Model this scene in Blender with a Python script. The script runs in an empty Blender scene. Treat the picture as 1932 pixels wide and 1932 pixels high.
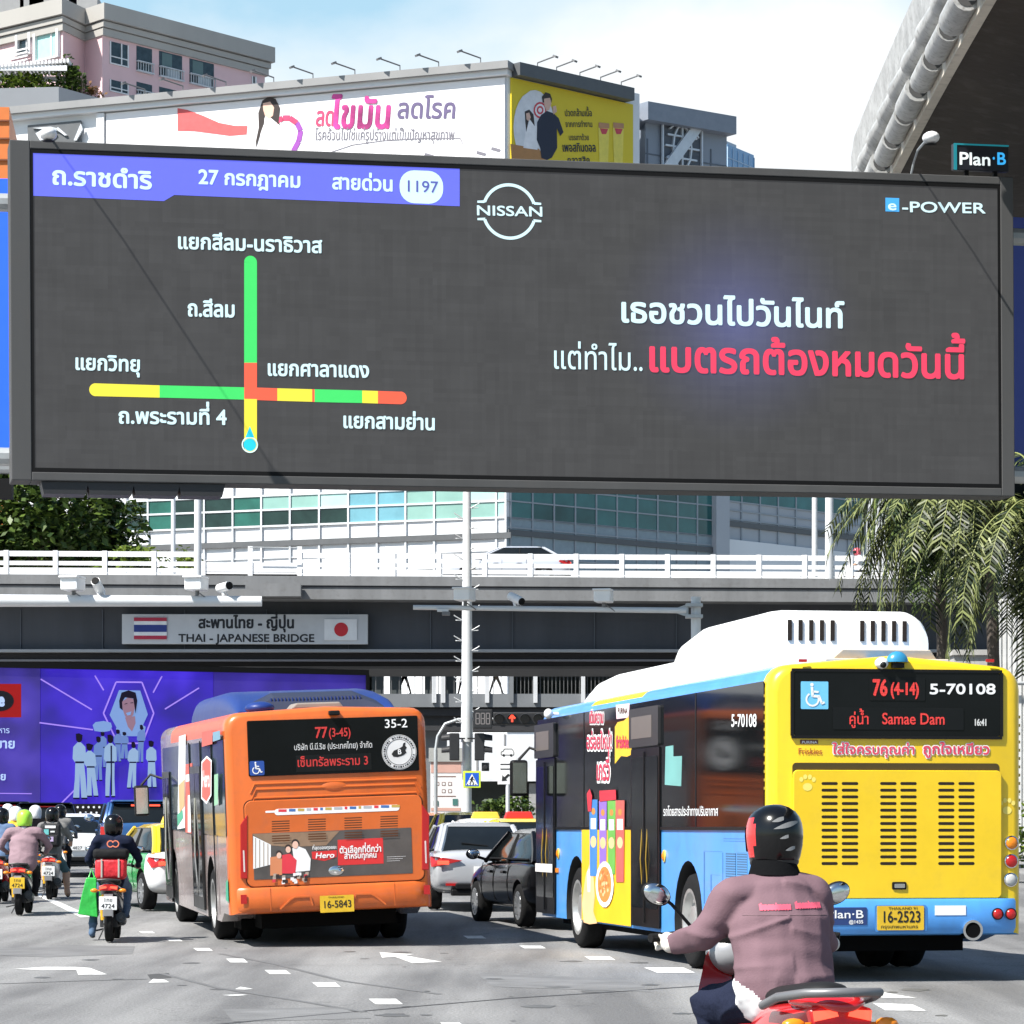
import bpy, bmesh, math, random
from mathutils import Vector, Matrix, Euler, noise
from mathutils.geometry import tessellate_polygon

R = math.radians
V = Vector
scene = bpy.context.scene
COL = scene.collection

# ------------------------------------------------------------------ camera, sky, sun, exposure
FPX, CX, HY, EYE = 6000.0, 966.0, 1561.0, 1.57          # focal length etc. in units of a 1932 px wide picture
cam = bpy.data.cameras.new("camera")
cam.sensor_width = 36.0
cam.lens = 36.0 * FPX / 1932.0
cam.shift_y = (HY - 966.0) / 1932.0
cam.clip_start, cam.clip_end = 0.5, 6000.0
cam_ob = bpy.data.objects.new("camera", cam)
COL.objects.link(cam_ob)
cam_ob.location = (0, 0, EYE)
cam_ob.rotation_euler = (R(90), 0, 0)
scene.camera = cam_ob

SUN_DIR = V((-0.514, -0.386, 0.766)).normalized()
world = bpy.data.worlds.new("World")
scene.world = world
world.use_nodes = True
nt = world.node_tree
bg = nt.nodes["Background"]
sky = nt.nodes.new("ShaderNodeTexSky")
sky.sky_type = 'NISHITA'
sky.sun_disc = False
sky.sun_elevation = math.asin(SUN_DIR.z)
sky.sun_rotation = math.atan2(SUN_DIR.x, SUN_DIR.y)
sky.air_density, sky.dust_density, sky.ozone_density = 1.0, 1.2, 1.0
tc = nt.nodes.new("ShaderNodeTexCoord")
mp = nt.nodes.new("ShaderNodeMapping")
mp.inputs['Scale'].default_value = (1.0, 1.0, 1.75)
mp.inputs['Location'].default_value = (0.31, 0.1, 0.52)
nz = nt.nodes.new("ShaderNodeTexNoise")
nz.inputs['Scale'].default_value = 5.2
nz.inputs['Detail'].default_value = 9.0
nz.inputs['Roughness'].default_value = 0.52
nz.inputs['Distortion'].default_value = 0.25
rp = nt.nodes.new("ShaderNodeValToRGB")
rp.color_ramp.elements[0].position, rp.color_ramp.elements[0].color = 0.40, (0, 0, 0, 1)
rp.color_ramp.elements[1].position, rp.color_ramp.elements[1].color = 0.60, (1, 1, 1, 1)
sx = nt.nodes.new("ShaderNodeSeparateXYZ")
el = nt.nodes.new("ShaderNodeMapRange")                    # more cloud low down, clearer above
el.inputs['From Min'].default_value, el.inputs['From Max'].default_value = 0.19, 0.265
el.inputs['To Min'].default_value, el.inputs['To Max'].default_value = 0.20, -0.15
fr_ = nt.nodes.new("ShaderNodeMapRange")                   # the cloud bank stands ahead; behind and overhead the sky is clear
fr_.inputs['From Min'].default_value, fr_.inputs['From Max'].default_value = 0.1, 0.8
fr_.inputs['To Min'].default_value, fr_.inputs['To Max'].default_value = -0.35, 0.0
ad2 = nt.nodes.new("ShaderNodeMath"); ad2.operation = 'ADD'
ad = nt.nodes.new("ShaderNodeMath"); ad.operation = 'ADD'
mx = nt.nodes.new("ShaderNodeMix"); mx.data_type = 'RGBA'
tint = nt.nodes.new("ShaderNodeMix"); tint.data_type = 'RGBA'; tint.blend_type = 'MULTIPLY'
tint.inputs[0].default_value = 1.0
tint.inputs[7].default_value = (1.12, 1.34, 1.40, 1)
L = nt.links.new
L(tc.outputs['Generated'], mp.inputs[0]); L(mp.outputs[0], nz.inputs['Vector'])
L(tc.outputs['Generated'], sx.inputs[0]); L(sx.outputs[2], el.inputs['Value'])
L(nz.outputs['Fac'], ad.inputs[0]); L(el.outputs[0], ad.inputs[1]); L(sx.outputs[1], fr_.inputs['Value']); L(ad.outputs[0], ad2.inputs[0]); L(fr_.outputs[0], ad2.inputs[1]); L(ad2.outputs[0], rp.inputs[0])
L(rp.outputs[0], mx.inputs[0]); L(sky.outputs[0], tint.inputs[6]); 
hz = nt.nodes.new("ShaderNodeMapRange")                    # bright milky air low in the sky ahead
hz.inputs['From Min'].default_value, hz.inputs['From Max'].default_value = 0.26, 0.55
hz.inputs['To Min'].default_value, hz.inputs['To Max'].default_value = 0.9, 0.0
hy = nt.nodes.new("ShaderNodeMapRange")
hy.inputs['From Min'].default_value, hy.inputs['From Max'].default_value = 0.2, 0.85
hm_ = nt.nodes.new("ShaderNodeMath"); hm_.operation = 'MULTIPLY'
air = nt.nodes.new("ShaderNodeMix"); air.data_type = 'RGBA'
air.inputs[7].default_value = (4.6, 7.2, 8.9, 1)
L(sx.outputs[2], hz.inputs['Value']); L(sx.outputs[1], hy.inputs['Value']); L(hz.outputs[0], hm_.inputs[0]); L(hy.outputs[0], hm_.inputs[1])
L(hm_.outputs[0], air.inputs[0]); L(tint.outputs[2], air.inputs[6]); L(air.outputs[2], mx.inputs[6])
mx.inputs[7].default_value = (9.3, 9.7, 10.0, 1)
L(mx.outputs[2], bg.inputs[0])
bg.inputs[1].default_value = 0.06

sun = bpy.data.lights.new("sun", 'SUN')
sun.energy, sun.angle, sun.color = 5.0, R(0.5), (1.0, 0.96, 0.9)
sun_ob = bpy.data.objects.new("sun", sun)
COL.objects.link(sun_ob)
sun_ob.rotation_euler = SUN_DIR.to_track_quat('Z', 'Y').to_euler()
sun_ob.location = (-30, -30, 60)

scene.view_settings.view_transform = 'Standard'
scene.view_settings.look = 'None'
scene.view_settings.exposure = 0.86
scene.view_settings.gamma = 1.0
scene.cycles.max_bounces = 6
scene.cycles.diffuse_bounces = 3
scene.cycles.glossy_bounces = 3
scene.cycles.use_adaptive_sampling = True

# ------------------------------------------------------------------ helpers
def P(px, py, D):
    return V(((px - CX) / FPX * D, D, EYE + (HY - py) / FPX * D))

def gz(y):
    return 0.0 if y < 42 else min(0.72, (y - 42) * 0.0125)

def GP(px, py, lift=0.0):
    d = V(((px - CX) / FPX, 1.0, (HY - py) / FPX))
    y = 30.0
    for _ in range(40):
        y = (gz(y) - EYE) / d.z
    return V((d.x * y, y, gz(y) + lift))

def srgb(h):
    h = h.lstrip('#')
    out = []
    for i in (0, 2, 4):
        c = int(h[i:i + 2], 16) / 255
        out.append(c / 12.92 if c <= 0.04045 else ((c + 0.055) / 1.055) ** 2.4)
    return tuple(out)

MATS = {}
def M(name, col=(.5, .5, .5), rough=.5, metal=0.0, var=.08, scale=2.0, bump=0.0, bscale=None, emit=None, es=1.0, spec=.5, coat=0.0, dirt=0.0, streak=None):
    if name in MATS:
        return MATS[name]
    if isinstance(col, str):
        col = srgb(col)
    m = bpy.data.materials.new(name)
    m.use_nodes = True
    t = m.node_tree
    b = t.nodes['Principled BSDF']
    b.inputs['Roughness'].default_value = rough
    b.inputs['Metallic'].default_value = metal
    b.inputs['Specular IOR Level'].default_value = spec
    b.inputs['Coat Weight'].default_value = coat
    b.inputs['Coat Roughness'].default_value = .06
    ln = t.links.new
    tcn = t.nodes.new('ShaderNodeTexCoord')
    n1 = t.nodes.new('ShaderNodeTexNoise')
    n1.inputs['Scale'].default_value = scale
    n1.inputs['Detail'].default_value = 7
    n1.inputs['Roughness'].default_value = .6
    if streak:
        mpn = t.nodes.new('ShaderNodeMapping')
        mpn.inputs['Scale'].default_value = streak
        ln(tcn.outputs['Object'], mpn.inputs[0]); ln(mpn.outputs[0], n1.inputs['Vector'])
    else:
        ln(tcn.outputs['Object'], n1.inputs['Vector'])
    r1 = t.nodes.new('ShaderNodeValToRGB')
    r1.color_ramp.elements[0].position = .3
    r1.color_ramp.elements[1].position = .7
    lo = tuple(max(0, c * (1 - var)) for c in col)
    hi = tuple(min(1, c * (1 + var)) for c in col)
    r1.color_ramp.elements[0].color = (*lo, 1)
    r1.color_ramp.elements[1].color = (*hi, 1)
    ln(n1.outputs['Fac'], r1.inputs[0])
    src = r1.outputs[0]
    if dirt:
        n2 = t.nodes.new('ShaderNodeTexNoise')
        n2.inputs['Scale'].default_value = scale * 5
        n2.inputs['Detail'].default_value = 5
        ln(tcn.outputs['Object'], n2.inputs['Vector'])
        r2 = t.nodes.new('ShaderNodeValToRGB')
        r2.color_ramp.elements[0].position, r2.color_ramp.elements[0].color = .52, (0, 0, 0, 1)
        r2.color_ramp.elements[1].position, r2.color_ramp.elements[1].color = .75, (dirt, dirt, dirt, 1)
        ln(n2.outputs['Fac'], r2.inputs[0])
        mm = t.nodes.new('ShaderNodeMix'); mm.data_type = 'RGBA'
        ln(r2.outputs[0], mm.inputs[0]); ln(src, mm.inputs[6])
        mm.inputs[7].default_value = (.09, .08, .07, 1)
        src = mm.outputs[2]
    ln(src, b.inputs['Base Color'])
    rr = t.nodes.new('ShaderNodeMapRange')
    rr.inputs['To Min'].default_value = max(0.02, rough - .06)
    rr.inputs['To Max'].default_value = min(1, rough + .08)
    ln(n1.outputs['Fac'], rr.inputs['Value']); ln(rr.outputs[0], b.inputs['Roughness'])
    if bump:
        n3 = t.nodes.new('ShaderNodeTexNoise')
        n3.inputs['Scale'].default_value = bscale or scale * 8
        n3.inputs['Detail'].default_value = 6
        ln(tcn.outputs['Object'], n3.inputs['Vector'])
        bp = t.nodes.new('ShaderNodeBump')
        bp.inputs['Strength'].default_value = bump
        bp.inputs['Distance'].default_value = .03
        ln(n3.outputs['Fac'], bp.inputs['Height']); ln(bp.outputs[0], b.inputs['Normal'])
    if emit is not None:
        if isinstance(emit, str):
            emit = srgb(emit)
        b.inputs['Emission Color'].default_value = (*emit, 1)
        b.inputs['Emission Strength'].default_value = es
    MATS[name] = m
    return m

def link(o, parent=None, mtx=None):
    COL.objects.link(o)
    if parent is not None:
        o.parent = parent
    if mtx is not None:
        o.matrix_basis = mtx
    return o

def tag(o, label=None, cat=None, group=None, kind=None):
    if label: o['label'] = label
    if cat: o['category'] = cat
    if group: o['group'] = group
    if kind: o['kind'] = kind
    return o

def thing(name, label, cat, loc=(0, 0, 0), rz=0.0, group=None, mtx=None, scale=None):
    o = bpy.data.objects.new(name, None)
    o.empty_display_size = .2
    COL.objects.link(o)
    if mtx is not None:
        o.matrix_world = mtx
    else:
        o.location = loc
        o.rotation_euler = (0, 0, rz)
        if scale: o.scale = (scale,) * 3
    return tag(o, label, cat, group)

def copy_tree(o, parent=None):
    c = o.copy()
    COL.objects.link(c)
    if parent is not None:
        c.parent = parent
    for ch in [x for x in list(o.children)]:
        copy_tree(ch, c)
    return c

class G:
    """collects faces into one mesh object"""
    def __init__(s):
        s.bm = bmesh.new()
    def face(s, pts, mi=0):
        vs = [s.bm.verts.new(p) for p in pts]
        try:
            f = s.bm.faces.new(vs); f.material_index = mi
            return f
        except ValueError:
            return None
    def box(s, lo, hi, mi=0, mtx=None):
        x0, y0, z0 = lo; x1, y1, z1 = hi
        p = [V(q) for q in ((x0, y0, z0), (x1, y0, z0), (x1, y1, z0), (x0, y1, z0), (x0, y0, z1), (x1, y0, z1), (x1, y1, z1), (x0, y1, z1))]
        if mtx is not None:
            p = [mtx @ q for q in p]
        vs = [s.bm.verts.new(q) for q in p]
        for ix in ((0, 3, 2, 1), (4, 5, 6, 7), (0, 1, 5, 4), (1, 2, 6, 5), (2, 3, 7, 6), (3, 0, 4, 7)):
            f = s.bm.faces.new([vs[i] for i in ix]); f.material_index = mi
        return s
    def bar(s, p0, p1, w, h, up=(0, 0, 1), mi=0):
        p0, p1 = V(p0), V(p1)
        d = p1 - p0; ln = d.length; d.normalize()
        u = V(up)
        if abs(d.dot(u)) > .98: u = V((0, 1, 0))
        x = d.cross(u).normalized(); z = x.cross(d)
        m = Matrix((x, d, z)).transposed().to_4x4(); m.translation = p0
        return s.box((-w / 2, 0, -h / 2), (w / 2, ln, h / 2), mi, m)
    def rings(s, rr, closed=True, cap=True, mi=0, fn=None):
        vr = [[s.bm.verts.new(p) for p in r] for r in rr]
        n = len(rr[0])
        for a, b in zip(vr[:-1], vr[1:]):
            for i in range(n if closed else n - 1):
                j = (i + 1) % n
                try:
                    f = s.bm.faces.new((a[i], a[j], b[j], b[i]))
                    f.material_index = fn(f.calc_center_median(), i) if fn else mi
                except ValueError:
                    pass
        if cap:
            for r, rev in ((vr[0], True), (vr[-1], False)):
                try:
                    f = s.bm.faces.new(list(reversed(r)) if rev else r)
                    f.material_index = fn(f.calc_center_median(), -1) if fn else mi
                except ValueError:
                    pass
        return s
    def tube(s, pts, r, n=8, mi=0, cap=True):
        pts = [V(p) for p in pts]
        rs = r if isinstance(r, (list, tuple)) else [r] * len(pts)
        rr = []
        ref = None
        for i, p in enumerate(pts):
            d = (pts[min(i + 1, len(pts) - 1)] - pts[max(i - 1, 0)]).normalized()
            if ref is None:
                ref = V((0, 0, 1)) if abs(d.z) < .9 else V((1, 0, 0))
            x = d.cross(ref).normalized(); y = x.cross(d).normalized(); ref = y
            rr.append([p + (x * math.cos(a) + y * math.sin(a)) * rs[i] for a in [2 * math.pi * k / n for k in range(n)]])
        return s.rings(rr, mi=mi, cap=cap)
    def prism(s, poly, vec, mi=0, mi_side=None):
        vec = V(vec)
        a = [V(p) for p in poly]
        b = [p + vec for p in a]
        va = [s.bm.verts.new(p) for p in a]; vb = [s.bm.verts.new(p) for p in b]
        n = len(a)
        for vs in (list(reversed(va)), vb):
            try:
                f = s.bm.faces.new(vs); f.material_index = mi
            except ValueError:
                pass
        for i in range(n):
            j = (i + 1) % n
            f = s.bm.faces.new((va[i], va[j], vb[j], vb[i])); f.material_index = mi if mi_side is None else mi_side
        return s
    def flat(s, poly, w0, w1=None, mi=0):
        """polygon in the xy plane; flat at w0 or extruded to w1"""
        if w1 is None:
            s.face([(p[0], p[1], w0) for p in poly], mi)
        else:
            s.prism([(p[0], p[1], w0) for p in poly], (0, 0, w1 - w0), mi)
        return s
    def ell(s, c, r, mi=0, nu=16, nv=10, v0=-1.0, v1=1.0, mtx=None):
        c = V(c); rr = []
        for j in range(nv + 1):
            ph = math.pi / 2 * (v0 + (v1 - v0) * j / nv)
            k = max(.001, math.cos(ph))
            ring = [V((r[0] * k * math.cos(2 * math.pi * i / nu), r[1] * k * math.sin(2 * math.pi * i / nu), r[2] * math.sin(ph))) for i in range(nu)]
            rr.append([c + (mtx @ q if mtx is not None else q) for q in ring])
        return s.rings(rr, mi=mi)
    def lathe(s, prof, c=(0, 0, 0), axis='z', n=20, mi=0, fn=None, cap=True):
        rr = []
        c = V(c)
        for r, h in prof:
            ring = []
            for i in range(n):
                a = 2 * math.pi * i / n
                x, y = r * math.cos(a), r * math.sin(a)
                q = (x, y, h) if axis == 'z' else ((h, x, y) if axis == 'x' else (y, h, x))
                ring.append(c + V(q))
            rr.append(ring)
        return s.rings(rr, mi=mi, fn=fn, cap=cap)
    def build(s, name, mats, parent=None, smooth=False, bevel=0.0, mtx=None, normals=True, seg=2):
        if normals:
            bmesh.ops.recalc_face_normals(s.bm, faces=s.bm.faces)
        me = bpy.data.meshes.new(name)
        s.bm.to_mesh(me); s.bm.free()
        for m in (mats if isinstance(mats, (list, tuple)) else [mats]):
            me.materials.append(m)
        if smooth:
            me.polygons.foreach_set('use_smooth', [True] * len(me.polygons))
        o = bpy.data.objects.new(name, me)
        link(o, parent, mtx)
        if bevel:
            b = o.modifiers.new('bevel', 'BEVEL'); b.width = bevel; b.segments = seg; b.limit_method = 'ANGLE'; b.angle_limit = R(40)
        if smooth:
            try:
                es = o.modifiers.new('split', 'EDGE_SPLIT'); es.split_angle = R(50)
            except Exception:
                pass
        return o

def apply_mods(o):
    dg = bpy.context.evaluated_depsgraph_get()
    dg.update()
    me = bpy.data.meshes.new_from_object(o.evaluated_get(dg))
    o.modifiers.clear()
    old = o.data
    o.data = me
    me.name = old.name
    return o

def cut(o, cutters):
    """boolean the given G collector out of the mesh object"""
    par, ml = o.parent, o.matrix_basis.copy()
    o.parent = None; o.matrix_basis = Matrix.Identity(4)
    c = cutters.build('cutter', M('cut_black', (.012, .012, .012), .8))
    b = o.modifiers.new('cut', 'BOOLEAN'); b.operation = 'DIFFERENCE'; b.object = c; b.solver = 'EXACT'
    if hasattr(b, 'material_mode'): b.material_mode = 'TRANSFER'
    apply_mods(o)
    bpy.data.objects.remove(c)
    o.parent = par; o.matrix_basis = ml
    return o

# ------------------------------------------------------------------ lettering
GLYPHS = {}
def _splines(body):
    cu = bpy.data.curves.new('probe', 'FONT')
    cu.body = body; cu.size = 1.0
    ob = bpy.data.objects.new('probe', cu)
    COL.objects.link(ob)
    dg = bpy.context.evaluated_depsgraph_get()
    c = ob.to_curve(dg)
    out = []
    for sp in c.splines:
        bp = sp.bezier_points
        n = len(bp)
        pts = []
        for i in range(n):
            a, b = bp[i], bp[(i + 1) % n]
            straight = (a.handle_right - a.co).length < 1e-5 and (b.handle_left - b.co).length < 1e-5
            k = 1 if straight else 4
            for t in range(k):
                u = t / k; w = 1 - u
                p = a.co * w ** 3 + a.handle_right * 3 * u * w * w + b.handle_left * 3 * u * u * w + b.co * u ** 3
                if not pts or (pts[-1] - p.xy).length > 1e-4:
                    pts.append(p.xy.copy())
        out.append(pts)
    ob.to_curve_clear()
    bpy.data.objects.remove(ob)
    bpy.data.curves.remove(cu)
    return out

def _area(p):
    return sum(p[i].x * p[(i + 1) % len(p)].y - p[(i + 1) % len(p)].x * p[i].y for i in range(len(p))) / 2

def _inside(q, poly):
    r = False
    for i in range(len(poly)):
        a, b = poly[i], poly[i - 1]
        if (a.y > q.y) != (b.y > q.y) and q.x < (b.x - a.x) * (q.y - a.y) / (b.y - a.y) + a.x:
            r = not r
    return r

def glyph(ch):
    if ch in GLYPHS:
        return GLYPHS[ch]
    if 'l' not in GLYPHS and ch != 'l':
        glyph('l')
    sp = _splines(ch) if ch != ' ' else []
    sp = [p for p in sp if len(p) > 2 and abs(_area(p)) > 1e-6]
    if ch == 'l':
        GLYPHS['__lb'] = min(q.x for q in sp[0])
        two = _splines('ll')
        adv = max(min(q.x for q in s_) for s_ in two) - GLYPHS['__lb']
    else:
        two = _splines('l' + ch + 'l')
        ladv = GLYPHS['l'][1]
        adv = min(q.x for q in two[-1]) - GLYPHS['__lb'] - ladv
    tris = []
    if sp:
        big = max(sp, key=lambda p: abs(_area(p)))
        sg = 1 if _area(big) > 0 else -1
        outs = [p for p in sp if _area(p) * sg > 0]
        holes = [p for p in sp if _area(p) * sg < 0]
        for k, o in enumerate(outs):
            hs = [h for h in holes if _inside(sum(h, V((0, 0))) / len(h), o) or _inside(h[0], o)]
            loops = [[V((q.x, q.y, 0)) for q in o]] + [[V((q.x, q.y, 0)) for q in h] for h in hs]
            flat = [q for l_ in loops for q in l_]
            for t in tessellate_polygon(loops):
                tris.append(([flat[i].xy for i in t], k))
    GLYPHS[ch] = (tris, adv)
    return GLYPHS[ch]

UPPER = set("ิีึืั็ํ")
TONE = set("่้๊๋์")
def layout(s):
    """list of (x, dy, char) and total width, em units"""
    x = 0.0; out = []; prev_up = False; base = ''
    for i, ch in enumerate(s):
        dy = dx = 0.0
        if ch in TONE:
            nxt = s[i + 1] if i + 1 < len(s) else ''
            if prev_up or nxt == 'ำ': dy = .21
        if (ch in TONE or ch in UPPER) and base in 'ปฝฟ': dx = -.09
        if ch in UPPER: prev_up = True
        elif ch not in TONE:
            prev_up = False; base = ch
        out.append((x + dx, dy, ch))
        x += glyph(ch)[1]
    return out, x

def letters(g, s, x0, y0, size, x1=None, w=0.0, bold=0.0, mi=0, align='L', slant=0.0, rot=0.0, maxw=None):
    """write s into collector g in its local xy plane at height w; x1 stretches it to end there"""
    lay, tot = layout(s)
    if tot <= 0: return
    sxx = size if x1 is None else (x1 - x0) / tot
    if maxw and tot * sxx > maxw: sxx = maxw / tot
    if align == 'C': x0 = x0 - tot * sxx / 2
    if align == 'R': x0 = x0 - tot * sxx
    offs = [(0, 0)]
    if bold:
        offs = [(bold * size * math.cos(a), bold * size * math.sin(a)) for a in [math.pi * k / 3 for k in range(6)]]
    eps = max(4e-5, size * 4e-4)
    cr, sr = math.cos(rot), math.sin(rot)
    for n_, (gx, gy, ch) in enumerate(lay):
        tris = glyph(ch)[0]
        for j, (ox, oy) in enumerate(offs):
            for tri, k in tris:
                pts = []
                for q in tri:
                    yy = (q.y + gy) * size
                    xx = (q.x + gx) * sxx + ox + slant * yy
                    yy += oy
                    pts.append((x0 + xx * cr - yy * sr, y0 + xx * sr + yy * cr, w + eps * (j + 6 * min(k, 3) + (24 if ch in TONE or ch in UPPER else 0))))
                g.face(pts, mi)

class Pl:
    """a plane inside a thing: L is its frame in the thing's own coordinates; uv() finds where a picture ray meets it"""
    def __init__(s, parent, Lm):
        s.parent, s.L = parent, Lm
        bpy.context.view_layer.update()
        s.W = (parent.matrix_world @ Lm) if parent is not None else Lm
        s.I = s.W.inverted()
    def uv(s, px, py, w=0.0):
        o = s.I @ V((0, 0, EYE))
        d = s.I.to_3x3() @ V(((px - CX) / FPX, 1.0, (HY - py) / FPX))
        t = (w - o.z) / d.z
        q = o + d * t
        return q.x, q.y
    def rect(s, g, x0, y0, x1, y1, w0=.003, w1=None, mi=0, r=0.0):
        a = s.uv(x0, y0); b = s.uv(x1, y1); c = s.uv(x0, y1); d = s.uv(x1, y0)
        u0, u1 = (a[0] + c[0]) / 2, (b[0] + d[0]) / 2
        v1, v0 = (a[1] + d[1]) / 2, (b[1] + c[1]) / 2
        g.flat(rrect(u0, v0, u1, v1, r), w0, w1, mi)
    def poly(s, g, pts, w0=.003, w1=None, mi=0):
        g.flat([s.uv(*p) for p in pts], w0, w1, mi)
    def text(s, g, t, x0, x1, yb, yt, w=.004, bold=0.0, mi=0, slant=0.0):
        """x0..x1 text extent, yb the baseline, yt the height of a plain letter (Thai ko kai / capital), in picture pixels"""
        a = s.uv(x0, yb); b = s.uv(x1, yb); c = s.uv((x0 + x1) / 2, yt); m = s.uv((x0 + x1) / 2, yb)
        em = abs(c[1] - m[1]) / (.56 if any('\u0e00' <= q <= '\u0e7f' for q in t) else .72)
        lay, tot = layout(t)
        rot = math.atan2(b[1] - a[1], b[0] - a[0])
        ln = math.hypot(b[0] - a[0], b[1] - a[1])
        letters(g, t, a[0], a[1], em, a[0] + ln, w, bold, mi, slant=slant, rot=rot)

def rrect(u0, v0, u1, v1, r=0.0, n=4):
    if u0 > u1: u0, u1 = u1, u0
    if v0 > v1: v0, v1 = v1, v0
    if r <= 0:
        return [(u0, v0), (u1, v0), (u1, v1), (u0, v1)]
    r = min(r, (u1 - u0) / 2 - 1e-5, (v1 - v0) / 2 - 1e-5)
    out = []
    for cx, cy, a0 in ((u1 - r, v0 + r, -90), (u1 - r, v1 - r, 0), (u0 + r, v1 - r, 90), (u0 + r, v0 + r, 180)):
        for k in range(n + 1):
            a = R(a0 + 90 * k / n)
            out.append((cx + r * math.cos(a), cy + r * math.sin(a)))
    return out

def disc(cx, cy, rx, ry=None, n=20, a0=0, a1=360):
    ry = rx if ry is None else ry
    full = abs(a1 - a0) >= 360
    k = n if full else n + 1
    return [(cx + rx * math.cos(R(a0 + (a1 - a0) * i / n)), cy + ry * math.sin(R(a0 + (a1 - a0) * i / n))) for i in range(k)]

def annulus(g, cx, cy, r0, r1, w, mi=0, n=28, a0=0, a1=360):
    A = disc(cx, cy, r0, r0, n, a0, a1 if a1 - a0 < 360 else a1); B = disc(cx, cy, r1, r1, n, a0, a1)
    m = len(A)
    for i in range(m if a1 - a0 >= 360 else m - 1):
        j = (i + 1) % m
        g.face([(*A[i], w), (*B[i], w), (*B[j], w), (*A[j], w)], mi)

def vframe(p0, p1, up=(0, 0, 1)):
    """frame with origin p0, x along p0->p1, y up, z the normal"""
    p0, p1 = V(p0), V(p1)
    x = (p1 - p0).normalized()
    z = x.cross(V(up)).normalized()
    y = z.cross(x)
    m = Matrix((x, y, z)).transposed().to_4x4()
    m.translation = p0
    return m

# crop readers: (crop x, crop y) of the enlarged views -> picture pixels
def crop(x0, y0, k):
    return lambda x, y: (x0 + k * x, y0 + k * y)
# ================================================================== SETTING
rnd = random.Random(7)

def asphalt():
    m = M('asphalt', (.235, .233, .229), .88, var=.10, scale=.35, bump=.5, bscale=60, dirt=0)
    t = m.node_tree; b = t.nodes['Principled BSDF']; ln = t.links.new
    src = b.inputs['Base Color'].links[0].from_socket
    tcn = t.nodes.new('ShaderNodeTexCoord')
    # fine aggregate
    n = t.nodes.new('ShaderNodeTexNoise'); n.inputs['Scale'].default_value = 38; n.inputs['Detail'].default_value = 3
    ln(tcn.outputs['Object'], n.inputs['Vector'])
    r = t.nodes.new('ShaderNodeValToRGB')
    r.color_ramp.elements[0].position, r.color_ramp.elements[0].color = .3, (.66, .66, .66, 1)
    r.color_ramp.elements[1].position, r.color_ramp.elements[1].color = .7, (1.3, 1.3, 1.3, 1)
    ln(n.outputs['Fac'], r.inputs[0])
    m1 = t.nodes.new('ShaderNodeMix'); m1.data_type = 'RGBA'; m1.blend_type = 'MULTIPLY'; m1.inputs[0].default_value = 1
    ln(src, m1.inputs[6]); ln(r.outputs[0], m1.inputs[7])
    # wheel tracks and oil: long stains along the traffic direction
    mpn = t.nodes.new('ShaderNodeMapping'); mpn.inputs['Scale'].default_value = (.7, .05, 1); mpn.inputs['Rotation'].default_value = (0, 0, R(-10))
    ln(tcn.outputs['Object'], mpn.inputs[0])
    n2 = t.nodes.new('ShaderNodeTexNoise'); n2.inputs['Scale'].default_value = 1.3; n2.inputs['Detail'].default_value = 6
    ln(mpn.outputs[0], n2.inputs['Vector'])
    r2 = t.nodes.new('ShaderNodeValToRGB')
    r2.color_ramp.elements[0].position, r2.color_ramp.elements[0].color = .38, (.52, .52, .53, 1)
    r2.color_ramp.elements[1].position, r2.color_ramp.elements[1].color = .62, (1.08, 1.08, 1.08, 1)
    ln(n2.outputs['Fac'], r2.inputs[0])
    m2 = t.nodes.new('ShaderNodeMix'); m2.data_type = 'RGBA'; m2.blend_type = 'MULTIPLY'; m2.inputs[0].default_value = 1
    ln(m1.outputs[2], m2.inputs[6]); ln(r2.outputs[0], m2.inputs[7])
    # cracks
    v = t.nodes.new('ShaderNodeTexVoronoi'); v.feature = 'DISTANCE_TO_EDGE'; v.inputs['Scale'].default_value = .16
    n3 = t.nodes.new('ShaderNodeTexNoise'); n3.inputs['Scale'].default_value = .9; n3.inputs['Detail'].default_value = 5
    ln(tcn.outputs['Object'], n3.inputs['Vector'])
    mixv = t.nodes.new('ShaderNodeMix'); mixv.data_type = 'RGBA'; mixv.inputs[0].default_value = .5
    sc_ = t.nodes.new('ShaderNodeVectorMath'); sc_.operation = 'SCALE'; sc_.inputs['Scale'].default_value = 3.0
    ad_ = t.nodes.new('ShaderNodeVectorMath'); ad_.operation = 'ADD'
    ln(n3.outputs['Color'], sc_.inputs[0]); ln(sc_.outputs[0], ad_.inputs[0]); ln(tcn.outputs['Object'], ad_.inputs[1])
    ln(ad_.outputs[0], v.inputs['Vector'])
    r3 = t.nodes.new('ShaderNodeValToRGB')
    r3.color_ramp.elements[0].position, r3.color_ramp.elements[0].color = .0, (.62, .62, .62, 1)
    r3.color_ramp.elements[1].position, r3.color_ramp.elements[1].color = .005, (1, 1, 1, 1)
    ln(v.outputs['Distance'], r3.inputs[0])
    m3 = t.nodes.new('ShaderNodeMix'); m3.data_type = 'RGBA'; m3.blend_type = 'MULTIPLY'; m3.inputs[0].default_value = .8
    ln(m2.outputs[2], m3.inputs[6]); ln(r3.outputs[0], m3.inputs[7])
    ln(m3.outputs[2], b.inputs['Base Color'])
    return m

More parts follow.
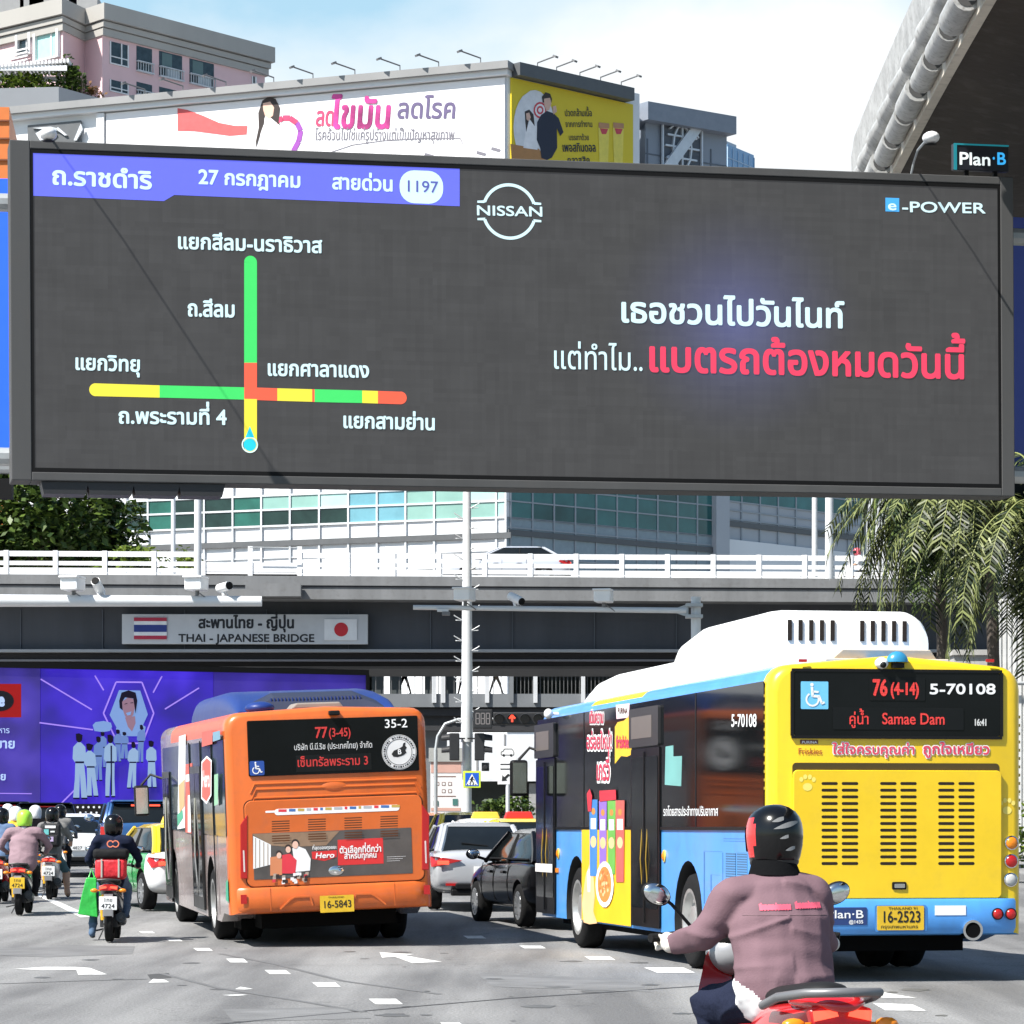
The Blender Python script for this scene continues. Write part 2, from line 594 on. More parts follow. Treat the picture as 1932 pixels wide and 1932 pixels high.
ASPH = asphalt()
WHITE_PAINT = M('road_paint', (.66, .66, .64), .75, var=.2, scale=2.2, dirt=.75)
TAR = M('tar_joint', (.05, .05, .052), .8)
CONC = M('concrete', (.42, .41, .39), .85, var=.14, scale=.8, bump=.2, dirt=.3)
g = G()
ys = [-30, 0, 20, 30, 38, 42, 46, 50, 55, 60, 70, 80, 90, 99.6, 120, 200, 400, 900, 2500]
for a, b in zip(ys[:-1], ys[1:]):
    for xa, xb in ((-900, -40), (-40, 40), (40, 900)):
        g.face([(xa, a, gz(a)), (xb, a, gz(a)), (xb, b, gz(b)), (xa, b, gz(b))])
bmesh.ops.remove_doubles(g.bm, verts=g.bm.verts, dist=.001)
tag(g.build('road', ASPH), kind='structure')

b7 = crop(0, 1681.6, .64815)
def mark(pts, name='lane_marking', mat=WHITE_PAINT, lift=.004):
    g = G()
    g.face([GP(*p, lift) for p in pts])
    return tag(g.build(name, mat), kind='structure')
for (xl, xr, yt, yb) in ((562, 620, 166, 174), (658, 722, 197, 208), (770, 847, 230, 242), (908, 992, 266, 279), (1073, 1173, 314, 330),
                         (1348, 1416, 130, 138), (1511, 1590, 159, 167), (1701, 1792, 190, 201), (404, 452, 117, 123), (484, 532, 139, 146), (1281, 1352, 383, 395)):
    sh = (xr - xl) * .2
    mark([b7(xl, yt), b7(xr - sh, yt), b7(xr, yb), b7(xl + sh, yb)])
mark([(1646, 1893), (1722, 1896), (1748, 1908), (1670, 1907)])
mark([(1215, 1826), (1290, 1826), (1312, 1836), (1240, 1836)])
mark([(1540, 1862), (1640, 1868), (1730, 1884), (1600, 1882)])
mark([(40, 1675), (52, 1675), (174, 1730), (152, 1731)])
mark([b7(*p) for p in ((1105, 178), (1206, 184), (1180, 188), (1286, 206), (1200, 210), (1150, 191.5), (1112, 194))], 'arrow_marking')
mark([b7(*p) for p in ((40, 227), (130, 221), (220, 221), (262, 224), (312, 243), (228, 244), (222, 229), (128, 231))], 'arrow_marking')
mark([b7(*p) for p in ((432, 267), (446, 256), (478, 258), (494, 266))], 'arrow_marking')
mark([b7(*p) for p in ((684, 286), (700, 279), (736, 285), (712, 287))])
mark([b7(*p) for p in ((648, 303), (700, 301), (722, 303), (676, 306))])
g = G()
jp = [GP(*b7(x, y), .003) for x, y in ((600, 392), (800, 373), (1060, 350), (1240, 334), (1500, 312), (1760, 296), (2050, 276))]
for a, b in zip(jp[:-1], jp[1:]):
    g.face([a, b, b + V((0, .11, 0)), a + V((0, .11, 0))])
tag(g.build('road_joint', TAR), kind='structure')
g = G()
for ln_ in (((470, 240), (640, 283), (860, 318), (1060, 352)), ((640, 182), (800, 212), (1000, 262), (1280, 300)), ((0, 270), (210, 262), (430, 256))):
    q = [GP(*b7(*p), .0035) for p in ln_]
    for a, b in zip(q[:-1], q[1:]):
        d = (b - a).normalized(); n_ = V((-d.y, d.x, 0)) * .035
        g.face([a - n_, b - n_, b + n_, a + n_])
tag(g.build('road_joint', M('tar_thin', (.13, .13, .13), .8)), kind='structure')

# older repair patches and oil stains; the far-left one paints in cable shadows
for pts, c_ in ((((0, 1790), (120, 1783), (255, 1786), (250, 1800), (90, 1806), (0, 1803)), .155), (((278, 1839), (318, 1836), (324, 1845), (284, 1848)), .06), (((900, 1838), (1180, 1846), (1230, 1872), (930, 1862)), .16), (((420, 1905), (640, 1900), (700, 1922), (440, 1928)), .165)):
    mark(pts, 'road_patch_and_shadow', M(f'patch_{int(c_ * 1000)}', (c_, c_, c_), .9, var=.25, scale=1.5, bump=.4, bscale=50), .0025)
rn0 = random.Random(17)
g = G()
for _ in range(46):
    px_, py_ = rn0.uniform(60, 1900), rn0.uniform(1770, 1930); q = GP(px_, py_, .003); r0_ = rn0.uniform(.03, .16)
    g.face([q + V((r0_ * rn0.uniform(.6, 1.2) * math.cos(R(a)), r0_ * 1.6 * rn0.uniform(.6, 1.2) * math.sin(R(a)), 0)) for a in range(0, 360, 30)])
tag(g.build('oil_stains', M('oil_stain', (.10, .10, .098), .6, var=.3)), kind='structure')

# left pavement with a red and white kerb
g = G()
g.prism([(-13.2, 70, .2), (-40, 70, .2), (-40, 112, .5), (-13.2, 112, .5)], (0, 0, .36))
tag(g.build('pavement', CONC), kind='structure')
KR, KW = M('kerb_red', (.45, .03, .05), .7, dirt=.3), M('kerb_white', (.75, .75, .73), .7, dirt=.3)
g = G()
for i in range(23):
    z_ = gz(71 + i * 2); g.box((-13.198, 70 + i * 1.8, z_ - .2), (-12.9, 71.79 + i * 1.8, z_ + .16), i % 2)
tag(g.build('kerb', [KR, KW]), kind='structure')

# ------------------------------------------------------------------ white glass-fronted office building
WHITE_CLAD = M('white_cladding', (.74, .75, .76), .5, var=.04, scale=.2, streak=(1, 1, .2))
GREY_CLAD = M('grey_cladding', (.40, .42, .45), .5, var=.05, scale=.2)
DK_GREY = M('dark_grey_metal', (.10, .105, .11), .5)
MULL = M('mullion_metal', (.62, .64, .66), .4)
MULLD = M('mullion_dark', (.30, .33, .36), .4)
GLASSES = [M('glass_dark', (.012, .03, .026), .08, var=.5, scale=.6), M('glass_green', (.02, .11, .085), .12, var=.35, scale=.5),
           M('glass_blind', (.24, .42, .37), .3, var=.12, scale=.4), M('glass_blue', (.15, .35, .42), .2, var=.2, scale=.4),
           M('glass_pale', (.40, .62, .58), .3, var=.1, scale=.5)]
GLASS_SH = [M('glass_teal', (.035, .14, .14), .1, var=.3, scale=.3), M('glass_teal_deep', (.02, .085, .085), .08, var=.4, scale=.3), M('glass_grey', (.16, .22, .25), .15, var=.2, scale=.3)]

Cc = V((-.3, 200, 0)); Lc = V((-32.95, 212.6, 0)); Rc = V((13.5, 213, 0)); R2 = V((24.9, 226, 0)); LL = V((-42, 216.2, 0))
TOP = 49.6
office = thing('office_building', 'white office building with teal ribbon windows and a sharp corner behind the flyover', 'building', (0, 0, 0))
g = G()
g.prism([LL, Cc, Rc, R2, R2 + V((-5, 40, 0)), LL + V((10, 50, 0))], (0, 0, 21.0))
g.build('lower_storeys', WHITE_CLAD, office)
g = G()
up = [LL, Cc, V((8.35, 208.25, 0)), V((4, 240, 0)), LL + V((10, 50, 0))]
g.prism([p + V((0, .01, 21.0)) for p in up], (0, 0, TOP - 21.0))
g.build('wall', WHITE_CLAD, office)
g = G()
g.prism([p + V((0, 0, 21.0)) for p in (V((.6, 201.2, 0)), V((14.0, 214.0, 0)), V((24.9, 226, 0)), V((18, 250, 0)), V((0, 250, 0)))], (0, 0, 15))
g.build('rear_wing', GREY_CLAD, office)
fl = vframe(Lc, Cc); fr = vframe(Cc, Rc); f2 = vframe(V((14.0, 214.0, 0)), R2)
plL, plR, pl2 = Pl(office, fl), Pl(office, fr), Pl(office, f2)
lenL = (Cc - Lc).length; lenR = (Rc - Cc).length; len2 = (R2 - V((14.0, 214.0, 0))).length
# roof edge
g = G()
g.box((-9, TOP - .45, -1), (lenL + .35, TOP + .02, .8), 0)
g.box((-9, TOP - .78, -.5), (lenL + .2, TOP - .45, .5), 1)
g.build('roof_edge', [M('roof_edge_grey', (.25, .25, .25), .6, var=.12, scale=.3), WHITE_CLAD], office, mtx=fl)
g = G()
g.box((.35, TOP - .78, -1), (10.6, TOP + .03, .8))
g.build('roof_edge', DK_GREY, office, mtx=fr)
# windows of the left face
Z0, Z1, Z2 = 21.07, 22.12, 23.05
us = [plL.uv(px, 960)[0] for px in (184, 238, 280, 326, 386, 440, 494, 548, 603, 658, 712, 766, 820, 882, 937, 955)]
pattern = [0, 0, 1, 0, 0, 1, 2, 2, 4, 3, 3, 2, 2, 4, 4]
pattern2 = [0, 0, 1, 0, 0, 1, 0, 0, 0, 3, 3, 2, 2, 2, 4]
for i in range(len(us) - 1):
    for k, (a, b) in enumerate(((Z0, Z1), (Z1, Z2))):
        gg = G(); gg.box((us[i] + .07, a + .06, -.05), (us[i + 1] - .07, b - .06, .03))
        gm = GLASSES[(pattern2 if k == 0 else pattern)[i]]
        gg.build('window', gm, office, mtx=fl)
g = G()
for u in us:
    g.box((u - .06, 12, 0), (u + .06, 26, .12))
for z in (Z0, Z1, Z2):
    g.box((us[0], z - .06, .0), (lenL, z + .06, .10))
for z in (19.0, 18.0, 16.4, 14.8, 24.4):
    g.box((us[0], z - .03, .0), (lenL, z + .03, .06))
g.build('mullion_grid', MULL, office, mtx=fl)
g = G(); g.box((-8, 19.75, 0), (lenL + .3, 20.12, .16)); g.build('shadow_gap', DK_GREY, office, mtx=fl)
# windows of the right face and rear wing
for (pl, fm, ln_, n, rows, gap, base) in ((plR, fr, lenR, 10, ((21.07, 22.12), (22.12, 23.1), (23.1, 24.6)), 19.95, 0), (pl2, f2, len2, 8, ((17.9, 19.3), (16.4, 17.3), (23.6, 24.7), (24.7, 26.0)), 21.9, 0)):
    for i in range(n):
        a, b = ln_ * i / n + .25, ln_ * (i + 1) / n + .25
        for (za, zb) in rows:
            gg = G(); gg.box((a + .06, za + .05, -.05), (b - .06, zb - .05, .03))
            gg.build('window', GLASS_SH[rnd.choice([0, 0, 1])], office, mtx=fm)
    g = G()
    g.box((0, 12, .0), (ln_, rows[0][0] - .05 if pl is plR else 26.2, .02), 0)
    g.build('spandrel', M('spandrel_blue', (.24, .30, .34), .3, var=.1), office, mtx=fm) if pl is plR else g.build('spandrel', M('spandrel_blue'), office, mtx=fm @ Matrix.Translation((0, 0, -.04)))
    g = G()
    for i in range(n + 1):
        g.box((ln_ * i / n + .19, 11, 0), (ln_ * i / n + .31, 26, .09))
    for z in sorted({z for r_ in rows for z in r_} | {gap - 1.3, gap + .5, gap + 1.1}):
        g.box((0, z - .045, 0), (ln_ + .2, z + .045, .08))
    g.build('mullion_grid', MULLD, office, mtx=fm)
    g = G(); g.box((0, gap, 0), (ln_ + .3, gap + .36, .16)); g.build('shadow_gap', DK_GREY, office, mtx=fm)
g = G(); g.box((lenR - .2, 10, -.5), (lenR + 1.1, 26, .45)); g.build('corner_column', GREY_CLAD, office, mtx=fr)

# grey wing with the emblem
gtower = thing('office_tower', 'grey panelled tower with a large square globe emblem beside the yellow advertisement', 'building')
t0, t1 = V((8.9, 212, 0)), V((14.6, 216.2, 0))
g = G()
g.prism([t0, t1, t1 + V((-2, 20, 0)), t0 + V((-2, 20, 0))], (0, 0, 49.0))
g.build('wall', M('tower_panel', (.26, .29, .34), .5, var=.05, scale=.2), gtower)
ft = vframe(t0, t1); plT = Pl(gtower, ft)
lT = (t1 - t0).length
g = G(); g.box((-.5, 48.55, -2), (lT + .1, 49.75, .9)); g.build('roof_edge', M('tower_fascia', (.22, .245, .29), .5), gtower, mtx=ft)
g = G()
for z in (46.5, 44.5, 42.5, 40.5):
    g.box((0, z - .04, 0), (lT, z + .04, .05))
for u in (.15, lT * .8):
    g.box((u - .05, 30, 0), (u + .05, 47.5, .05))
g.build('panel_seams', M('tower_seam', (.13, .15, .18), .6), gtower, mtx=ft)
u0, v0 = plT.uv(1245, 330); u1, v1 = plT.uv(1321, 224)
g = G(); g.flat(rrect(u0, v0 - .3, u1, v1), .05, .12); g.build('emblem_plate', M('emblem_dark', (.09, .10, .12), .5), gtower, mtx=ft)
g = G()
EM = M('emblem_silver', (.62, .64, .67), .35, .2)
cu, cv, rr_ = (u0 + u1) / 2, (v0 + v1) / 2 - .1, (u1 - u0) * .42
def fbar(g, a, b, w, z0=.14, z1=.34, mi=0):
    d = V((b[0] - a[0], b[1] - a[1])).normalized(); n_ = V((-d.y, d.x)) * w / 2
    g.flat([(a[0] - n_.x, a[1] - n_.y), (b[0] - n_.x, b[1] - n_.y), (b[0] + n_.x, b[1] + n_.y), (a[0] + n_.x, a[1] + n_.y)], z0, z1, mi)
A = disc(cu, cv, rr_ * 1.08, rr_ * 1.08, 24)
for i in list(range(2, 9)) + list(range(14, 21)): fbar(g, A[i], A[(i + 1) % 24], .10)
for k in (-.45, 0, .45):
    A = [(cu + k * rr_ * math.cos(R(a)) * 1.2, cv + rr_ * math.sin(R(a))) for a in range(-90, 91, 30)]
    for a, b in zip(A[:-1], A[1:]): fbar(g, a, b, .12, .13, .29)
for k in (-.5, 0, .5):
    w_ = rr_ * math.sqrt(1 - k * k); fbar(g, (cu - w_, cv + k * rr_), (cu + w_, cv + k * rr_), .12, .125, .28)
fbar(g, (u0 + .1, v1 - .22), (u1 - .1, v1 - .22), .4, .15, .42)
fbar(g, (u1 - .25, v1 - .35), (u0 + .3, v0 + .35), .75, .151, .43)
fbar(g, (u0 + .1, v0 + .2), (u1 - .1, v0 + .2), .4, .15, .42)
fbar(g, (u0 + .05, v0), (u0 + .05, v1), .12, .14, .3); fbar(g, (u1 - .05, v0), (u1 - .05, v1), .12, .14, .3)
g.build('emblem', EM, gtower, mtx=ft)

bt = thing('glass_tower', 'distant pale blue glass tower with a flat roof, beside the grey emblem tower', 'building')
a, b = V((40.6, 600, 0)), V((46.4, 610, 0))
g = G(); g.prism([a, b, b + V((-8, 30, 0)), a + V((-8, 30, 0))], (0, 0, 130.5)); g.build('wall', M('far_glass', (.13, .30, .52), .25, var=.15, scale=.06), bt)
fb = vframe(a, b); lb = (b - a).length
g = G()
for i in range(6): g.box((lb * i / 5 - .08, 90, 0), (lb * i / 5 + .08, 130, .15))
for z in range(92, 131, 4): g.box((0, z - .1, 0), (lb, z + .1, .12))
g.build('mullion_grid', M('far_mullion', (.35, .48, .62), .5), bt, mtx=fb)
g = G(); g.box((3, 130.5, -6), (8, 132, -2)); g.build('roof_plant', GREY_CLAD, bt, mtx=fb)

# ------------------------------------------------------------------ advertisements on the office
INK_BLUE = M('ink_navy', (.012, .014, .035), .5); INK_GREY = M('ink_grey', (.18, .17, .20), .5); PAPER = M('banner_white', (.82, .81, .82), .55, var=.02, scale=.2)
PINK = M('ink_pink', (.62, .05, .14), .5, var=.2); PURP = M('ink_purple', (.30, .06, .38), .5); REDP = M('ink_red', (.72, .10, .10), .5, var=.1)
SKIN_AD = M('ink_skin', (.72, .46, .36), .6, var=.08); HAIR_AD = M('ink_hair', (.03, .018, .015), .5); CREAM = M('ink_cream', (.85, .78, .66), .6)
kb = crop(572.4, 71.55, .37037)
ka = crop(0, 0, 1 / 3)
ba = thing('advertising_banner', 'long white banner with a dark-haired woman and purple Thai lettering on the office', 'banner')
ba.matrix_world = fl
bpl = Pl(ba, Matrix.Translation((0, 0, .18)))
g = G()
q0, q1 = plL.uv(202, 260), plL.uv(954, 200)
g.box((q0[0], 38.5, .0), (q1[0], 48.72, .16)); g.build('sheet', PAPER, ba)
g = G()
bpl.poly(g, [ka(x, y) for x, y in ((1005, 612), (1060, 622), (1150, 655), (1240, 695), (1330, 712), (1400, 712), (1395, 760), (1300, 768), (1200, 755), (1100, 742), (1005, 740))], .004)
g.build('red_curve', REDP, ba, mtx=bpl.L)
g = G()
bpl.poly(g, [ka(x, y) for x, y in ((1470, 700), (1505, 660), (1580, 665), (1600, 720), (1580, 800), (1575, 850), (1490, 850), (1475, 780))], .006, mi=0)
bpl.poly(g, [ka(x, y) for x, y in ((1485, 570), (1520, 545), (1560, 560), (1585, 610), (1578, 690), (1592, 715), (1560, 690), (1500, 640), (1495, 700), (1470, 770), (1450, 835), (1448, 800), (1465, 720), (1462, 640))], .010, mi=1)
bpl.poly(g, [ka(x, y) for x, y in ((1488, 585), (1530, 575), (1552, 610), (1545, 655), (1522, 672), (1500, 655), (1490, 620))], .014, mi=2)
g.build('woman_picture', [M('ink_shirt', (.86, .84, .85), .6), HAIR_AD, SKIN_AD], ba, mtx=bpl.L)
g = G()
pts = [ka(x, y) for x, y in ((1565, 690), (1600, 668), (1640, 668), (1680, 695), (1702, 740), (1690, 800), (1660, 855))]
uvp = [bpl.uv(*p) for p in pts]
for i in range(len(uvp) - 1):
    fbar(g, uvp[i], uvp[i + 1], .36, .005, .009, i // 3)
g.build('ribbon_curve', [PINK, PURP], ba, mtx=bpl.L)
g = G()
bpl.text(g, 'ลด', *[kb(60, 0)[0], kb(158, 0)[0]], kb(0, 447)[1], kb(0, 372)[1], .006, .02)
g.build('lettering', PINK, ba, mtx=bpl.L)
g = G()
bpl.text(g, 'ไขมัน', kb(140, 0)[0], kb(446, 0)[0], kb(0, 458)[1], kb(0, 345)[1], .007, .03)
g.build('lettering', M('ink_magenta', (.52, .04, .24), .4, var=.6, scale=.5), ba, mtx=bpl.L)
g = G()
bpl.text(g, 'ลดโรค', kb(474, 0)[0], kb(778, 0)[0], kb(0, 408)[1], kb(0, 330)[1], .006, .02)
g.build('lettering', M('ink_violet', (.13, .10, .20), .4), ba, mtx=bpl.L)
g = G()
bpl.text(g, 'โรคอ้วนไม่ใช่แค่รูปร่างแต่เป็นปัญหาสุขภาพ', kb(58, 0)[0], kb(768, 0)[0], kb(0, 520)[1], kb(0, 478)[1], .006, .008)
g.build('lettering', INK_GREY, ba, mtx=bpl.L)
g = G()
uvp = [bpl.uv(*kb(x, y)) for x, y in ((140, 582), (250, 545), (400, 524), (600, 512), (800, 512), (812, 540))]
for a, b in zip(uvp[:-1], uvp[1:]): fbar(g, a, b, .05, .004, .006)
for x, y in ((640, 590), (905, 580), (980, 560)):
    u, v = bpl.uv(*kb(x, y)); fbar(g, (u - .3, v), (u + .3, v - .2), .18, .004, .006)
g.build('hand_outline', INK_GREY, ba, mtx=bpl.L)

# the small emblem plate on the far left of the same face
sp_ = thing('emblem_sign', 'dark grey plate with a silver emblem on the white wall left of the banner', 'sign')
sp_.matrix_world = fl @ Matrix.Translation((0, 0, .02))
spl = Pl(sp_, Matrix.Identity(4))
g = G(); spl.poly(g, [ka(x, y) for x, y in ((163, 712), (462, 684), (462, 840), (163, 840))], .0, .15); g.build('plate', DK_GREY, sp_)
g = G()
for i, pts in enumerate((((195, 730), (300, 722), (330, 730), (380, 770), (350, 745), (250, 735)), ((340, 725), (392, 770), (378, 772), (330, 735)), ((430, 800), (470, 705), (480, 735), (445, 800)), ((215, 760), (260, 735), (330, 760), (300, 790), (240, 800)))):
    spl.poly(g, [ka(*p) for p in pts], .16 + .01 * i, .30 + .01 * i)
g.build('emblem', EM, sp_)
g = G()
g.box((plL.uv(186, 240)[0], 38, .0), (plL.uv(200, 240)[0], 48.75, .3)); tag(g.build('pilaster', WHITE_CLAD, office, mtx=fl))

yb = thing('advertising_banner', 'yellow banner with a man holding his shoulder and dark Thai lettering at the office corner', 'banner')
yb.matrix_world = fr
ypl = Pl(yb, Matrix.Translation((0, 0, .14)))
g = G(); g.box((.25, 38.5, 0), (plR.uv(1192, 250)[0], 48.75, .12)); g.build('sheet', M('banner_yellow', (.72, .55, .02), .55, var=.04, scale=.2), yb)
g = G()
ypl.poly(g, [kb(x, y) for x, y in [(1175 + 105 * math.cos(R(a)), 455 + 190 * math.sin(R(a))) for a in range(-100, 250, 14)]], .004)
g.build('round_panel', M('ink_pale', (.74, .74, .76), .6), yb, mtx=ypl.L)
g = G()
ypl.poly(g, [kb(*p) for p in ((1055, 540), (1200, 565), (1240, 625), (1060, 625))], .006, mi=5)
ypl.poly(g, [kb(*p) for p in ((1140, 430), (1165, 420), (1195, 460), (1192, 570), (1120, 560), (1130, 480))], .008, mi=0)
ypl.poly(g, [kb(*p) for p in ((1127, 375), (1150, 365), (1172, 390), (1178, 450), (1150, 410), (1135, 480), (1130, 430))], .010, mi=1)
ypl.poly(g, [kb(*p) for p in ((1134, 385), (1150, 380), (1158, 405), (1148, 425), (1136, 415))], .012, mi=2)
for r_, m_ in ((42, 3), (32, 0), (22, 3), (12, 0)):
    ypl.poly(g, [kb(1205 + r_ * .8 * math.cos(R(a)), 368 + r_ * math.sin(R(a))) for a in range(0, 360, 24)], .014 + (42 - r_) * 2e-4, mi=m_)
ypl.poly(g, [kb(*p) for p in ((1210, 392), (1240, 372), (1275, 385), (1300, 410), (1324, 480), (1308, 500), (1290, 460), (1292, 560), (1265, 610), (1240, 622), (1212, 612), (1205, 560), (1188, 520), (1190, 430))], .022, mi=4)
ypl.poly(g, [kb(*p) for p in ((1214, 300), (1232, 277), (1256, 285), (1265, 310), (1262, 330), (1218, 330))], .026, mi=1)
ypl.poly(g, [kb(*p) for p in ((1224, 310), (1255, 305), (1262, 335), (1250, 368), (1236, 370), (1226, 345))], .028, mi=2)
ypl.poly(g, [kb(*p) for p in ((1268, 350), (1285, 345), (1290, 375), (1272, 390))], .030, mi=2)
g.build('people_picture', [M('ink_shirt'), HAIR_AD, SKIN_AD, M('ink_target', (.6, .06, .08), .5), INK_BLUE, M('ink_wood', (.45, .22, .08), .6)], yb, mtx=ypl.L)
for t_, xa, xb, y0, y1, bo in (('ปวดกล้ามเนื้อ', 1332, 1472, 388, 362, .012), ('จากการทำงาน', 1335, 1474, 443, 420, .01), ('บรรเทาด้วย', 1352, 1456, 510, 488, .01), ('เพอสกินดอล', 1320, 1492, 568, 535, .02), ('คลาสสิค', 1345, 1462, 630, 602, .02)):
    g = G(); a = kb(xa, y0); b = kb(xb, y0)
    # the face runs away from the camera: follow its slope
    sl = (1, .0)
    ypl.text(g, t_, a[0], b[0], a[1] + 4, kb(xa, y1)[1] + 4, .012, bo)
    g.build('lettering', INK_BLUE, yb, mtx=ypl.L)
g = G()
for x in (1502, 1576):
    ypl.poly(g, [kb(*p) for p in ((x, 450), (x + 56, 455), (x + 50, 640), (x + 6, 640))], .004, mi=0)
    ypl.poly(g, [kb(*p) for p in ((x + 2, 430), (x + 56, 436), (x + 56, 462), (x + 2, 458))], .008, mi=1)
    ypl.poly(g, [kb(*p) for p in ((x + 8, 460), (x + 50, 464), (x + 40, 490), (x + 18, 490))], .012, mi=2)
g.build('tube_picture', [M('ink_lemon', (.80, .66, .10), .5), M('ink_band', (.5, .25, .12), .5), M('ink_target')], yb, mtx=ypl.L)

# roof floodlights
FLD = M('floodlight_grey', (.16, .16, .165), .5)
ords = 'first second third fourth fifth sixth seventh eighth ninth tenth eleventh'.split()
def roof_lamp(base, head, label):
    t = thing('roof_floodlight', label, 'floodlight', base, 0, 'floodlights on arms along the office roof')
    d = V(head) - V(base)
    g = G(); g.tube([(0, 0, -.3), (0, 0, .45), (d.x, d.y, d.z)], .05, 6); g.build('arm', FLD, t)
    g = G(); g.bar((d.x * .94, d.y * .94, d.z + .02), (d.x * 1.1, d.y * 1.1, d.z - .08), .32, .13); g.build('lamp_head', FLD, t)
nL = (fl.to_3x3() @ V((0, 0, 1)))
uL = (fl.to_3x3() @ V((1, 0, 0)))
for i, hx in enumerate((250, 322, 403, 493, 567, 646, 731, 804, 883)):
    u = plL.uv(hx + 26, 150)[0]
    base = fl @ V((u, TOP, .2))
    roof_lamp(base, base + nL * 1.1 - uL * .95 + V((0, 0, .75)), f'small floodlight on a bent arm above the white banner, {ords[i]} from the left')
nR = (fr.to_3x3() @ V((0, 0, 1))); uR = (fr.to_3x3() @ V((1, 0, 0)))
for i, hx in enumerate((1012, 1048, 1092, 1131, 1170)):
    u = plR.uv(hx, 150)[0]
    base = fr @ V((u, TOP, .1))
    roof_lamp(base, base + nR * 1.3 + uR * .3 + V((0, 0, .7)), f'small floodlight on a bent arm above the yellow banner, {ords[i]} from the office corner')

# ------------------------------------------------------------------ pink apartment building
PINKW = M('pink_wall', (.66, .45, .46), .75, var=.05, scale=.15, dirt=.06)
CORN = M('cornice_grey', (.35, .335, .31), .75, var=.07, scale=.2, streak=(1, 1, .15))
APG = M('apartment_glass', (.03, .045, .05), .1, var=.5); APF = M('apartment_frame', (.70, .70, .70), .5); CURT = M('curtain_teal', (.35, .62, .58), .4)
ap = thing('apartment_building', 'pink apartment block with broad grey cornices, balconies and a roof garden', 'building')
A0, A1, A2, A3, A4 = V((-48, 268, 0)), V((-36.5, 258.5, 0)), V((-35.2, 262, 0)), V((-33.5, 260, 0)), V((-21.3, 274, 0))
foot = [A0, A1, A2, A3, A4, A4 + V((-14, 16, 0)), A0 + V((-2, 22, 0))]
g = G(); g.prism(foot, (0, 0, 67.6)); g.build('wall', PINKW, ap)
def grow(f, d):
    c = sum(f, V((0, 0, 0))) / len(f)
    return [p + (p - c).normalized() * d for p in f]
for nm, z0, z1, d in (('cornice', 67.5, 68.8, .9), ('cornice', 66.95, 67.4, .55), ('cornice', 66.3, 66.88, .35)):
    g = G(); g.prism([p + V((0, 0, z0)) for p in grow(foot, d)], (0, 0, z1 - z0)); g.build(nm, CORN, ap)
fA = vframe(A3, A4); plA = Pl(ap, fA)
def aper(x0, y0, x1, y1, kind):
    u0, v1 = plA.uv(*ka(x0, y0)); u1, v0 = plA.uv(*ka(x1, y1))
    w = G(); w.box((u0, v0, -.2), (u1, v1, .02)); o = w.build('window', APG, ap, mtx=fA)
    f = G()
    if kind == 'w':
        for a, b in ((u0, u0 + .1), ((u0 + u1) / 2 + .2, (u0 + u1) / 2 + .3), (u1 - .1, u1)): f.box((a, v0, .021), (b, v1, .09))
        f.box((u0, v0, .021), (u1, v0 + .1, .1)); f.box((u0, v0 + (v1 - v0) * .32, .021), (u1, v0 + (v1 - v0) * .32 + .08, .085))
        f.build('frame', APF, o)
    else:
        h = (v1 - v0) * .42
        f.box((u0 - .05, v0 + h - .08, .03), (u1 + .05, v0 + h, .3)); f.box((u0 - .05, v0, .03), (u1 + .05, v0 + .12, .3))
        k = int((u1 - u0) / .28)
        for i in range(k + 1): f.box((u0 + (u1 - u0) * i / k - .025, v0 + .1, .2), (u0 + (u1 - u0) * i / k + .025, v0 + h - .08, .25))
        f.build('balcony_rail', M('balcony_metal', (.5, .52, .54), .4), o)
        if kind == 'c':
            c_ = G(); c_.box((u0 + (u1 - u0) * .12, v0 + h, .022), (u0 + (u1 - u0) * .55, v1 - .1, .04)); c_.build('curtain', M('curtain_dim', (.10, .16, .16), .5), o)
            c_ = G(); c_.box((u0 + (u1 - u0) * .3, v0 + .12, .1), (u0 + (u1 - u0) * .85, v0 + h - .1, .15)); c_.build('balcony_panel', M('balcony_glass', (.4, .45, .48), .2), o)
for q in ((620, 232, 725, 385, 'w'), (772, 258, 860, 425, 'b'), (900, 287, 1030, 466, 'c'), (1072, 330, 1210, 508, 'c'), (620, 448, 725, 540, 'w'), (772, 462, 860, 560, 'b'), (900, 490, 1030, 600, 'b'), (1424, 430, 1446, 500, 'x')):
    if q[4] != 'x': aper(*q)
    else: aper(*q[:4], 'w')
fB = vframe(A0, A1); plB = Pl(ap, fB)
for q, m in (((212, 208, 330, 325), CURT), ((112, 215, 172, 310), APG)):
    u0, v1 = plB.uv(*ka(q[0], q[1])); u1, v0 = plB.uv(*ka(q[2], q[3]))
    w = G(); w.box((u0, v0, -.2), (u1, v1, .03)); o = w.build('window', m, ap, mtx=fB)
    f = G()
    f.box((u0 - .25, v0, .031), (u0, v1 + .2, .3)); f.box((u1, v0, .031), (u1 + .25, v1 + .2, .3)); f.box((u0 + (u1 - u0) * .66, v0, .031), (u0 + (u1 - u0) * .72, v1, .1)); f.box((u0, v0, .031), (u1, v0 + .12, .2))
    f.build('frame', APF, o)
u0, v1 = plB.uv(*ka(60, 300)); u1, v0 = plB.uv(*ka(180, 345))
g = G()
for k in range(4): g.box((u0, v0 + (v1 - v0) * k / 3.5, .4), (u1, v0 + (v1 - v0) * k / 3.5 + .12, .5))
g.build('balcony_rail', APF, ap, mtx=fB)
g = G()
for (x, y, s_) in ((40, 30, 1.4), (180, 25, 1.0), (300, 12, 2.0), (470, 20, 1.2)):
    q = P(*ka(x, y), 268); g.box((q.x - s_, 268, 67.5), (q.x + s_, 271, q.z + .6 * s_))
g.build('roof_plant', M('roof_plant_grey', (.3, .3, .3), .7), ap)
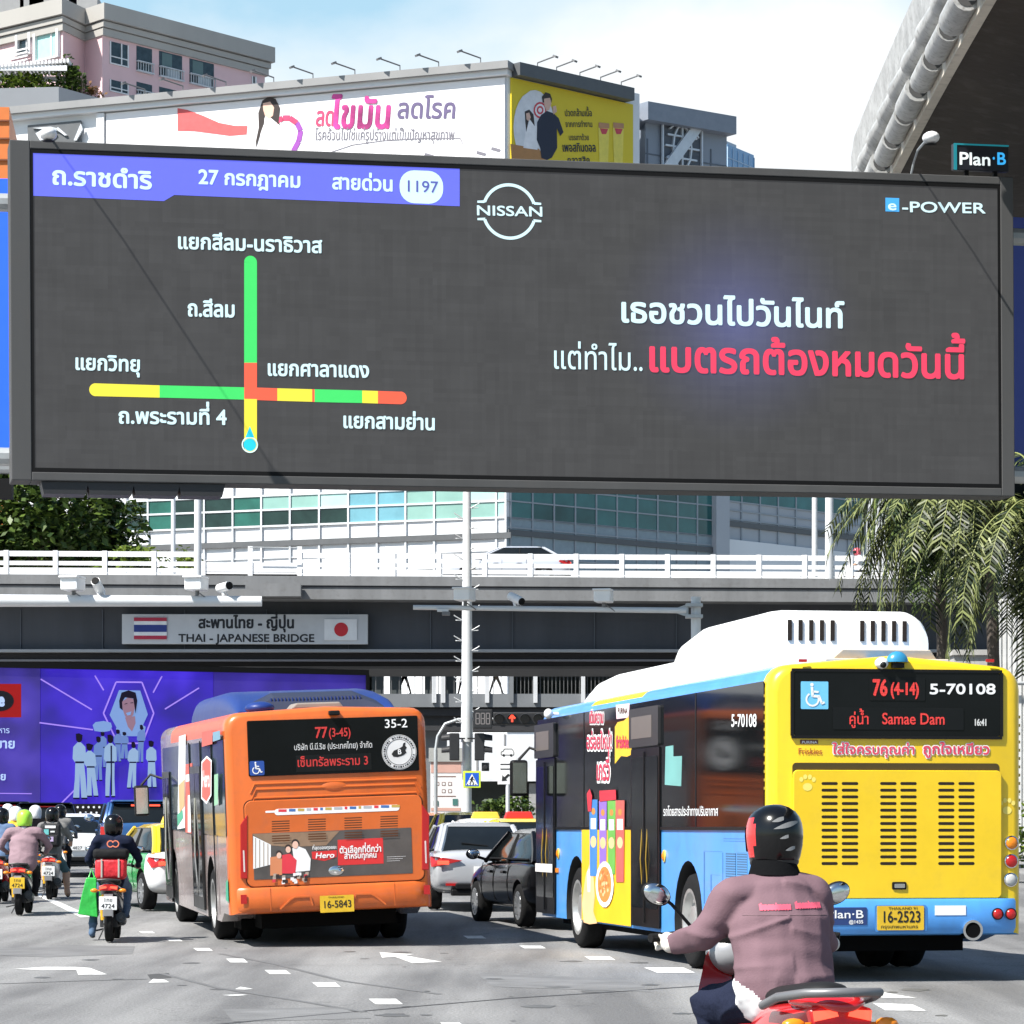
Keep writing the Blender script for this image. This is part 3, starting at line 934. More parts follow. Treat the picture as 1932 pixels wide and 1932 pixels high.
# lower terrace block in front with its planting
tb = thing('terrace_block', 'lower grey and white terrace of the pink apartment block carrying a planted pergola', 'building')
T0, T1, T2 = V((-46, 247, 0)), V((-35.2, 246, 0)), V((-26.6, 258, 0))
g = G(); g.prism([T0, T1, T2, T2 + V((-10, 3, 0)), T0 + V((0, 14, 0))], (0, 0, 56.6)); g.build('wall', M('terrace_white', (.30, .31, .33), .7, var=.05), tb)
fo = [T0, T1, T2, T2 + V((-10, 3, 0)), T0 + V((0, 12, 0))]
for z0, z1, d in ((56.6, 58.7, .7), (54.9, 56.4, .3)):
    g = G(); g.prism([p + V((0, 0, z0)) for p in grow(fo, d)], (0, 0, z1 - z0)); g.build('parapet', M('terrace_grey', (.20, .21, .225), .7, var=.06, scale=.3), tb)
pg = thing('pergola', 'white rooftop pergola with a slatted roof over green planting', 'pergola')
a, b = P(*ka(-40, 470), 249), P(*ka(392, 455), 249)
g = G()
for px in (70, 325, 382): q = P(*ka(px, 450), 249.3); g.box((q.x - .14, 249.2, 57.8), (q.x + .14, 249.5, 61.0))
g.build('posts', APF, pg)
g = G()
for i in range(22):
    x = a.x + (b.x - a.x) * i / 21; g.box((x, 247.5, 60.7 + .02 * i), (x + .17, 251.5, 61.0 + .02 * i))
g.box((a.x, 247.6, 60.5), (b.x, 247.8, 60.9)); g.box((a.x, 251.2, 60.5), (b.x, 251.4, 60.9))
g.build('slats', APF, pg)

# ------------------------------------------------------------------ foliage
def leaf_mat(name, col, hi):
    m = bpy.data.materials.new(name); m.use_nodes = True
    t = m.node_tree; b = t.nodes['Principled BSDF']
    b.inputs['Roughness'].default_value = .45; b.inputs['Specular IOR Level'].default_value = .4
    oi = t.nodes.new('ShaderNodeNewGeometry')
    r = t.nodes.new('ShaderNodeValToRGB')
    r.color_ramp.elements[0].color = (*col, 1); r.color_ramp.elements[1].color = (*hi, 1)
    t.links.new(oi.outputs['Random Per Island'], r.inputs[0])
    if 'palm' in name: r.color_ramp.elements[0].position = .3; r.color_ramp.elements[1].position = .9
    t.links.new(r.outputs[0], b.inputs['Base Color'])
    b.inputs['Transmission Weight'].default_value = 0
    tr = t.nodes.new('ShaderNodeBsdfTranslucent'); t.links.new(r.outputs[0], tr.inputs[0])
    mxs = t.nodes.new('ShaderNodeMixShader'); mxs.inputs[0].default_value = .25 if 'palm' not in name else .08
    t.links.new(b.outputs[0], mxs.inputs[1]); t.links.new(tr.outputs[0], mxs.inputs[2])
    t.links.new(mxs.outputs[0], t.nodes['Material Output'].inputs[0])
    return m
LEAF = leaf_mat('leaf_dark', (.014, .036, .010), (.115, .175, .03))
LEAF2 = leaf_mat('leaf_light', (.06, .11, .015), (.20, .26, .035))
LEAF3 = leaf_mat('leaf_palm', (.010, .022, .005), (.21, .24, .085))
LEAF4 = leaf_mat('leaf_palm_green', (.008, .025, .004), (.15, .22, .05))
BARK = M('bark', (.12, .09, .07), .9, bump=.4)

def crown(g, c, rad, n, leaf, rn, clumps=26):
    """leaves set in clumps through an uneven crown"""
    cl = []
    for _ in range(clumps):
        d = V((rn.gauss(0, 1), rn.gauss(0, 1), rn.gauss(0, 1))).normalized()
        k = rn.uniform(.35, .95)
        cl.append((V((c[0] + d.x * rad[0] * k, c[1] + d.y * rad[1] * k, c[2] + d.z * rad[2] * k)), rn.uniform(.22, .42)))
    for _ in range(n):
        cc, s_ = rn.choice(cl)
        d = V((rn.gauss(0, 1), rn.gauss(0, 1), rn.gauss(0, 1))).normalized() * rn.uniform(.5, 1) ** .5
        p = cc + V((d.x * rad[0], d.y * rad[1], d.z * rad[2])) * s_
        a = V((rn.gauss(0, 1), rn.gauss(0, 1), rn.gauss(-.3, .6))).normalized()
        b = a.cross(V((rn.gauss(0, .5), rn.gauss(0, .5), 1))).normalized()
        L_ = leaf * rn.uniform(.7, 1.3)
        g.face([p, p + a * L_ * .5 + b * L_ * .28, p + a * L_, p + a * L_ * .5 - b * L_ * .28])
    return cl

def tree(name, label, cat, loc, c, rad, n, leaf, mat, seed, group=None, trunk=.3):
    rn = random.Random(seed)
    t = thing(name, label, cat, loc, 0, group)
    g = G(); cl = crown(g, c, rad, n, leaf, rn); g.build('crown', mat, t, normals=False)
    g = G()
    g.tube([(0, 0, -.3), (.05, 0, c[2] * .5), (c[0] * .5, c[1] * .5, c[2] - rad[2] * .4), (c[0], c[1], c[2])], [trunk, trunk * .8, trunk * .55, trunk * .25], 8)
    for q, _ in cl[:9]:
        g.tube([(c[0] * .5, c[1] * .5, c[2] - rad[2] * .45), tuple(V((c[0], c[1], c[2])).lerp(q, .5) - V((0, 0, .3))), tuple(q)], [trunk * .4, trunk * .25, trunk * .1], 5)
    g.build('trunk', BARK, t)
    return t
q = P(40, 980, 140); tree('street_tree', 'dense dark green tree filling the left edge behind the flyover rail', 'tree', (q.x, 140, .6), (0, 0, 13.6), (3.6, 3.2, 3.9), 9500, .42, LEAF, 1, 'trees behind the flyover')
q = P(175, 980, 144); tree('street_tree', 'dense tree with sunlit leaves beside the white office windows', 'tree', (q.x, 144, .6), (0, 0, 14.2), (2.2, 2.6, 3.2), 6500, .40, LEAF, 2, 'trees behind the flyover')
q = P(285, 1035, 138); tree('small_tree', 'light yellow-green leafy young tree by the lamp posts on the flyover', 'tree', (q.x, 138, .6), (0, 0, 11.9), (2.6, 1.6, 1.5), 2600, .32, LEAF2, 3, None, .16)
q = P(345, 1030, 138); tree('small_tree', 'sparse yellow-green sapling right of the fuller young tree', 'tree', (q.x, 139, .6), (0, 0, 12.1), (.9, .9, 1.3), 700, .30, LEAF2, 4, None, .10)
def plantbed(name, label, cat, loc, size, n, leaf, mat, seed, cl=20):
    rn = random.Random(seed); t = thing(name, label, cat, loc)
    g = G(); crown(g, (0, 0, size[2]), size, n, leaf, rn, cl); g.build('leaves', mat, t, normals=False)
    g = G()
    for _ in range(10):
        x, y = rn.uniform(-.7, .7) * size[0], rn.uniform(-.5, .5) * size[1]; g.tube([(x, y, -.2), (x * 1.1, y, size[2])], .04, 5)
    g.build('stems', BARK, t)
    return t
q = P(*ka(110, 440), 249); plantbed('planted_shrub', 'bright green planting under the rooftop pergola', 'shrub', (q.x, 248.6, 58.2), (5.2, 1.0, 1.4), 1500, .42, LEAF2, 5)
q = P(*ka(400, 440), 249); plantbed('planted_shrub', 'rounded dark green shrub at the end of the rooftop pergola', 'shrub', (q.x, 248.8, 58.0), (1.5, 1.0, 2.0), 800, .4, LEAF, 6)
q = P(*ka(530, 450), 253); plantbed('planted_shrub', 'reddish brown shrub on the pink terrace', 'shrub', (q.x, 251, 57.6), (1.6, .8, 1.6), 400, .4, leaf_mat('leaf_brown', (.10, .07, .03), (.26, .14, .06)), 7)
plantbed('hedge', 'green clipped hedge behind the taxi roofs under the footbridge', 'hedge', (GP(955, 1640).x * 0 + P(950, 1535, 98).x, 98, 1.6), (1.1, .5, .55), 900, .16, LEAF, 8)

def palm(label, base, top, n, L_, seed, mat, leaflet=.9, spread=(0, 360), droop=1.0):
    rn = random.Random(seed)
    t = thing('palm_tree', label, 'palm', base, 0, 'palms at the right edge')
    d = V(top) - V(base)
    g = G(); k = 14; pts = []; rs = []
    for i in range(k + 1):
        pts.append(tuple(d * (i / k))); rs.append(.2 - .05 * i / k + (.012 if i % 2 else 0))
    g.tube(pts, rs, 10); g.build('trunk', M('palm_bark', (.12, .10, .085), .9, bump=.3), t)
    g = G(); mid = G()
    for f in range(n):
        az = R(rn.uniform(*spread)); e0 = R(rn.uniform(5, 70)); Lf = L_ * rn.uniform(.8, 1.15)
        p = V(d); dirh = V((math.cos(az), math.sin(az), 0)); el_ = e0
        segs = 22; spine = [p.copy()]
        for i in range(segs):
            el_ -= R(rn.uniform(5.2, 7.6)) * droop * (1.0 if i < 14 else .5)
            el_ = max(el_, R(-86))
            p = p + (dirh * math.cos(el_) + V((0, 0, math.sin(el_)))) * (Lf / segs)
            spine.append(p.copy())
        mid.tube(spine, [.045 - .038 * i / segs for i in range(segs + 1)], 5)
        for i in range(3, segs + 1):
            for s_ in (-1, 1):
                for q_ in range(2):
                    fr_ = i + q_ * .5 - .5
                    i0 = int(fr_); ff = fr_ - i0
                    b0 = spine[i0].lerp(spine[min(i0 + 1, segs)], ff)
                    tang = (spine[min(i0 + 1, segs)] - spine[max(i0 - 1, 0)]).normalized()
                    side = tang.cross(V((0, 0, 1)))
                    side = (side.normalized() if side.length > .05 else V((-dirh.y, dirh.x, 0))) * s_
                    ll = leaflet * (1 - .55 * abs(fr_ / segs - .45)) * rn.uniform(.8, 1.15)
                    dr = (side * 1.0 + tang * .5 + V((0, 0, -.25 + rn.uniform(-.3, .2)))).normalized()
                    m1 = b0 + dr * ll * .5; dr2 = (dr + V((0, 0, -.6))).normalized(); e_ = m1 + dr2 * ll * .5
                    w_ = tang * .028 + V((rn.uniform(-.01, .01), rn.uniform(-.01, .01), 0))
                    g.face([b0 - w_, b0 + w_, m1 + w_ * 1.1, m1 - w_ * 1.1]); g.face([m1 - w_ * 1.1, m1 + w_ * 1.1, e_])
    g.build('crown', mat, t, normals=False); mid.build('midribs', M('frond_rib', (.22, .25, .08), .6), t)
    return t
def palm_at(label, px, py, D, **k):
    q = P(px, py, D); return palm(label, (q.x + .3, D + .6, gz(D)), (q.x, D, q.z), **k)
palm_at('tall palm with a narrow skirt of drooping fronds in front of the flyover end', 1772, 905, 93, n=60, L_=4.1, seed=11, mat=LEAF4, leaflet=.8, droop=1.5)
palm_at('palm with grey-green feathery fronds hanging over the yellow bus roof', 1868, 935, 90, n=46, L_=5.6, seed=12, mat=LEAF3, leaflet=.8, droop=1.0)
palm_at('palm at the right edge with bright green arching fronds', 1990, 985, 88, n=40, L_=5.2, seed=14, mat=LEAF3, leaflet=.8, droop=1.05)
# ================================================================== LED BILLBOARD
FRAME = M('board_frame', (.08, .08, .08), .7, var=.12, scale=.3, dirt=.15, spec=.2, streak=(2, .25, 2))
FRAME_D = M('board_black', (.004, .004, .0045), .7, spec=.2)
SCR = M('led_face', (.036, .036, .036), .85, var=.10, scale=.8, emit=(.055, .055, .057), es=.42, spec=.1)
def led_modules(m, su, sv):
    """faint module grid: blocks of slightly different grey, as on an old LED wall"""
    t = m.node_tree; b = t.nodes['Principled BSDF']; ln = t.links.new
    tcn = t.nodes.new('ShaderNodeTexCoord')
    mpn = t.nodes.new('ShaderNodeMapping'); mpn.inputs['Scale'].default_value = (su, sv, 0)
    ln(tcn.outputs['Object'], mpn.inputs[0])
    fl_ = t.nodes.new('ShaderNodeVectorMath'); fl_.operation = 'FLOOR'; ln(mpn.outputs[0], fl_.inputs[0])
    wn = t.nodes.new('ShaderNodeTexWhiteNoise'); wn.noise_dimensions = '3D'; ln(fl_.outputs[0], wn.inputs['Vector'])
    mr = t.nodes.new('ShaderNodeMapRange'); mr.inputs['To Min'].default_value, mr.inputs['To Max'].default_value = .93, 1.07
    ln(wn.outputs['Value'], mr.inputs['Value'])
    src = b.inputs['Base Color'].links[0].from_socket
    mm = t.nodes.new('ShaderNodeMix'); mm.data_type = 'RGBA'; mm.blend_type = 'MULTIPLY'; mm.inputs[0].default_value = 1
    ln(src, mm.inputs[6]); ln(mr.outputs[0], mm.inputs[7]); ln(mm.outputs[2], b.inputs['Base Color'])
    return m
led_modules(SCR, 3.1, 3.1); led_modules(SCR, 9.3, 1.0); led_modules(SCR, .8, 9.3)
B0 = P(22, 0, 74); B1 = P(1917, 0, 79)
B0.z, B1.z = 9.66, 9.80
BW = (B1 - B0).length; BH = 7.93
bb = thing('led_billboard', 'huge landscape LED billboard showing a traffic map beside a car advertisement', 'billboard', mtx=vframe(B0, B1))
I4 = Matrix.Identity(4)
pb = Pl(bb, Matrix.Translation((0, 0, -.10)))
l0, b0_ = pb.uv(60, 890); l1, t1_ = pb.uv(1886, 342)
g = G()
x0, y0 = .47, .20; x1, y1 = BW - .34, BH - .19
g.box((0, 0, -1.1), (x0, BH, -.07)); g.box((x1, 0, -1.1), (BW, BH, -.07))
g.box((x0, 0, -1.1), (x1, y0, -.072)); g.box((x0, y1, -1.1), (x1, BH, -.072))
g.build('cabinet', FRAME, bb, bevel=.02)
g = G(); g.box((.02, .02, -1.08), (BW - .02, BH - .02, -.20)); g.build('back_panel', FRAME_D, bb)
g = G()
for a, b in (((x0, y0), (x0 + .07, y1)), ((x1 - .07, y0), (x1, y1)), ((x0 + .07, y0), (x1 - .07, y0 + .1)), ((x0 + .07, y1 - .1), (x1 - .07, y1))):
    g.box((a[0], a[1], -.2), (b[0], b[1], -.085))
g.build('border', FRAME_D, bb)
g = G(); g.box((x0 + .07, y0 + .1, -.19), (x1 - .07, y1 - .1, -.10)); screen = g.build('screen', SCR, bb)
def em(name, hexc, es=.46, base=.35):
    c = srgb(hexc)
    return M(name, tuple(q * base for q in c), .6, var=.04, scale=3, emit=c, es=es, spec=.2)
LW = em('led_white', '#d8f8ff', .46); LBL = em('led_violet', '#7078ff', .42); LG = em('led_green', '#4be673', .42); LY = em('led_yellow', '#f8ea4c', .44)
LR = em('led_red', '#ff6a50', .42); LC = em('led_cyan', '#30d8f0', .42); LPK = em('led_pink', '#ff4a6a', .42); LEB = em('led_sky', '#50b4ff', .42); LINK = em('led_ink', '#6a70c8', .3)
LVG = em('led_paleborder', '#e8fff8', .46)
k4 = crop(0, 232.6, .46296); k5 = crop(858.7, 304.1, .55556)
g = G(); pb.poly(g, [k4(*p) for p in ((130, 86), (1873, 165), (1873, 338), (710, 292), (668, 317), (130, 295))], .004)
hd = g.build('header_panel', LBL, screen, mtx=Matrix.Translation((0, 0, -.10)))
g = G()
a = pb.uv(*k4(1628, 190)); b = pb.uv(*k4(1806, 330)); g.flat(rrect(a[0], b[1], b[0], a[1], .35, 6), .008); g.build('number_box', LW, screen, mtx=Matrix.Translation((0, 0, -.10)))
def led(t, xa, ya, xb, yb, h, mat=LW, bold=.018, k=k4, w=.012):
    """text from crop point a to b along the baseline, letter height h in crop units"""
    g = G()
    pa, pb_ = k(xa, ya), k(xb, yb)
    A, Bq = pb.uv(*pa), pb.uv(*pb_)
    hh = abs(pb.uv(*k(xa, ya - h))[1] - A[1])
    emh = hh / (.56 if any('\u0e00' <= q <= '\u0e7f' for q in t) else .72)
    rot = math.atan2(Bq[1] - A[1], Bq[0] - A[0])
    letters(g, t, A[0], A[1], emh, A[0] + math.hypot(Bq[0] - A[0], Bq[1] - A[1]), w, bold, rot=rot)
    return g.build('lettering', mat, screen, mtx=Matrix.Translation((0, 0, -.10)))
led('ถ.ราชดำริ', 208, 247, 620, 268, 55, bold=.03)
led('27 กรกฎาคม', 808, 246, 1228, 262, 46, bold=.028)
led('สายด่วน', 1352, 267, 1604, 277, 46, bold=.028)
led('1197', 1648, 278, 1786, 284, 48, LINK, .012, w=.016)
led('แยกสีลม-นราธิวาส', 720, 510, 1314, 528, 48, bold=.026)
led('ถ.สีลม', 762, 785, 960, 790, 50, bold=.026)
led('แยกวิทยุ', 302, 1003, 574, 1012, 48, bold=.026)
led('แยกศาลาแดง', 1086, 1027, 1506, 1036, 48, bold=.026)
led('ถ.พระรามที่ 4', 480, 1222, 924, 1228, 48, bold=.026)
led('แยกสามย่าน', 1394, 1240, 1776, 1250, 48, bold=.026)
kN = crop(572.4, 71.55, .37037)
led('NISSAN', 70, 183, 300, 188, 34, LW, .020, k5)
led('e', 1468, 166, 1500, 166, 34, LW, .02, k5, .014)
led('-POWER', 1516, 172, 1800, 177, 36, LW, .022, k5)
led('เธอชวนไปวันไนท์', 556, 545, 1322, 566, 66, LW, .026, k5)
led('แต่ทำไม..', 328, 704, 640, 712, 62, LW, .004, k5)
led('แบตรถต้องหมดวันนี้', 650, 712, 1736, 738, 82, LPK, .026, k5)
g = G()
T_ = Matrix.Translation((0, 0, -.10))
cx_, cy_ = pb.uv(*k5(184, 171)); rx_ = (pb.uv(*k5(270, 171))[0] - pb.uv(*k5(98, 171))[0]) / 2
for a0, a1 in ((19, 161), (199, 341)):
    annulus(g, cx_, cy_, rx_ * .97, rx_ * 1.09, .006, 0, 30, a0, a1)
for sx_ in (-1, 1):
    for sy_ in (-1, 1):
        xx = cx_ + sx_ * rx_ * .98; yy = cy_ + sy_ * rx_ * .335
        g.flat([(xx, yy - .025), (xx + sx_ * rx_ * .28, yy - .025), (xx + sx_ * rx_ * .28, yy + .025), (xx - sx_ * .02, yy + .04)], .009)
g.build('emblem_ring', LW, screen, mtx=T_)
g = G(); a = pb.uv(*k5(1461, 124)); b = pb.uv(*k5(1508, 172)); g.flat(rrect(a[0], b[1], b[0], a[1]), .006); g.build('emblem_square', LEB, screen, mtx=T_)
# traffic map
g = G()
def seg(p, q, r, q2, mi):
    pb.poly(g, [k4(*p), k4(*q), k4(*r), k4(*q2)], .006, mi=mi)
def endcap(cx, cy, mi, a0, a1):
    u, v = pb.uv(*k4(cx, cy)); rr = pb.uv(*k4(1047, cy))[0] - pb.uv(*k4(995, cy))[0]
    g.flat(disc(u, v, rr / 2, rr / 2, 14, a0, a1), .006, mi=mi)
seg((995, 566), (1047, 566), (1047, 976), (995, 976), 0); endcap(1021, 566, 0, 0, 180)
seg((995, 976), (1047, 976), (1047, 1124), (995, 1123), 2)
seg((995, 1123), (1047, 1124), (1047, 1316), (995, 1316), 1); endcap(1021, 1316, 1, 180, 360)
seg((390, 1060), (650, 1068), (650, 1118), (390, 1112), 1); endcap(390, 1086, 1, 90, 270)
seg((650, 1068), (995, 1076), (995, 1126), (650, 1118), 0)
seg((1047, 1077), (1130, 1080), (1130, 1131), (1047, 1128), 2); seg((1130, 1080), (1272, 1084), (1272, 1135), (1130, 1131), 1)
seg((1272, 1084), (1282, 1084), (1282, 1136), (1272, 1135), 2); seg((1282, 1084), (1476, 1089), (1476, 1140), (1282, 1136), 0)
seg((1476, 1089), (1540, 1091), (1540, 1142), (1476, 1140), 1); seg((1540, 1091), (1632, 1094), (1632, 1145), (1540, 1142), 2); endcap(1632, 1119, 2, -90, 90)
u, v = pb.uv(*k4(1018, 1310)); g.flat(disc(u, v, .15, .15, 16), .010, mi=3); annulus(g, u, v, .165, .195, .009, 4, 20)
pb.poly(g, [k4(1018, 1235), k4(1036, 1280), k4(1000, 1280)], .010, mi=3)
g.build('traffic_map', [LG, LY, LR, LC, LVG], screen, mtx=T_)
# soft violet glow in the middle of the advertisement, part of the picture the screen shows
t = SCR.node_tree; b = t.nodes['Principled BSDF']
tcn = t.nodes.new('ShaderNodeTexCoord'); mpn = t.nodes.new('ShaderNodeMapping')
gc = pb.uv(*k5(955, 540)); gw, gh = 3.4, 3.2
mpn.inputs['Location'].default_value = (-gc[0] / gw, -gc[1] / gh, 0); mpn.inputs['Scale'].default_value = (1 / gw, 1 / gh, 0)
gr = t.nodes.new('ShaderNodeTexGradient'); gr.gradient_type = 'QUADRATIC_SPHERE'
t.links.new(tcn.outputs['Object'], mpn.inputs[0]); t.links.new(mpn.outputs[0], gr.inputs[0])
mc = t.nodes.new('ShaderNodeMix'); mc.data_type = 'RGBA'
mc.inputs[6].default_value = (.023, .023, .024, 1); mc.inputs[7].default_value = (.055, .062, .155, 1)
t.links.new(gr.outputs['Fac'], mc.inputs[0]); t.links.new(mc.outputs[2], b.inputs['Emission Color']); b.inputs['Emission Strength'].default_value = 1.0
# steps, underside brackets, rear carrying beams
g = G()
for i in range(4):
    g.prism([(.75 + i * 1.07, -.30 + .0, -.15), (1.72 + i * 1.07, -.30, -.15), (1.72 + i * 1.07 + .07, -.01, -.15), (.69 + i * 1.07, -.01, -.15)], (0, 0, -.8))
g.build('underside_hatches', M('hatch_black', (.02, .02, .022), .5), bb)
STEEL = M('galvanised_steel', (.42, .44, .45), .45, .3, var=.1)
g = G()
for z in (.7, BH - 1.2):
    g.tube([(-9, z, -1.5), (BW + 9, z, -1.5)], .22, 10)
for x in (1.5, 6, 12, 18, 23): g.box((x - .15, .3, -1.7), (x + .15, BH - .3, -1.1))
g.build('carrying_beams', STEEL, bb)
g = G()
for x in (-8.6, BW + 8.6): g = G(); g.tube([(x, -9.8, -1.5), (x, BH + .5, -1.5)], .45, 14); g.build('support_column', STEEL, bb)
# maker's sign and the two lamps
ps = thing('led_sign', 'small black sign with white and blue lettering on top of the LED billboard', 'sign', mtx=vframe(B0, B1))
k3 = crop(1288, 0, 1 / 3)
pp = Pl(ps, Matrix.Translation((0, 0, -.3)))
a = pp.uv(*k3(1535, 960)); b = pp.uv(*k3(1846, 822))
g = G(); g.box((a[0], a[1], -.5), (b[0], b[1], -.31)); g.build('panel', M('sign_black', (.012, .013, .02), .4), ps, bevel=.02)
g = G(); g.box((a[0], a[1], -.309), (a[0] + .08, b[1], -.29)); g.box((a[0], b[1] - .04, -.309), (b[0], b[1], -.291)); g.build('edge_strip', em('sign_cyan', '#30a8b8', .18), ps)
for x in (.9, 3.0): pass
g = G()
for xx in (a[0] + (b[0] - a[0]) * .25, a[0] + (b[0] - a[0]) * .77): g.box((xx - .05, BH - .02, -.45), (xx + .05, a[1] + .02, -.36))
g.build('legs', FRAME_D, ps)
def sgn(t_, xa, xb, yb_, h, mat):
    g = G(); A = pp.uv(*k3(xa, yb_)); Bq = pp.uv(*k3(xb, yb_)); hh = pp.uv(*k3(xa, yb_ - h))[1] - A[1]
    letters(g, t_, A[0], A[1], hh / .72, Bq[0], -.0 + .0, .02); g.build('lettering', mat, ps, mtx=Matrix.Translation((0, 0, -.3)))
sgn('Plan', 1562, 1746, 930, 72, em('sign_white', '#f4ffff', .5)); sgn('·', 1752, 1770, 930, 72, em('sign_blue', '#40b8ff', .5)); sgn('B', 1776, 1830, 930, 70, em('sign_blue', '#40b8ff', .5))
LAMPM = M('lamp_white', (.7, .7, .7), .35)
def board_lamp(u, label, L_, rise, du, hump):
    t = thing('board_floodlight', label, 'floodlight', mtx=bb.matrix_world @ Matrix.Translation((u, BH, -.3)), group='lamps on arms above the billboard')
    g = G(); g.tube([(0, -.1, 0), (0, hump * .6, .25), (du * .3, hump, L_ * .35), (du * .7, (hump + rise) * .5, L_ * .7), (du, rise, L_)], .03, 6); g.build('arm', STEEL, t)
    g = G(); g.ell((du, rise - .02, L_ + .1), (.20, .15, .28), 0, 12, 8); g.build('lamp_head', LAMPM, t, smooth=True)
    g = G(); g.flat(disc(0, 0, .14, .14, 12), 0); g.build('lamp_glass', FRAME_D, t, mtx=Matrix.Translation((du, rise - .18, L_ + .12)) @ Matrix.Rotation(R(90), 4, 'X'))
board_lamp(pb.uv(98, 262)[0], 'silver floodlight on an arm at the billboard top above the violet header', 2.9, -.42, -.25, .05)
board_lamp(pb.uv(1722, 330)[0], 'silver floodlight on a bent arm at the billboard top beside the small black sign', 2.9, .30, -.5, .4)

# blue boards at both edges
sb = thing('blue_billboard', 'plain bright blue board at the left edge beside the LED billboard', 'billboard', mtx=vframe(P(-260, 850, 88), P(24, 850, 88)))
g = G(); g.box((0, 0, -.5), (284 / FPX * 88, 513 / FPX * 88, 0)); g.build('panel', M('board_blue_sunlit', srgb('#1450f0'), .5, var=.03, emit='#1c62ff', es=.28), sb)  # emission puts the sunlit brightness into the panel itself
g = G(); g.tube([(-1, -.4, -.3), (4.1, -.4, -.3)], .22, 12); g.build('carrying_beam', STEEL, sb)
g = G(); g.box((-1, -1.3, -.6), (4.1, -.75, -.2)); g.box((.2, -12, -.6), (.7, -.5, -.2)); g.build('support_columns', FRAME_D, sb)
sb = thing('blue_billboard', 'plain blue board in shade at the right edge behind the LED billboard frame', 'billboard', mtx=vframe(P(1905, 890, 88), P(2150, 890, 92)))
g = G(); g.box((0, 0, -.5), (4.2, 480 / FPX * 88, 0)); g.build('panel', M('board_blue_shaded', (.01, .03, .30), .5, var=.03), sb)  # blue board in shade; the shade is put into this darker colour
g = G(); g.box((-.1, -.7, -.6), (4.2, -.05, -.1)); g.box((2.5, -12, -.6), (3, -.6, -.2)); g.build('support_columns', FRAME_D, sb)
ob = thing('orange_building', 'orange panelled building corner behind the bright blue board', 'building')
a, b = P(-300, 0, 150), P(17.5, 0, 150); c = P(34, 0, 158)
top = P(0, 202, 150).z
g = G(); g.prism([V((a.x, a.y, 0)), V((b.x, b.y, 0)), V((c.x, c.y, 0)), V((a.x, 170, 0))], (0, 0, top)); g.build('wall', M('orange_panel', (.62, .17, .035), .55, var=.05), ob)
g = G()
for y in (228, 262, 302, 362):
    z = P(0, y, 150).z; g.box((a.x, 149.9, z - .04), (b.x + .01, 149.99, z + .04))
g.build('panel_seams', M('orange_seam', (.2, .06, .02), .7), ob)

# ================================================================== ELEVATED RAILWAY (upper right)
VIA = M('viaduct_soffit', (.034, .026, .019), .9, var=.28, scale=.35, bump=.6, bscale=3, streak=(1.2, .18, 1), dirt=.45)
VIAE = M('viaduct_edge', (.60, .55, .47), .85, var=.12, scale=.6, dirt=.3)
PIPE = M('pipe_cladding', (.42, .42, .41), .5, .1, var=.25, scale=1.5, dirt=.6)
PIPED = M('pipe_end', (.06, .06, .06), .7)
vd = thing('elevated_railway', 'dark concrete elevated railway viaduct curving overhead at the upper right', 'viaduct')
ZV = 20.0
cl_ = []
for y in range(6, 99, 3): cl_.append(V((10.54 + .0005 * max(0, y - 72) ** 2, y, ZV)))
hd_ = R(88)
p = cl_[-1].copy()
for i in range(40):
    hd_ -= R(2.3); p = p + V((math.cos(hd_), math.sin(hd_), 0)) * 3; cl_.append(p.copy())
def off(i, d, dz=0):
    t_ = (cl_[min(i + 1, len(cl_) - 1)] - cl_[max(i - 1, 0)]).normalized(); n_ = V((t_.y, -t_.x, 0))
    return cl_[i] + n_ * d + V((0, 0, dz))
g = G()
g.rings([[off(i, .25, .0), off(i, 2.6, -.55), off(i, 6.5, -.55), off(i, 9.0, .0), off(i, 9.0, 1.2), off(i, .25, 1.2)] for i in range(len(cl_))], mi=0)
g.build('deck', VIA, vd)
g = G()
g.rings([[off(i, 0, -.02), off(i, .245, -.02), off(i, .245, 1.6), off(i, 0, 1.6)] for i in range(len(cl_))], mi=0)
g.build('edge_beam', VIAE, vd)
g = G()
g.box((17.6, 78, -.2), (20.0, 81, ZV - .56)); g.build('pier', VIAE, vd)
# cladding pipes hung along the parapet, one short pipe per bay
for k, i in enumerate(range(18, 33)):
    a0_, a1_ = off(i, -.22, .42), off(i + 1, -.22, .42)
    d = a1_ - a0_
    pa = a0_ + d * .02; pz = a0_ + d * .80
    g = G(); g.tube([pa, pz], .30 + .05 * (k % 3 == 1), 14, 0); g.tube([pa - d * .005, pa + d * .01], .25, 14, 1)
    n_ = V((d.y, -d.x, 0)).normalized()
    g.box((-.08, -.0, -.0), (.08, .9, .1), 1, Matrix.Translation(pa) @ n_.to_track_quat('Y', 'Z').to_matrix().to_4x4())
    g.tube([pa + V((0, 0, .85)) + n_ * .0, pz + V((0, 0, .62)) - n_ * .12 + d * .25], [.22, .34], 12, 0)
    o = g.build('drain_pipe', [PIPE, PIPED], vd, smooth=True)
    o['label'] = 'short pale pipe section on the viaduct edge'
g = G()
g.rings([[off(i, -.42, 1.35), off(i, -.1, 1.35), off(i, -.1, 2.6), off(i, -.3, 2.7), off(i, -.5, 2.4)] for i in range(15, 34)])
g.build('parapet_cladding', PIPE, vd)
"""seams"""
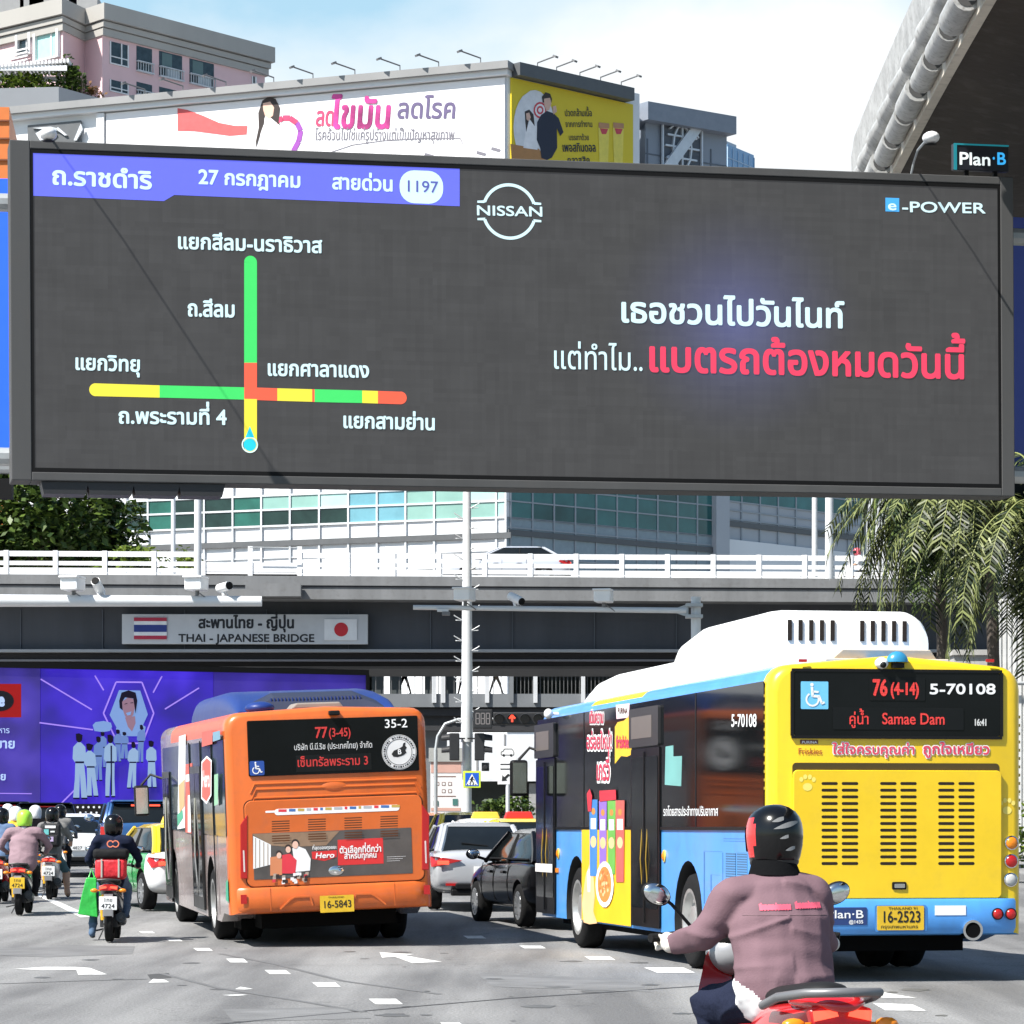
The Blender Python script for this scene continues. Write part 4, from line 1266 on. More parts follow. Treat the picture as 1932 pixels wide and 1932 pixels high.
# ================================================================== FLYOVER
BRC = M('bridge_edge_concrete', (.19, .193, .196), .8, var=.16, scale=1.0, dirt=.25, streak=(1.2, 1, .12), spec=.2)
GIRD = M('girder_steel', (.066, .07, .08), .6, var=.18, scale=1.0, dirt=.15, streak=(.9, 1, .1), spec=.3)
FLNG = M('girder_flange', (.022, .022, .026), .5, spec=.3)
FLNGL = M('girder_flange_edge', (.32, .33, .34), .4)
RAILW = M('rail_white', (.80, .80, .80), .45, var=.03)
D0 = 115.0
slope = Matrix.Rotation(R(.28), 4, 'Y')
X0 = -24.0; X1 = 34.0
fly = thing('flyover_bridge', 'grey steel flyover with white railings crossing the whole street', 'bridge', (0, D0, 0))
zt = EYE + (HY - 1086) / FPX * D0
def sl(x): return -math.tan(R(.30)) * (x + 10)
g = G()
def slab(x0, x1, ya, yb, z0, z1, mi=0):
    g.prism([(x0, ya, zt + sl(x0) + z0), (x1, ya, zt + sl(x1) + z0), (x1, ya, zt + sl(x1) + z1), (x0, ya, zt + sl(x0) + z1)], (0, yb - ya, 0), mi)
slab(X0, X1, 0, 9.0, -.84, -.05)
g.build('deck', BRC, fly)
g = G(); slab(X0, X1, -.06, .3, -.34, .0); slab(X0, X1, 8.7, 9.06, -.34, .0); g.build('kerb_beam', BRC, fly)
g = G(); slab(X0, X1, -.035, -.002, -.40, -.36); g.build('edge_joint', FLNG, fly)
zg1, zg0 = zt - .84, EYE + (HY - 1222) / FPX * D0
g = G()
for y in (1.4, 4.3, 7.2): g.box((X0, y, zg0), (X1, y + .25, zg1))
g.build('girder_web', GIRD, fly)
g = G()
for x in range(int(X0), int(X1), 3): g.box((x, 1.34, zg0), (x + .03, 1.40, zg1 - .3))
g.build('web_seams', M('girder_seam', (.09, .1, .115), .5), fly)
g = G()
for y in (1.05, 3.9, 6.8): g.box((X0, y, zg0 - .1), (X1, y + .95, zg0))
g.build('flange', FLNGL, fly)
g = G()
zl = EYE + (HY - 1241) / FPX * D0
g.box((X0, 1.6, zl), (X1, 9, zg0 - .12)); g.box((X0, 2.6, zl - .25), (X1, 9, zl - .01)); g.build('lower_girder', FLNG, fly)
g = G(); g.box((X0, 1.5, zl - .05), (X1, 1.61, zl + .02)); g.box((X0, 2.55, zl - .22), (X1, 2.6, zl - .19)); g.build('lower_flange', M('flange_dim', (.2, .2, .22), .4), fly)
g = G()
for x in (-25.5, 33.0): g = G(); g.box((x, 2, -.5), (x + 1.6, 8, zl - .25)); g.build('pier', CONC, fly)
# railings: front row post by post, back row as one rail
def rails(y, tops, name='railing'):
    g = G()
    for xa, xb, h in tops:
        for z, t_ in ((h, .19), (h * .58, .15), (h * .30, .15), (.06, .08)):
            g.prism([(xa, y, zt + sl(xa) + z - t_), (xb, y, zt + sl(xb) + z - t_), (xb, y, zt + sl(xb) + z), (xa, y, zt + sl(xa) + z)], (0, .1, 0))
    return g.build(name, RAILW, fly)
xs = lambda px: (px - CX) / FPX * D0
spans = [(X0, xs(366), .86), (xs(366), xs(566), .48), (xs(566), X1, .84)]
rails(.05, spans)
rails(8.6, [(X0, X1, .86)], 'rear_railing')
px = 11 - 93 * 5
k = 0
posts = []
while px < 2500:
    h = .86 if px < 366 else (.5 if px < 560 else .84)
    posts.append((px, h)); px += 93 if px < 560 else 86.3
posts = [(p_, h) for p_, h in posts if not 440 < p_ < 580] + [(472, 1.05), (565, 1.05)]
for p_, h in posts:
    x = xs(p_); g = G(); g.box((x - .085, .02, zt + sl(x) - .02), (x + .085, .2, zt + sl(x) + h + .02)); g.build('railing_post', RAILW, fly)
g = G()
for i in range(44):
    x = X0 + 1 + i * 1.31; g.box((x, 8.55, zt + sl(x)), (x + .14, 8.7, zt + sl(x) + .8))
g.build('rear_posts', RAILW, fly)
g = G()
xa, xb = xs(466), xs(570); za = zt - .80
g.box((xa, -.75, za), (xb, -.07, za + .42)); g.box((xa, -.75, za + .42), (xb, -.65, za + .46)); g.build('bracket_box', BRC, fly)
g = G(); g.tube([(xs(472), -.3, zt + 1.0), (xs(565), -.3, zt + .98)], .018, 5); g.build('wire', STEEL, fly)

# bridge name sign
kc6 = crop(0, 858.7, 1 / 3); kc7 = crop(626.1, 894.5, 1 / 3)
sg = thing('bridge_name_sign', 'pale grey sign naming the Thai-Japanese bridge between two flags', 'sign', mtx=vframe(P(230, 1215, D0 + 1.0), P(694, 1215.5, D0 + 1.0)))
pn = Pl(sg, I4)
SW, SH = 464 / FPX * 116, 56.5 / FPX * 116
g = G(); g.box((0, 0, -.25), (SW, SH, 0)); g.build('panel', M('sign_grey', (.56, .57, .58), .5, var=.05, scale=.5, dirt=.08), sg, bevel=.015)
SGB = M('sign_letter', (.012, .012, .014), .5)
g = G(); A = pn.uv(*kc6(1122, 978)); Bq = pn.uv(*kc6(1668, 978)); letters(g, 'สะพานไทย - ญี่ปุ่น', A[0], A[1], .56, Bq[0], .01, .034); g.build('lettering', SGB, sg)
g = G(); A = pn.uv(*kc6(1010, 1056)); Bq = pn.uv(*kc6(1780, 1056)); letters(g, 'THAI - JAPANESE BRIDGE', A[0], A[1], .40, Bq[0], .01, .026); g.build('lettering', SGB, sg)
g = G(); a = pn.uv(*kc6(759, 1042)); b = pn.uv(*kc6(944, 920)); hh = (b[1] - a[1]) / 6
FLR, FLW, FLB = M('flag_red', (.45, .025, .06), .5), M('flag_white', (.8, .8, .8), .5), M('flag_blue', (.02, .04, .22), .5)
for i, (n_, m_) in enumerate(((1, 0), (1, 1), (2, 2), (1, 1), (1, 0))):
    y_ = a[1] + hh * sum((1, 1, 2, 1, 1)[:i]); g.box((a[0], y_, .001), (b[0], y_ + hh * n_, .05), m_)
tag(g.build('flag_panel', [FLR, FLW, FLB], sg), 'flag panel with red, white and blue stripes')
g = G(); a = pn.uv(*kc7(-0 - 42, 940)); b = pn.uv(*kc7(142, 822)); g.box((a[0], a[1], .001), (b[0], b[1], .05), 0)
u, v = pn.uv(*kc7(53, 880)); g.flat(disc(u, v, .255, .255, 28), .055, mi=1)
tag(g.build('flag_panel', [FLW, M('flag_disc', (.6, .02, .03), .5)], sg), 'white flag panel with a red disc')

# lamp posts on the flyover
POLE = M('pole_white', (.62, .63, .64), .4, .1, var=.05)
for px_, w_, yb_, lab in ((327, .10, 1085, 'thin'), (378, .15, 1086, 'thicker'), (1537, .12, 1090, 'thin'), (1560, .17, 1092, 'thicker')):
    D = 116 if lab == 'thicker' else 121
    q = P(px_, yb_, D)
    t = thing('lamp_post', f"{lab} white lamp post on the flyover, {'behind the leafy saplings' if px_ < 900 else 'in front of the teal office wing'}", 'lamp post', (q.x, q.y - (.9 if lab == 'thicker' else 0), zt + sl(q.x) - .06))
    g = G(); g.tube([(0, 0, 0), (0, 0, .5)], w_ * .8, 10); g.build('base', POLE, t)
    g = G(); g.tube([(0, 0, 0), (0, 0, 10.5), (.0, .5, 11.2), (0, 1.6, 11.5)], [w_ * .95, w_ * .7, w_ * .6, w_ * .5], 10); g.build('pole', POLE, t, smooth=True)
    g = G(); g.box((-.15, 1.5, 11.42), (.15, 2.3, 11.58)); g.build('lamp_head', FLD, t, bevel=.03)

# ================================================================== purple LED screen under the flyover
S0, S1 = P(-420, 0, 97.2), P(690, 0, 105); S0.z = S1.z = EYE - (1517 - HY) / FPX * 101
purple = thing('led_screen', 'long violet LED screen with dancers in white standing under the flyover', 'led screen', mtx=vframe(S0, S1))
pq = Pl(purple, I4)
W_ = (S1 - S0).length; H_ = 4.28
g = G(); g.box((-.1, -.25, -.5), (W_ + .1, -.001, .05)); g.box((-.1, H_, -.5), (W_ + .1, H_ + .18, .05)); g.box((W_, -.001, -.5), (W_ + .12, H_, .05)); g.box((0, 0, -.5), (W_, H_, -.06)); g.build('frame', FRAME_D, purple)
g = G()
for i in range(9): g.box((i * W_ / 8 - .1, -2.2, -.4), (i * W_ / 8 + .1, -.25, -.2))
g.build('legs', FRAME_D, purple)
def gradmat(name, c0, c1, c2, es):
    m = bpy.data.materials.new(name); m.use_nodes = True
    t = m.node_tree; b = t.nodes['Principled BSDF']; b.inputs['Base Color'].default_value = (.02, .015, .06, 1); b.inputs['Roughness'].default_value = .5
    tcn = t.nodes.new('ShaderNodeTexCoord'); n = t.nodes.new('ShaderNodeTexNoise'); n.inputs['Scale'].default_value = .55; n.inputs['Detail'].default_value = 2
    r = t.nodes.new('ShaderNodeValToRGB'); e = r.color_ramp.elements
    e[0].position, e[0].color = .3, (*c0, 1); e[1].position, e[1].color = .72, (*c2, 1); q = e.new(.5); q.color = (*c1, 1)
    t.links.new(tcn.outputs['Object'], n.inputs['Vector']); t.links.new(n.outputs['Fac'], r.inputs[0]); t.links.new(r.outputs[0], b.inputs['Emission Color'])
    b.inputs['Emission Strength'].default_value = es
    return m
usplit = pq.uv(76, 1400)[0]; ux1 = pq.uv(402, 1400)[0]
g = G(); g.box((0, 0, -.055), (usplit, H_, 0)); spl_ = g.build('screen', gradmat('led_indigo', srgb('#241a68'), srgb('#4030a8'), srgb('#5a48c8'), .5), purple)
g = G(); g.box((usplit + .02, 0, -.055), (ux1, H_, 0)); spr_ = g.build('screen', gradmat('led_purple', srgb('#1c0e90'), srgb('#3416c8'), srgb('#4a2cf0'), .46), purple)
g = G(); g.box((ux1 + .02, 0, -.055), (W_, H_, 0)); g.build('screen', gradmat('led_violet_dark', srgb('#24147c'), srgb('#3824a8'), srgb('#4a34c8'), .4), purple)
k8 = crop(0, 1109.1, .2222)
E_L = em('led_lilac', '#b090ff', .36); E_B = em('led_figure', '#a8c8f0', .34, .2); E_B2 = em('led_figure_dim', '#7c9ce0', .32, .2); E_D = em('led_dark', '#141448', .3, .1); E_SK = em('led_skin', '#b08aa0', .3, .2); E_SB = em('led_haze', '#8cb0ee', .36, .2); E_H = em('led_hair', '#1c1430', .3, .1)
g = G()
def pline(a, b, w, mi=0, z=.004):
    A, Bq = pq.uv(*k8(*a)), pq.uv(*k8(*b)); fbar(g, A, Bq, w, z, z + .003, mi)
for a, b in (((345, 775), (780, 1035)), ((335, 1145), (790, 1205)), ((805, 745), (880, 870)), ((1375, 750), (1300, 890)), ((1690, 850), (1400, 1030)), ((520, 1830), (640, 1710))): pline(a, b, .045)
hx = [(985, 800), (1205, 802), (1305, 1065), (1210, 1320), (1000, 1320), (878, 1065)]
for i in range(6): pline(hx[i], hx[(i + 1) % 6], .05, 0, .005)
g.build('light_streaks', E_L, spr_)
g = G()
def pp_(pts, mi, z): pq.poly(g, [k8(*p) for p in pts], z, mi=mi)
pp_([(1010, 868), (1190, 872), (1255, 1075), (1170, 1260), (1030, 1260), (930, 1080)], 5, .009)
pp_([(985, 1190), (1060, 1140), (1160, 1130), (1235, 1180), (1225, 1255), (1120, 1260), (985, 1230)], 2, .012)
pp_([(1060, 1100), (1145, 1090), (1150, 1150), (1120, 1220), (1085, 1180)], 4, .014)
pp_([(1010, 960), (1030, 890), (1090, 870), (1150, 890), (1165, 960), (1150, 1070), (1130, 940), (1060, 930), (1035, 970), (1040, 1040), (1015, 1020)], 6, .020)
pp_([(1035, 965), (1085, 930), (1135, 945), (1145, 1010), (1130, 1080), (1095, 1115), (1060, 1090), (1040, 1030)], 4, .018)
for q in (((1055, 985), (1080, 978), (1080, 984), (1055, 991)), ((1105, 975), (1130, 972), (1130, 978), (1105, 981)), ((1068, 1062), (1115, 1050), (1105, 1080), (1080, 1084))): pp_(q, 6 if q[0][1] < 1000 else 5, .023)
def fig(x, y0, y1, w, mi=0, lean=0, wide=1.0, z=.026):
    w *= 1.3
    h = y1 - y0; n = lambda a, b: (x + a * w + lean * (b - .5) * w, y0 + b * h)
    pp_([n(-.22, .0), n(.0, -.01), (x + .2 * w, y0 + .02 * h), n(.2, .10), n(0, .14), n(-.2, .1)], 6, z)
    pp_([n(-.12, .13), n(.12, .13), n(.42, .2), n(.45, .40), n(.3, .44), n(-.3, .44), n(-.48, .38), n(-.42, .2)], mi, z + .001)
    pp_([n(-.3, .44), n(.3, .44), n(.36 * wide, .70), n(.42 * wide, .975), n(.06, .975), n(0, .6), n(-.08, .975), n(-.46 * wide, .975), n(-.36, .7)], mi, z + .0012)
    pp_([n(-.3, .42), n(.3, .42), n(.3, .45), n(-.3, .45)], 3, z + .002)
    pp_([n(-.46 * wide, .975), n(-.08, .975), n(-.04, 1.0), n(-.44 * wide, 1.0)], 3, z + .002); pp_([n(.06, .975), n(.42 * wide, .975), n(.44 * wide, 1.0), n(.08, 1.0)], 3, z + .002)
fig(675, 1240, 1795, 95, 0, .1, 1.1); fig(770, 1325, 1775, 85, 0, .3, 1.0, .030); fig(835, 1265, 1640, 70, 1, 0, .8, .024); fig(935, 1250, 1780, 90, 0, 0, .8, .034)
fig(870, 1220, 1530, 60, 1, 0, .8, .022); fig(1000, 1205, 1480, 60, 1, 0, .8, .022); fig(1055, 1225, 1455, 60, 1, 0, 1, .024); fig(1125, 1310, 1705, 75, 0, -.2, .9, .030)
fig(1195, 1165, 1485, 60, 1, -.2, .8, .026); fig(1285, 1300, 1700, 75, 0, .1, .9, .030)
pp_([(935, 1340), (948, 1340), (948, 1760), (938, 1760)], 3, .040)
pp_([(785, 1165), (810, 1140), (880, 1130), (940, 1145), (950, 1180), (930, 1215), (870, 1225), (800, 1215)], 5, .022)
g.build('dancers_picture', [E_B, E_B2, E_SB, E_D, E_SK, E_SB, E_H], spr_)
g = G(); pp_([(-80, 815), (180, 815), (180, 1100), (-80, 1100)], 0, .004); pq.poly(g, [k8(0 + 118 * math.cos(R(a)), 960 + 88 * math.sin(R(a))) for a in range(0, 360, 15)], .008, mi=1)
g.build('logo_panel', [em('led_crimson', '#a01818', .4), em('led_black', '#202028', .25)], spl_)
def ptext(t_, xa, xb, yb_, h, mat, bold):
    g = G(); A = pq.uv(*k8(xa, yb_)); Bq = pq.uv(*k8(xb, yb_)); hh = pq.uv(*k8(xa, yb_ - h))[1] - A[1]
    letters(g, t_, A[0], A[1], hh / (.56 if t_ > 'z' else .52), Bq[0], .012, bold); g.build('lettering', mat, spl_)
ptext('e', -18, 36, 1000, 80, em('led_lettering', '#b8d0ff', .42), .05); ptext('หาร', -20, 82, 1232, 40, em('led_lettering', '#b8d0ff', .42), .006); ptext('ขาย', -40, 130, 1360, 62, em('led_lettering', '#b8d0ff', .42), .03); ptext('ย', 0, 52, 1632, 50, em('led_lettering', '#b8d0ff', .42), .03)
g = G(); pline((0, 1745), (270, 1748), .03, 0); g.build('light_streaks', E_L, spl_)

# railing of fairy bulbs / perforated barrier below the screen
pbr = thing('perforated_barrier', 'black perforated barrier with rows of pale holes under the violet screen', 'barrier', mtx=vframe(P(120, 1555, 97), P(330, 1555, 97)))
g = G(); g.box((0, -1.4, -.1), (3.4, .62, 0)); g.build('panel', FRAME_D, pbr)
g = G()
for r_ in range(3):
    for i in range(20): g.flat(disc(.1 + i * .165 + (r_ % 2) * .08, .52 - r_ * .17, .035, .035, 8), .002)
g.build('holes', M('hole_pale', (.6, .62, .66), .6), pbr)

# ================================================================== street poles, cameras, signals
def cctv(label, pos, yaw=0.0, box=False, pitch=-8):
    t = thing('security_camera', label, 'camera', pos, yaw, 'white traffic cameras on the pole arms')
    if box:
        g = G(); g.box((-.21, -.35, .12), (.21, .25, .42)); g.build('housing', RAILW, t, bevel=.03)
        g = G(); g.box((-.235, -.42, .40), (.235, .2, .45)); g.build('sunshield', RAILW, t, bevel=.02)
        g = G(); g.tube([(0, 0, 0), (0, 0, .14)], .05, 8); g.tube([(0, -.0, .1), (.18, -.05, -.02), (.28, 0, -.1)], .015, 5); g.build('bracket', FLD, t)
    else:
        m_ = Matrix.Translation((0, 0, .2)) @ Matrix.Rotation(R(pitch), 4, 'X')
        g = G(); g.tube([(0, -.26, 0), (0, .2, 0)], .11, 12); g.build('housing', RAILW, t, mtx=m_, smooth=True)
        g = G(); g.lathe([(.095, 0), (.095, .02)], (0, -.262, 0), 'y', 12); g.build('lens', FRAME_D, t, mtx=m_ @ Matrix.Translation((0, -.02, 0)))
        g = G(); g.tube([(0, 0, 0), (0, .05, .12)], .035, 8); g.tube([(.04, .1, .2), (.14, .05, .02), (.1, 0, -.05)], .014, 5); g.build('bracket', RAILW, t)
    return t
# left arm
DL = 75.0
la = thing('gantry_arm_pole', 'thick white tube arm reaching in from the left edge below the flyover', 'pole', (P(-60, 0, DL).x, DL, 0))
q0 = P(-60, 1133, DL); q1 = P(494, 1134.5, DL)
g = G(); g.tube([(0, 0, q0.z), (q1.x - q0.x, 0, q1.z)], [.15, .122], 14); g.build('arm', POLE, la, smooth=True)
g = G(); g.tube([(0, 0, 0), (0, 0, q0.z + .6)], .2, 14); g.build('pole', POLE, la, smooth=True)
for px_, bx, lab in ((139, True, 'white boxed camera nearest the left edge on the thick arm'), (186, False, 'white tube camera looking down between two boxed cameras on the thick arm'), (372, True, 'white boxed camera above the flag sign on the thick arm'), (422, False, 'white angled camera with a looping cable at the thick arm end')):
    q = P(px_, 1124, DL); cctv(lab, (q.x, DL, q.z), R(-12) if px_ != 422 else R(35), bx, -30 if px_ == 186 else -5)
# main pole with step pegs
DM = 84.0
q = P(881, 0, DM); mp_ = thing('stepped_pole', 'tall white pole with climbing pegs rising in front of the flyover', 'pole', (q.x, DM, gz(DM)))
zt_ = P(0, 922, DM).z - gz(DM)
g = G(); zb = P(0, 1400, DM).z - gz(DM)
g.tube([(0, 0, zb), (0, 0, zt_ - .05), (0, 0, zt_)], [.16, .105, .08], 16); g.tube([(0, 0, 0), (0, 0, zb)], .125, 14); g.build('pole', POLE, mp_, smooth=True)
g = G(); z = 3.8; i = 0
while z < zt_ - .4:
    s_ = 1 if i % 2 else -1; rr_ = .13
    g.tube([(s_ * rr_ * .8, -.06, z), (s_ * (rr_ + .20), -.1, z + .13), (s_ * (rr_ + .20), -.1, z + .15)], .014, 5); g.tube([(s_ * rr_ * .8, -.06, z + .0), (s_ * (rr_ + .17), .0, z + .02)], .012, 5); z += .27; i += 1
g.build('step_pegs', POLE, mp_)
# camera arm on its own pole behind the yellow bus
DA = 80.0
q = P(1313, 0, DA); ga = thing('camera_arm_pole', 'slender white camera arm clamped to a pole behind the yellow bus', 'pole', (q.x, DA, gz(DA)))
za_ = P(0, 1153, DA).z - gz(DA); zb_ = P(0, 1147, DA).z - gz(DA); xl = P(780, 0, DA).x - q.x
g = G(); g.tube([(xl, -.2, zb_), (-.25, -.2, za_)], [.062, .075], 10); g.build('arm', POLE, ga, smooth=True)
g = G(); g.tube([(0, 0, 0), (0, 0, P(0, 1126, DA).z - gz(DA))], .125, 14); g.build('pole', POLE, ga, smooth=True)
g = G()
for z in (-.14, .14): g.box((-.26, -.28, za_ + z - .04), (.16, .14, za_ + z + .04))
g.prism([(-.6, -.22, za_ - .03), (-.2, -.22, za_ - .17), (-.2, -.22, za_ + .17), (-.6, -.22, za_ + .03)], (0, .04, 0))
g.build('clamp', STEEL, ga)
for px_, bx, yw, lab in ((878, True, -15, 'white boxed camera where the slender arm crosses the stepped pole'), (972, False, 40, 'white tilted camera with a cable right of the stepped pole'), (1139, True, -10, 'white boxed camera halfway along the slender arm')):
    q = P(px_, 1146 + (px_ - 780) / 530 * 6 - 3, DA); cctv(lab, (q.x, DA - .2, q.z), R(yw), bx, 20)
q = P(836, 1149, DA); t = thing('small_sensor', 'small grey sensor clamped to the left end of the slender camera arm', 'sensor', (q.x, DA - .28, q.z - .06))
g = G(); g.box((-.02, -.12, -.12), (.18, .05, -.03)); g.build('housing', FLD, t, bevel=.01); g = G(); g.box((-.14, -.1, -.03), (.14, .02, .03)); g.build('clamp', POLE, t)

SIGB = M('signal_black', (.018, .018, .02), .5); SIGL = M('signal_lens', (.02, .006, .006), .2)
REDL = M('signal_red_lit', (.4, .02, .01), .3, emit=(1, .06, .03), es=1.4)
# crossing signals fixed sideways to the pole
for s_, lab in ((-1, 'black signal head with visors pointing left on the stepped pole'), (1, 'black signal head with visors pointing right on the stepped pole')):
    q = P(881, 1409, DM - .3); t = thing('traffic_signal', lab, 'traffic light', (q.x + s_ * .33, DM - .25, q.z), 0, 'signal heads on the stepped pole')
    g = G(); g.box((-.13, -.13, -.36), (.13, .13, .36)); g.build('housing', SIGB, t, bevel=.02)
    for z in (.22, -.10):
        g = G()
        a = [(s_ * .13, .13 * math.cos(R(x)), z + .13 * math.sin(R(x))) for x in range(-20, 201, 20)]
        b = [(s_ * (.34 if 1 else 0), .12 * math.cos(R(x)), z - .02 + .11 * math.sin(R(x))) for x in range(-20, 201, 20)]
        g.rings([a, b], closed=False, cap=False); g.build('visor', SIGB, t, normals=False)
        g = G(); g.lathe([(.10, 0), (.10, .012)], (s_ * .135, 0, z), 'x', 14); g.build('lens', SIGL, t)
    g = G(); g.box((-s_ * .3 - .02, -.02, .2), (-s_ * .1 + .02, .02, .24)); g.build('bracket', SIGB, t)
q = P(916, 1445, DM); t = thing('pedestrian_sensor', 'small black box camera under the right-hand signal head', 'sensor', (q.x, DM - .2, q.z))
g = G(); g.box((-.1, -.1, -.14), (.1, .1, .08)); g.tube([(0, -.1, -.04), (0, -.18, -.04)], .06, 10); g.build('housing', SIGB, t, bevel=.01)
# horizontal signal over the road
hs = thing('traffic_signal', 'black horizontal signal with a red up arrow and countdown display', 'traffic light', (P(893, 0, DM - .5).x, DM - .5, P(0, 1356, DM - .5).z))
g = G(); g.box((0, -.1, -.26), (.5, .1, .24)); g.build('countdown_box', SIGB, hs, bevel=.02)
g = G(); DIG = M('digit_dim', (.22, .20, .20), .5)
for i in range(3):
    x = .07 + i * .135
    for a, b in (((x, -.14), (x + .09, -.14)), ((x, .0), (x + .09, .0)), ((x, .14), (x + .09, .14)), ((x, -.14), (x, .14)), ((x + .09, -.14), (x + .09, .14))):
        fbar(g, a, b, .022, .102, .104)
g.build('countdown_digits', DIG, hs, mtx=Matrix.Rotation(R(90), 4, 'X'))
g = G(); g.box((.52, -.1, -.16), (2.3, .1, .17)); g.build('housing', SIGB, hs, bevel=.03)
for i in range(5):
    x = .68 + i * .34
    g = G(); g.lathe([(.125, 0), (.125, .02)], (x, -.122, 0), 'y', 18); g.build('lens', REDL if i == 4 else SIGL, hs)
    g = G(); a = [(x + .135 * math.cos(R(w)), -.1, .135 * math.sin(R(w))) for w in range(-10, 191, 20)]; b = [(x + .13 * math.cos(R(w)), -.32, -.01 + .125 * math.sin(R(w))) for w in range(-10, 191, 20)]
    g.rings([a, b], closed=False, cap=False); g.build('visor', SIGB, hs, normals=False)
g = G(); x = .68 + 2 * .34 - .34
for a, b, w_ in (((x, -.09), (x, .07), .05), ((x, .09), (x - .075, .0), .045), ((x, .09), (x + .075, .0), .045)): fbar(g, a, b, w_, .125, .14)
g.build('arrow_symbol', REDL, hs, mtx=Matrix.Rotation(R(90), 4, 'X'))
g = G(); g.tube([(-1.0, .5, -.8), (-.95, .5, -.45), (-.75, .5, -.12), (-.4, .5, 0), (2.3, .5, .02)], .04, 8); g.tube([(.3, 0, 0), (.3, .5, 0)], .03, 6); g.tube([(1.6, 0, 0), (1.6, .5, 0)], .03, 6); g.tube([(-1.0, .5, -.8), (-1.0, .5, -5.1)], .05, 8); g.build('mast_arm', STEEL, hs, smooth=True)
# zebra crossing sign
q0, q1 = P(874, 1486.5, DM - .35), P(907, 1486.5, DM - .35)
zs = thing('crossing_sign', 'square blue pedestrian crossing sign with a yellow-green border on the pole', 'road sign', mtx=vframe(q0, q1))
S_ = (q1 - q0).length
g = G(); g.box((0, 0, -.03), (S_, S_ * .96, 0)); g.build('plate', M('sign_lime', (.62, .78, .04), .4), zs, bevel=.01)
g = G(); g.box((S_ * .11, S_ * .1, .0005), (S_ * .89, S_ * .86, .006)); g.build('blue_panel', M('sign_blue_paint', (.01, .10, .55), .4), zs)
g = G(); g.flat([(S_ * .16, S_ * .16), (S_ * .84, S_ * .16), (S_ * .5, S_ * .8)], .008); g.build('white_triangle', M('sign_white_paint', (.8, .8, .8), .4), zs)
g = G(); c_ = S_ * .5
g.flat(disc(c_ + .01, S_ * .6, .025, .025, 10), .011)
for a, b, w_ in (((c_, .27), (c_ - .01, .19), .05), ((c_ - .01, .2), (c_ - .06, .1), .025), ((c_, .2), (c_ + .05, .1), .025), ((c_, .26), (c_ + .07, .2), .02), ((c_, .26), (c_ - .06, .21), .02)): fbar(g, a, b, w_, .010, .012)
for i in range(4): fbar(g, (c_ - .11 + i * .07, .075), (c_ - .125 + i * .075, .105), .025, .010, .012)
g.build('walker_symbol', SIGB, zs)
# parking direction sign
q0, q1 = P(939, 1480, 95), P(975, 1480, 95)
ds = thing('direction_sign', 'white direction sign with a car outline and black arrow on a post', 'road sign', mtx=vframe(q0, q1))
S_ = (q1 - q0).length; Hs = 72 / FPX * 95
g = G(); g.box((0, 0, -.05), (S_, Hs, 0)); g.build('plate', M('sign_white_paint'), ds, bevel=.01)
g = G()
for a, b in (((.1, .88), (.1, .97)), ((.1, .97), (.16, .99)), ((.16, .99), (.2, 1.06)), ((.2, 1.06), (.42, 1.06)), ((.42, 1.06), (.48, .98)), ((.48, .98), (.48, .88)), ((.1, .88), (.48, .88))): fbar(g, a, b, .02, .003, .006)
for x in (.18, .4): g.flat(disc(x, .87, .04, .04, 10), .007)
fbar(g, (.34, .3), (.2, .17), .075, .003, .006); g.flat([(.12, .1), (.29, .12), (.14, .28)], .008)
for i, w_ in enumerate((.34, .3)): fbar(g, (.08, .6 - i * .14), (.08 + w_, .6 - i * .14), .035, .003, .006)
g.build('symbols', SIGB, ds)
g = G(); g.tube([(.3, -3.4, -.06), (.3, .2, -.06)], .06, 10); g.build('post', POLE, ds)
# pink information kiosk
q0, q1 = P(812, 1530, 100), P(876, 1530, 100)
kx = thing('poster_kiosk', 'pink and white poster kiosk with printed icons beside the stepped pole', 'kiosk', mtx=vframe(q0, q1))
S_ = (q1 - q0).length
g = G(); g.box((0, -1.4, -.6), (S_, 1.98, 0)); g.build('body', M('kiosk_white', (.72, .68, .66), .6, var=.05), kx)
g = G(); g.box((-.05, 1.55, -.7), (S_ + .08, 1.98, .06)); g.build('canopy', M('kiosk_grey', (.34, .34, .32), .6), kx)
g = G(); g.box((.02, 1.2, .001), (S_ - .1, 1.54, .012)); g.box((.02, 0, .001), (S_ - .12, .1, .012)); g.build('pink_band', M('kiosk_pink', (.55, .32, .26), .6), kx)
g = G()
for x, y, m_ in ((.22, .85, 1), (.42, .85, 0), (.62, .85, 0), (.42, .62, 0), (.62, .62, 0)):
    g.flat(rrect(x - .06, y - .06, x + .06, y + .06, .02), .004, mi=0); g.flat(rrect(x - .04, y - .04, x + .04, y + .04, .02), .007, mi=1)
g.box((.1, .16, .004), (.25, .32, .02), 2); g.box((.7, .18, .004), (.86, .38, .02), 2); 
for i in range(2): fbar(g, (.1, 1.08 - i * .62), (.8, 1.08 - i * .62), .03, .003, .005, 0)
g.build('printed_icons', [M('print_brown', (.16, .08, .06), .6), M('print_white', (.7, .68, .66), .6), M('print_teal', (.05, .16, .14), .6)], kx)
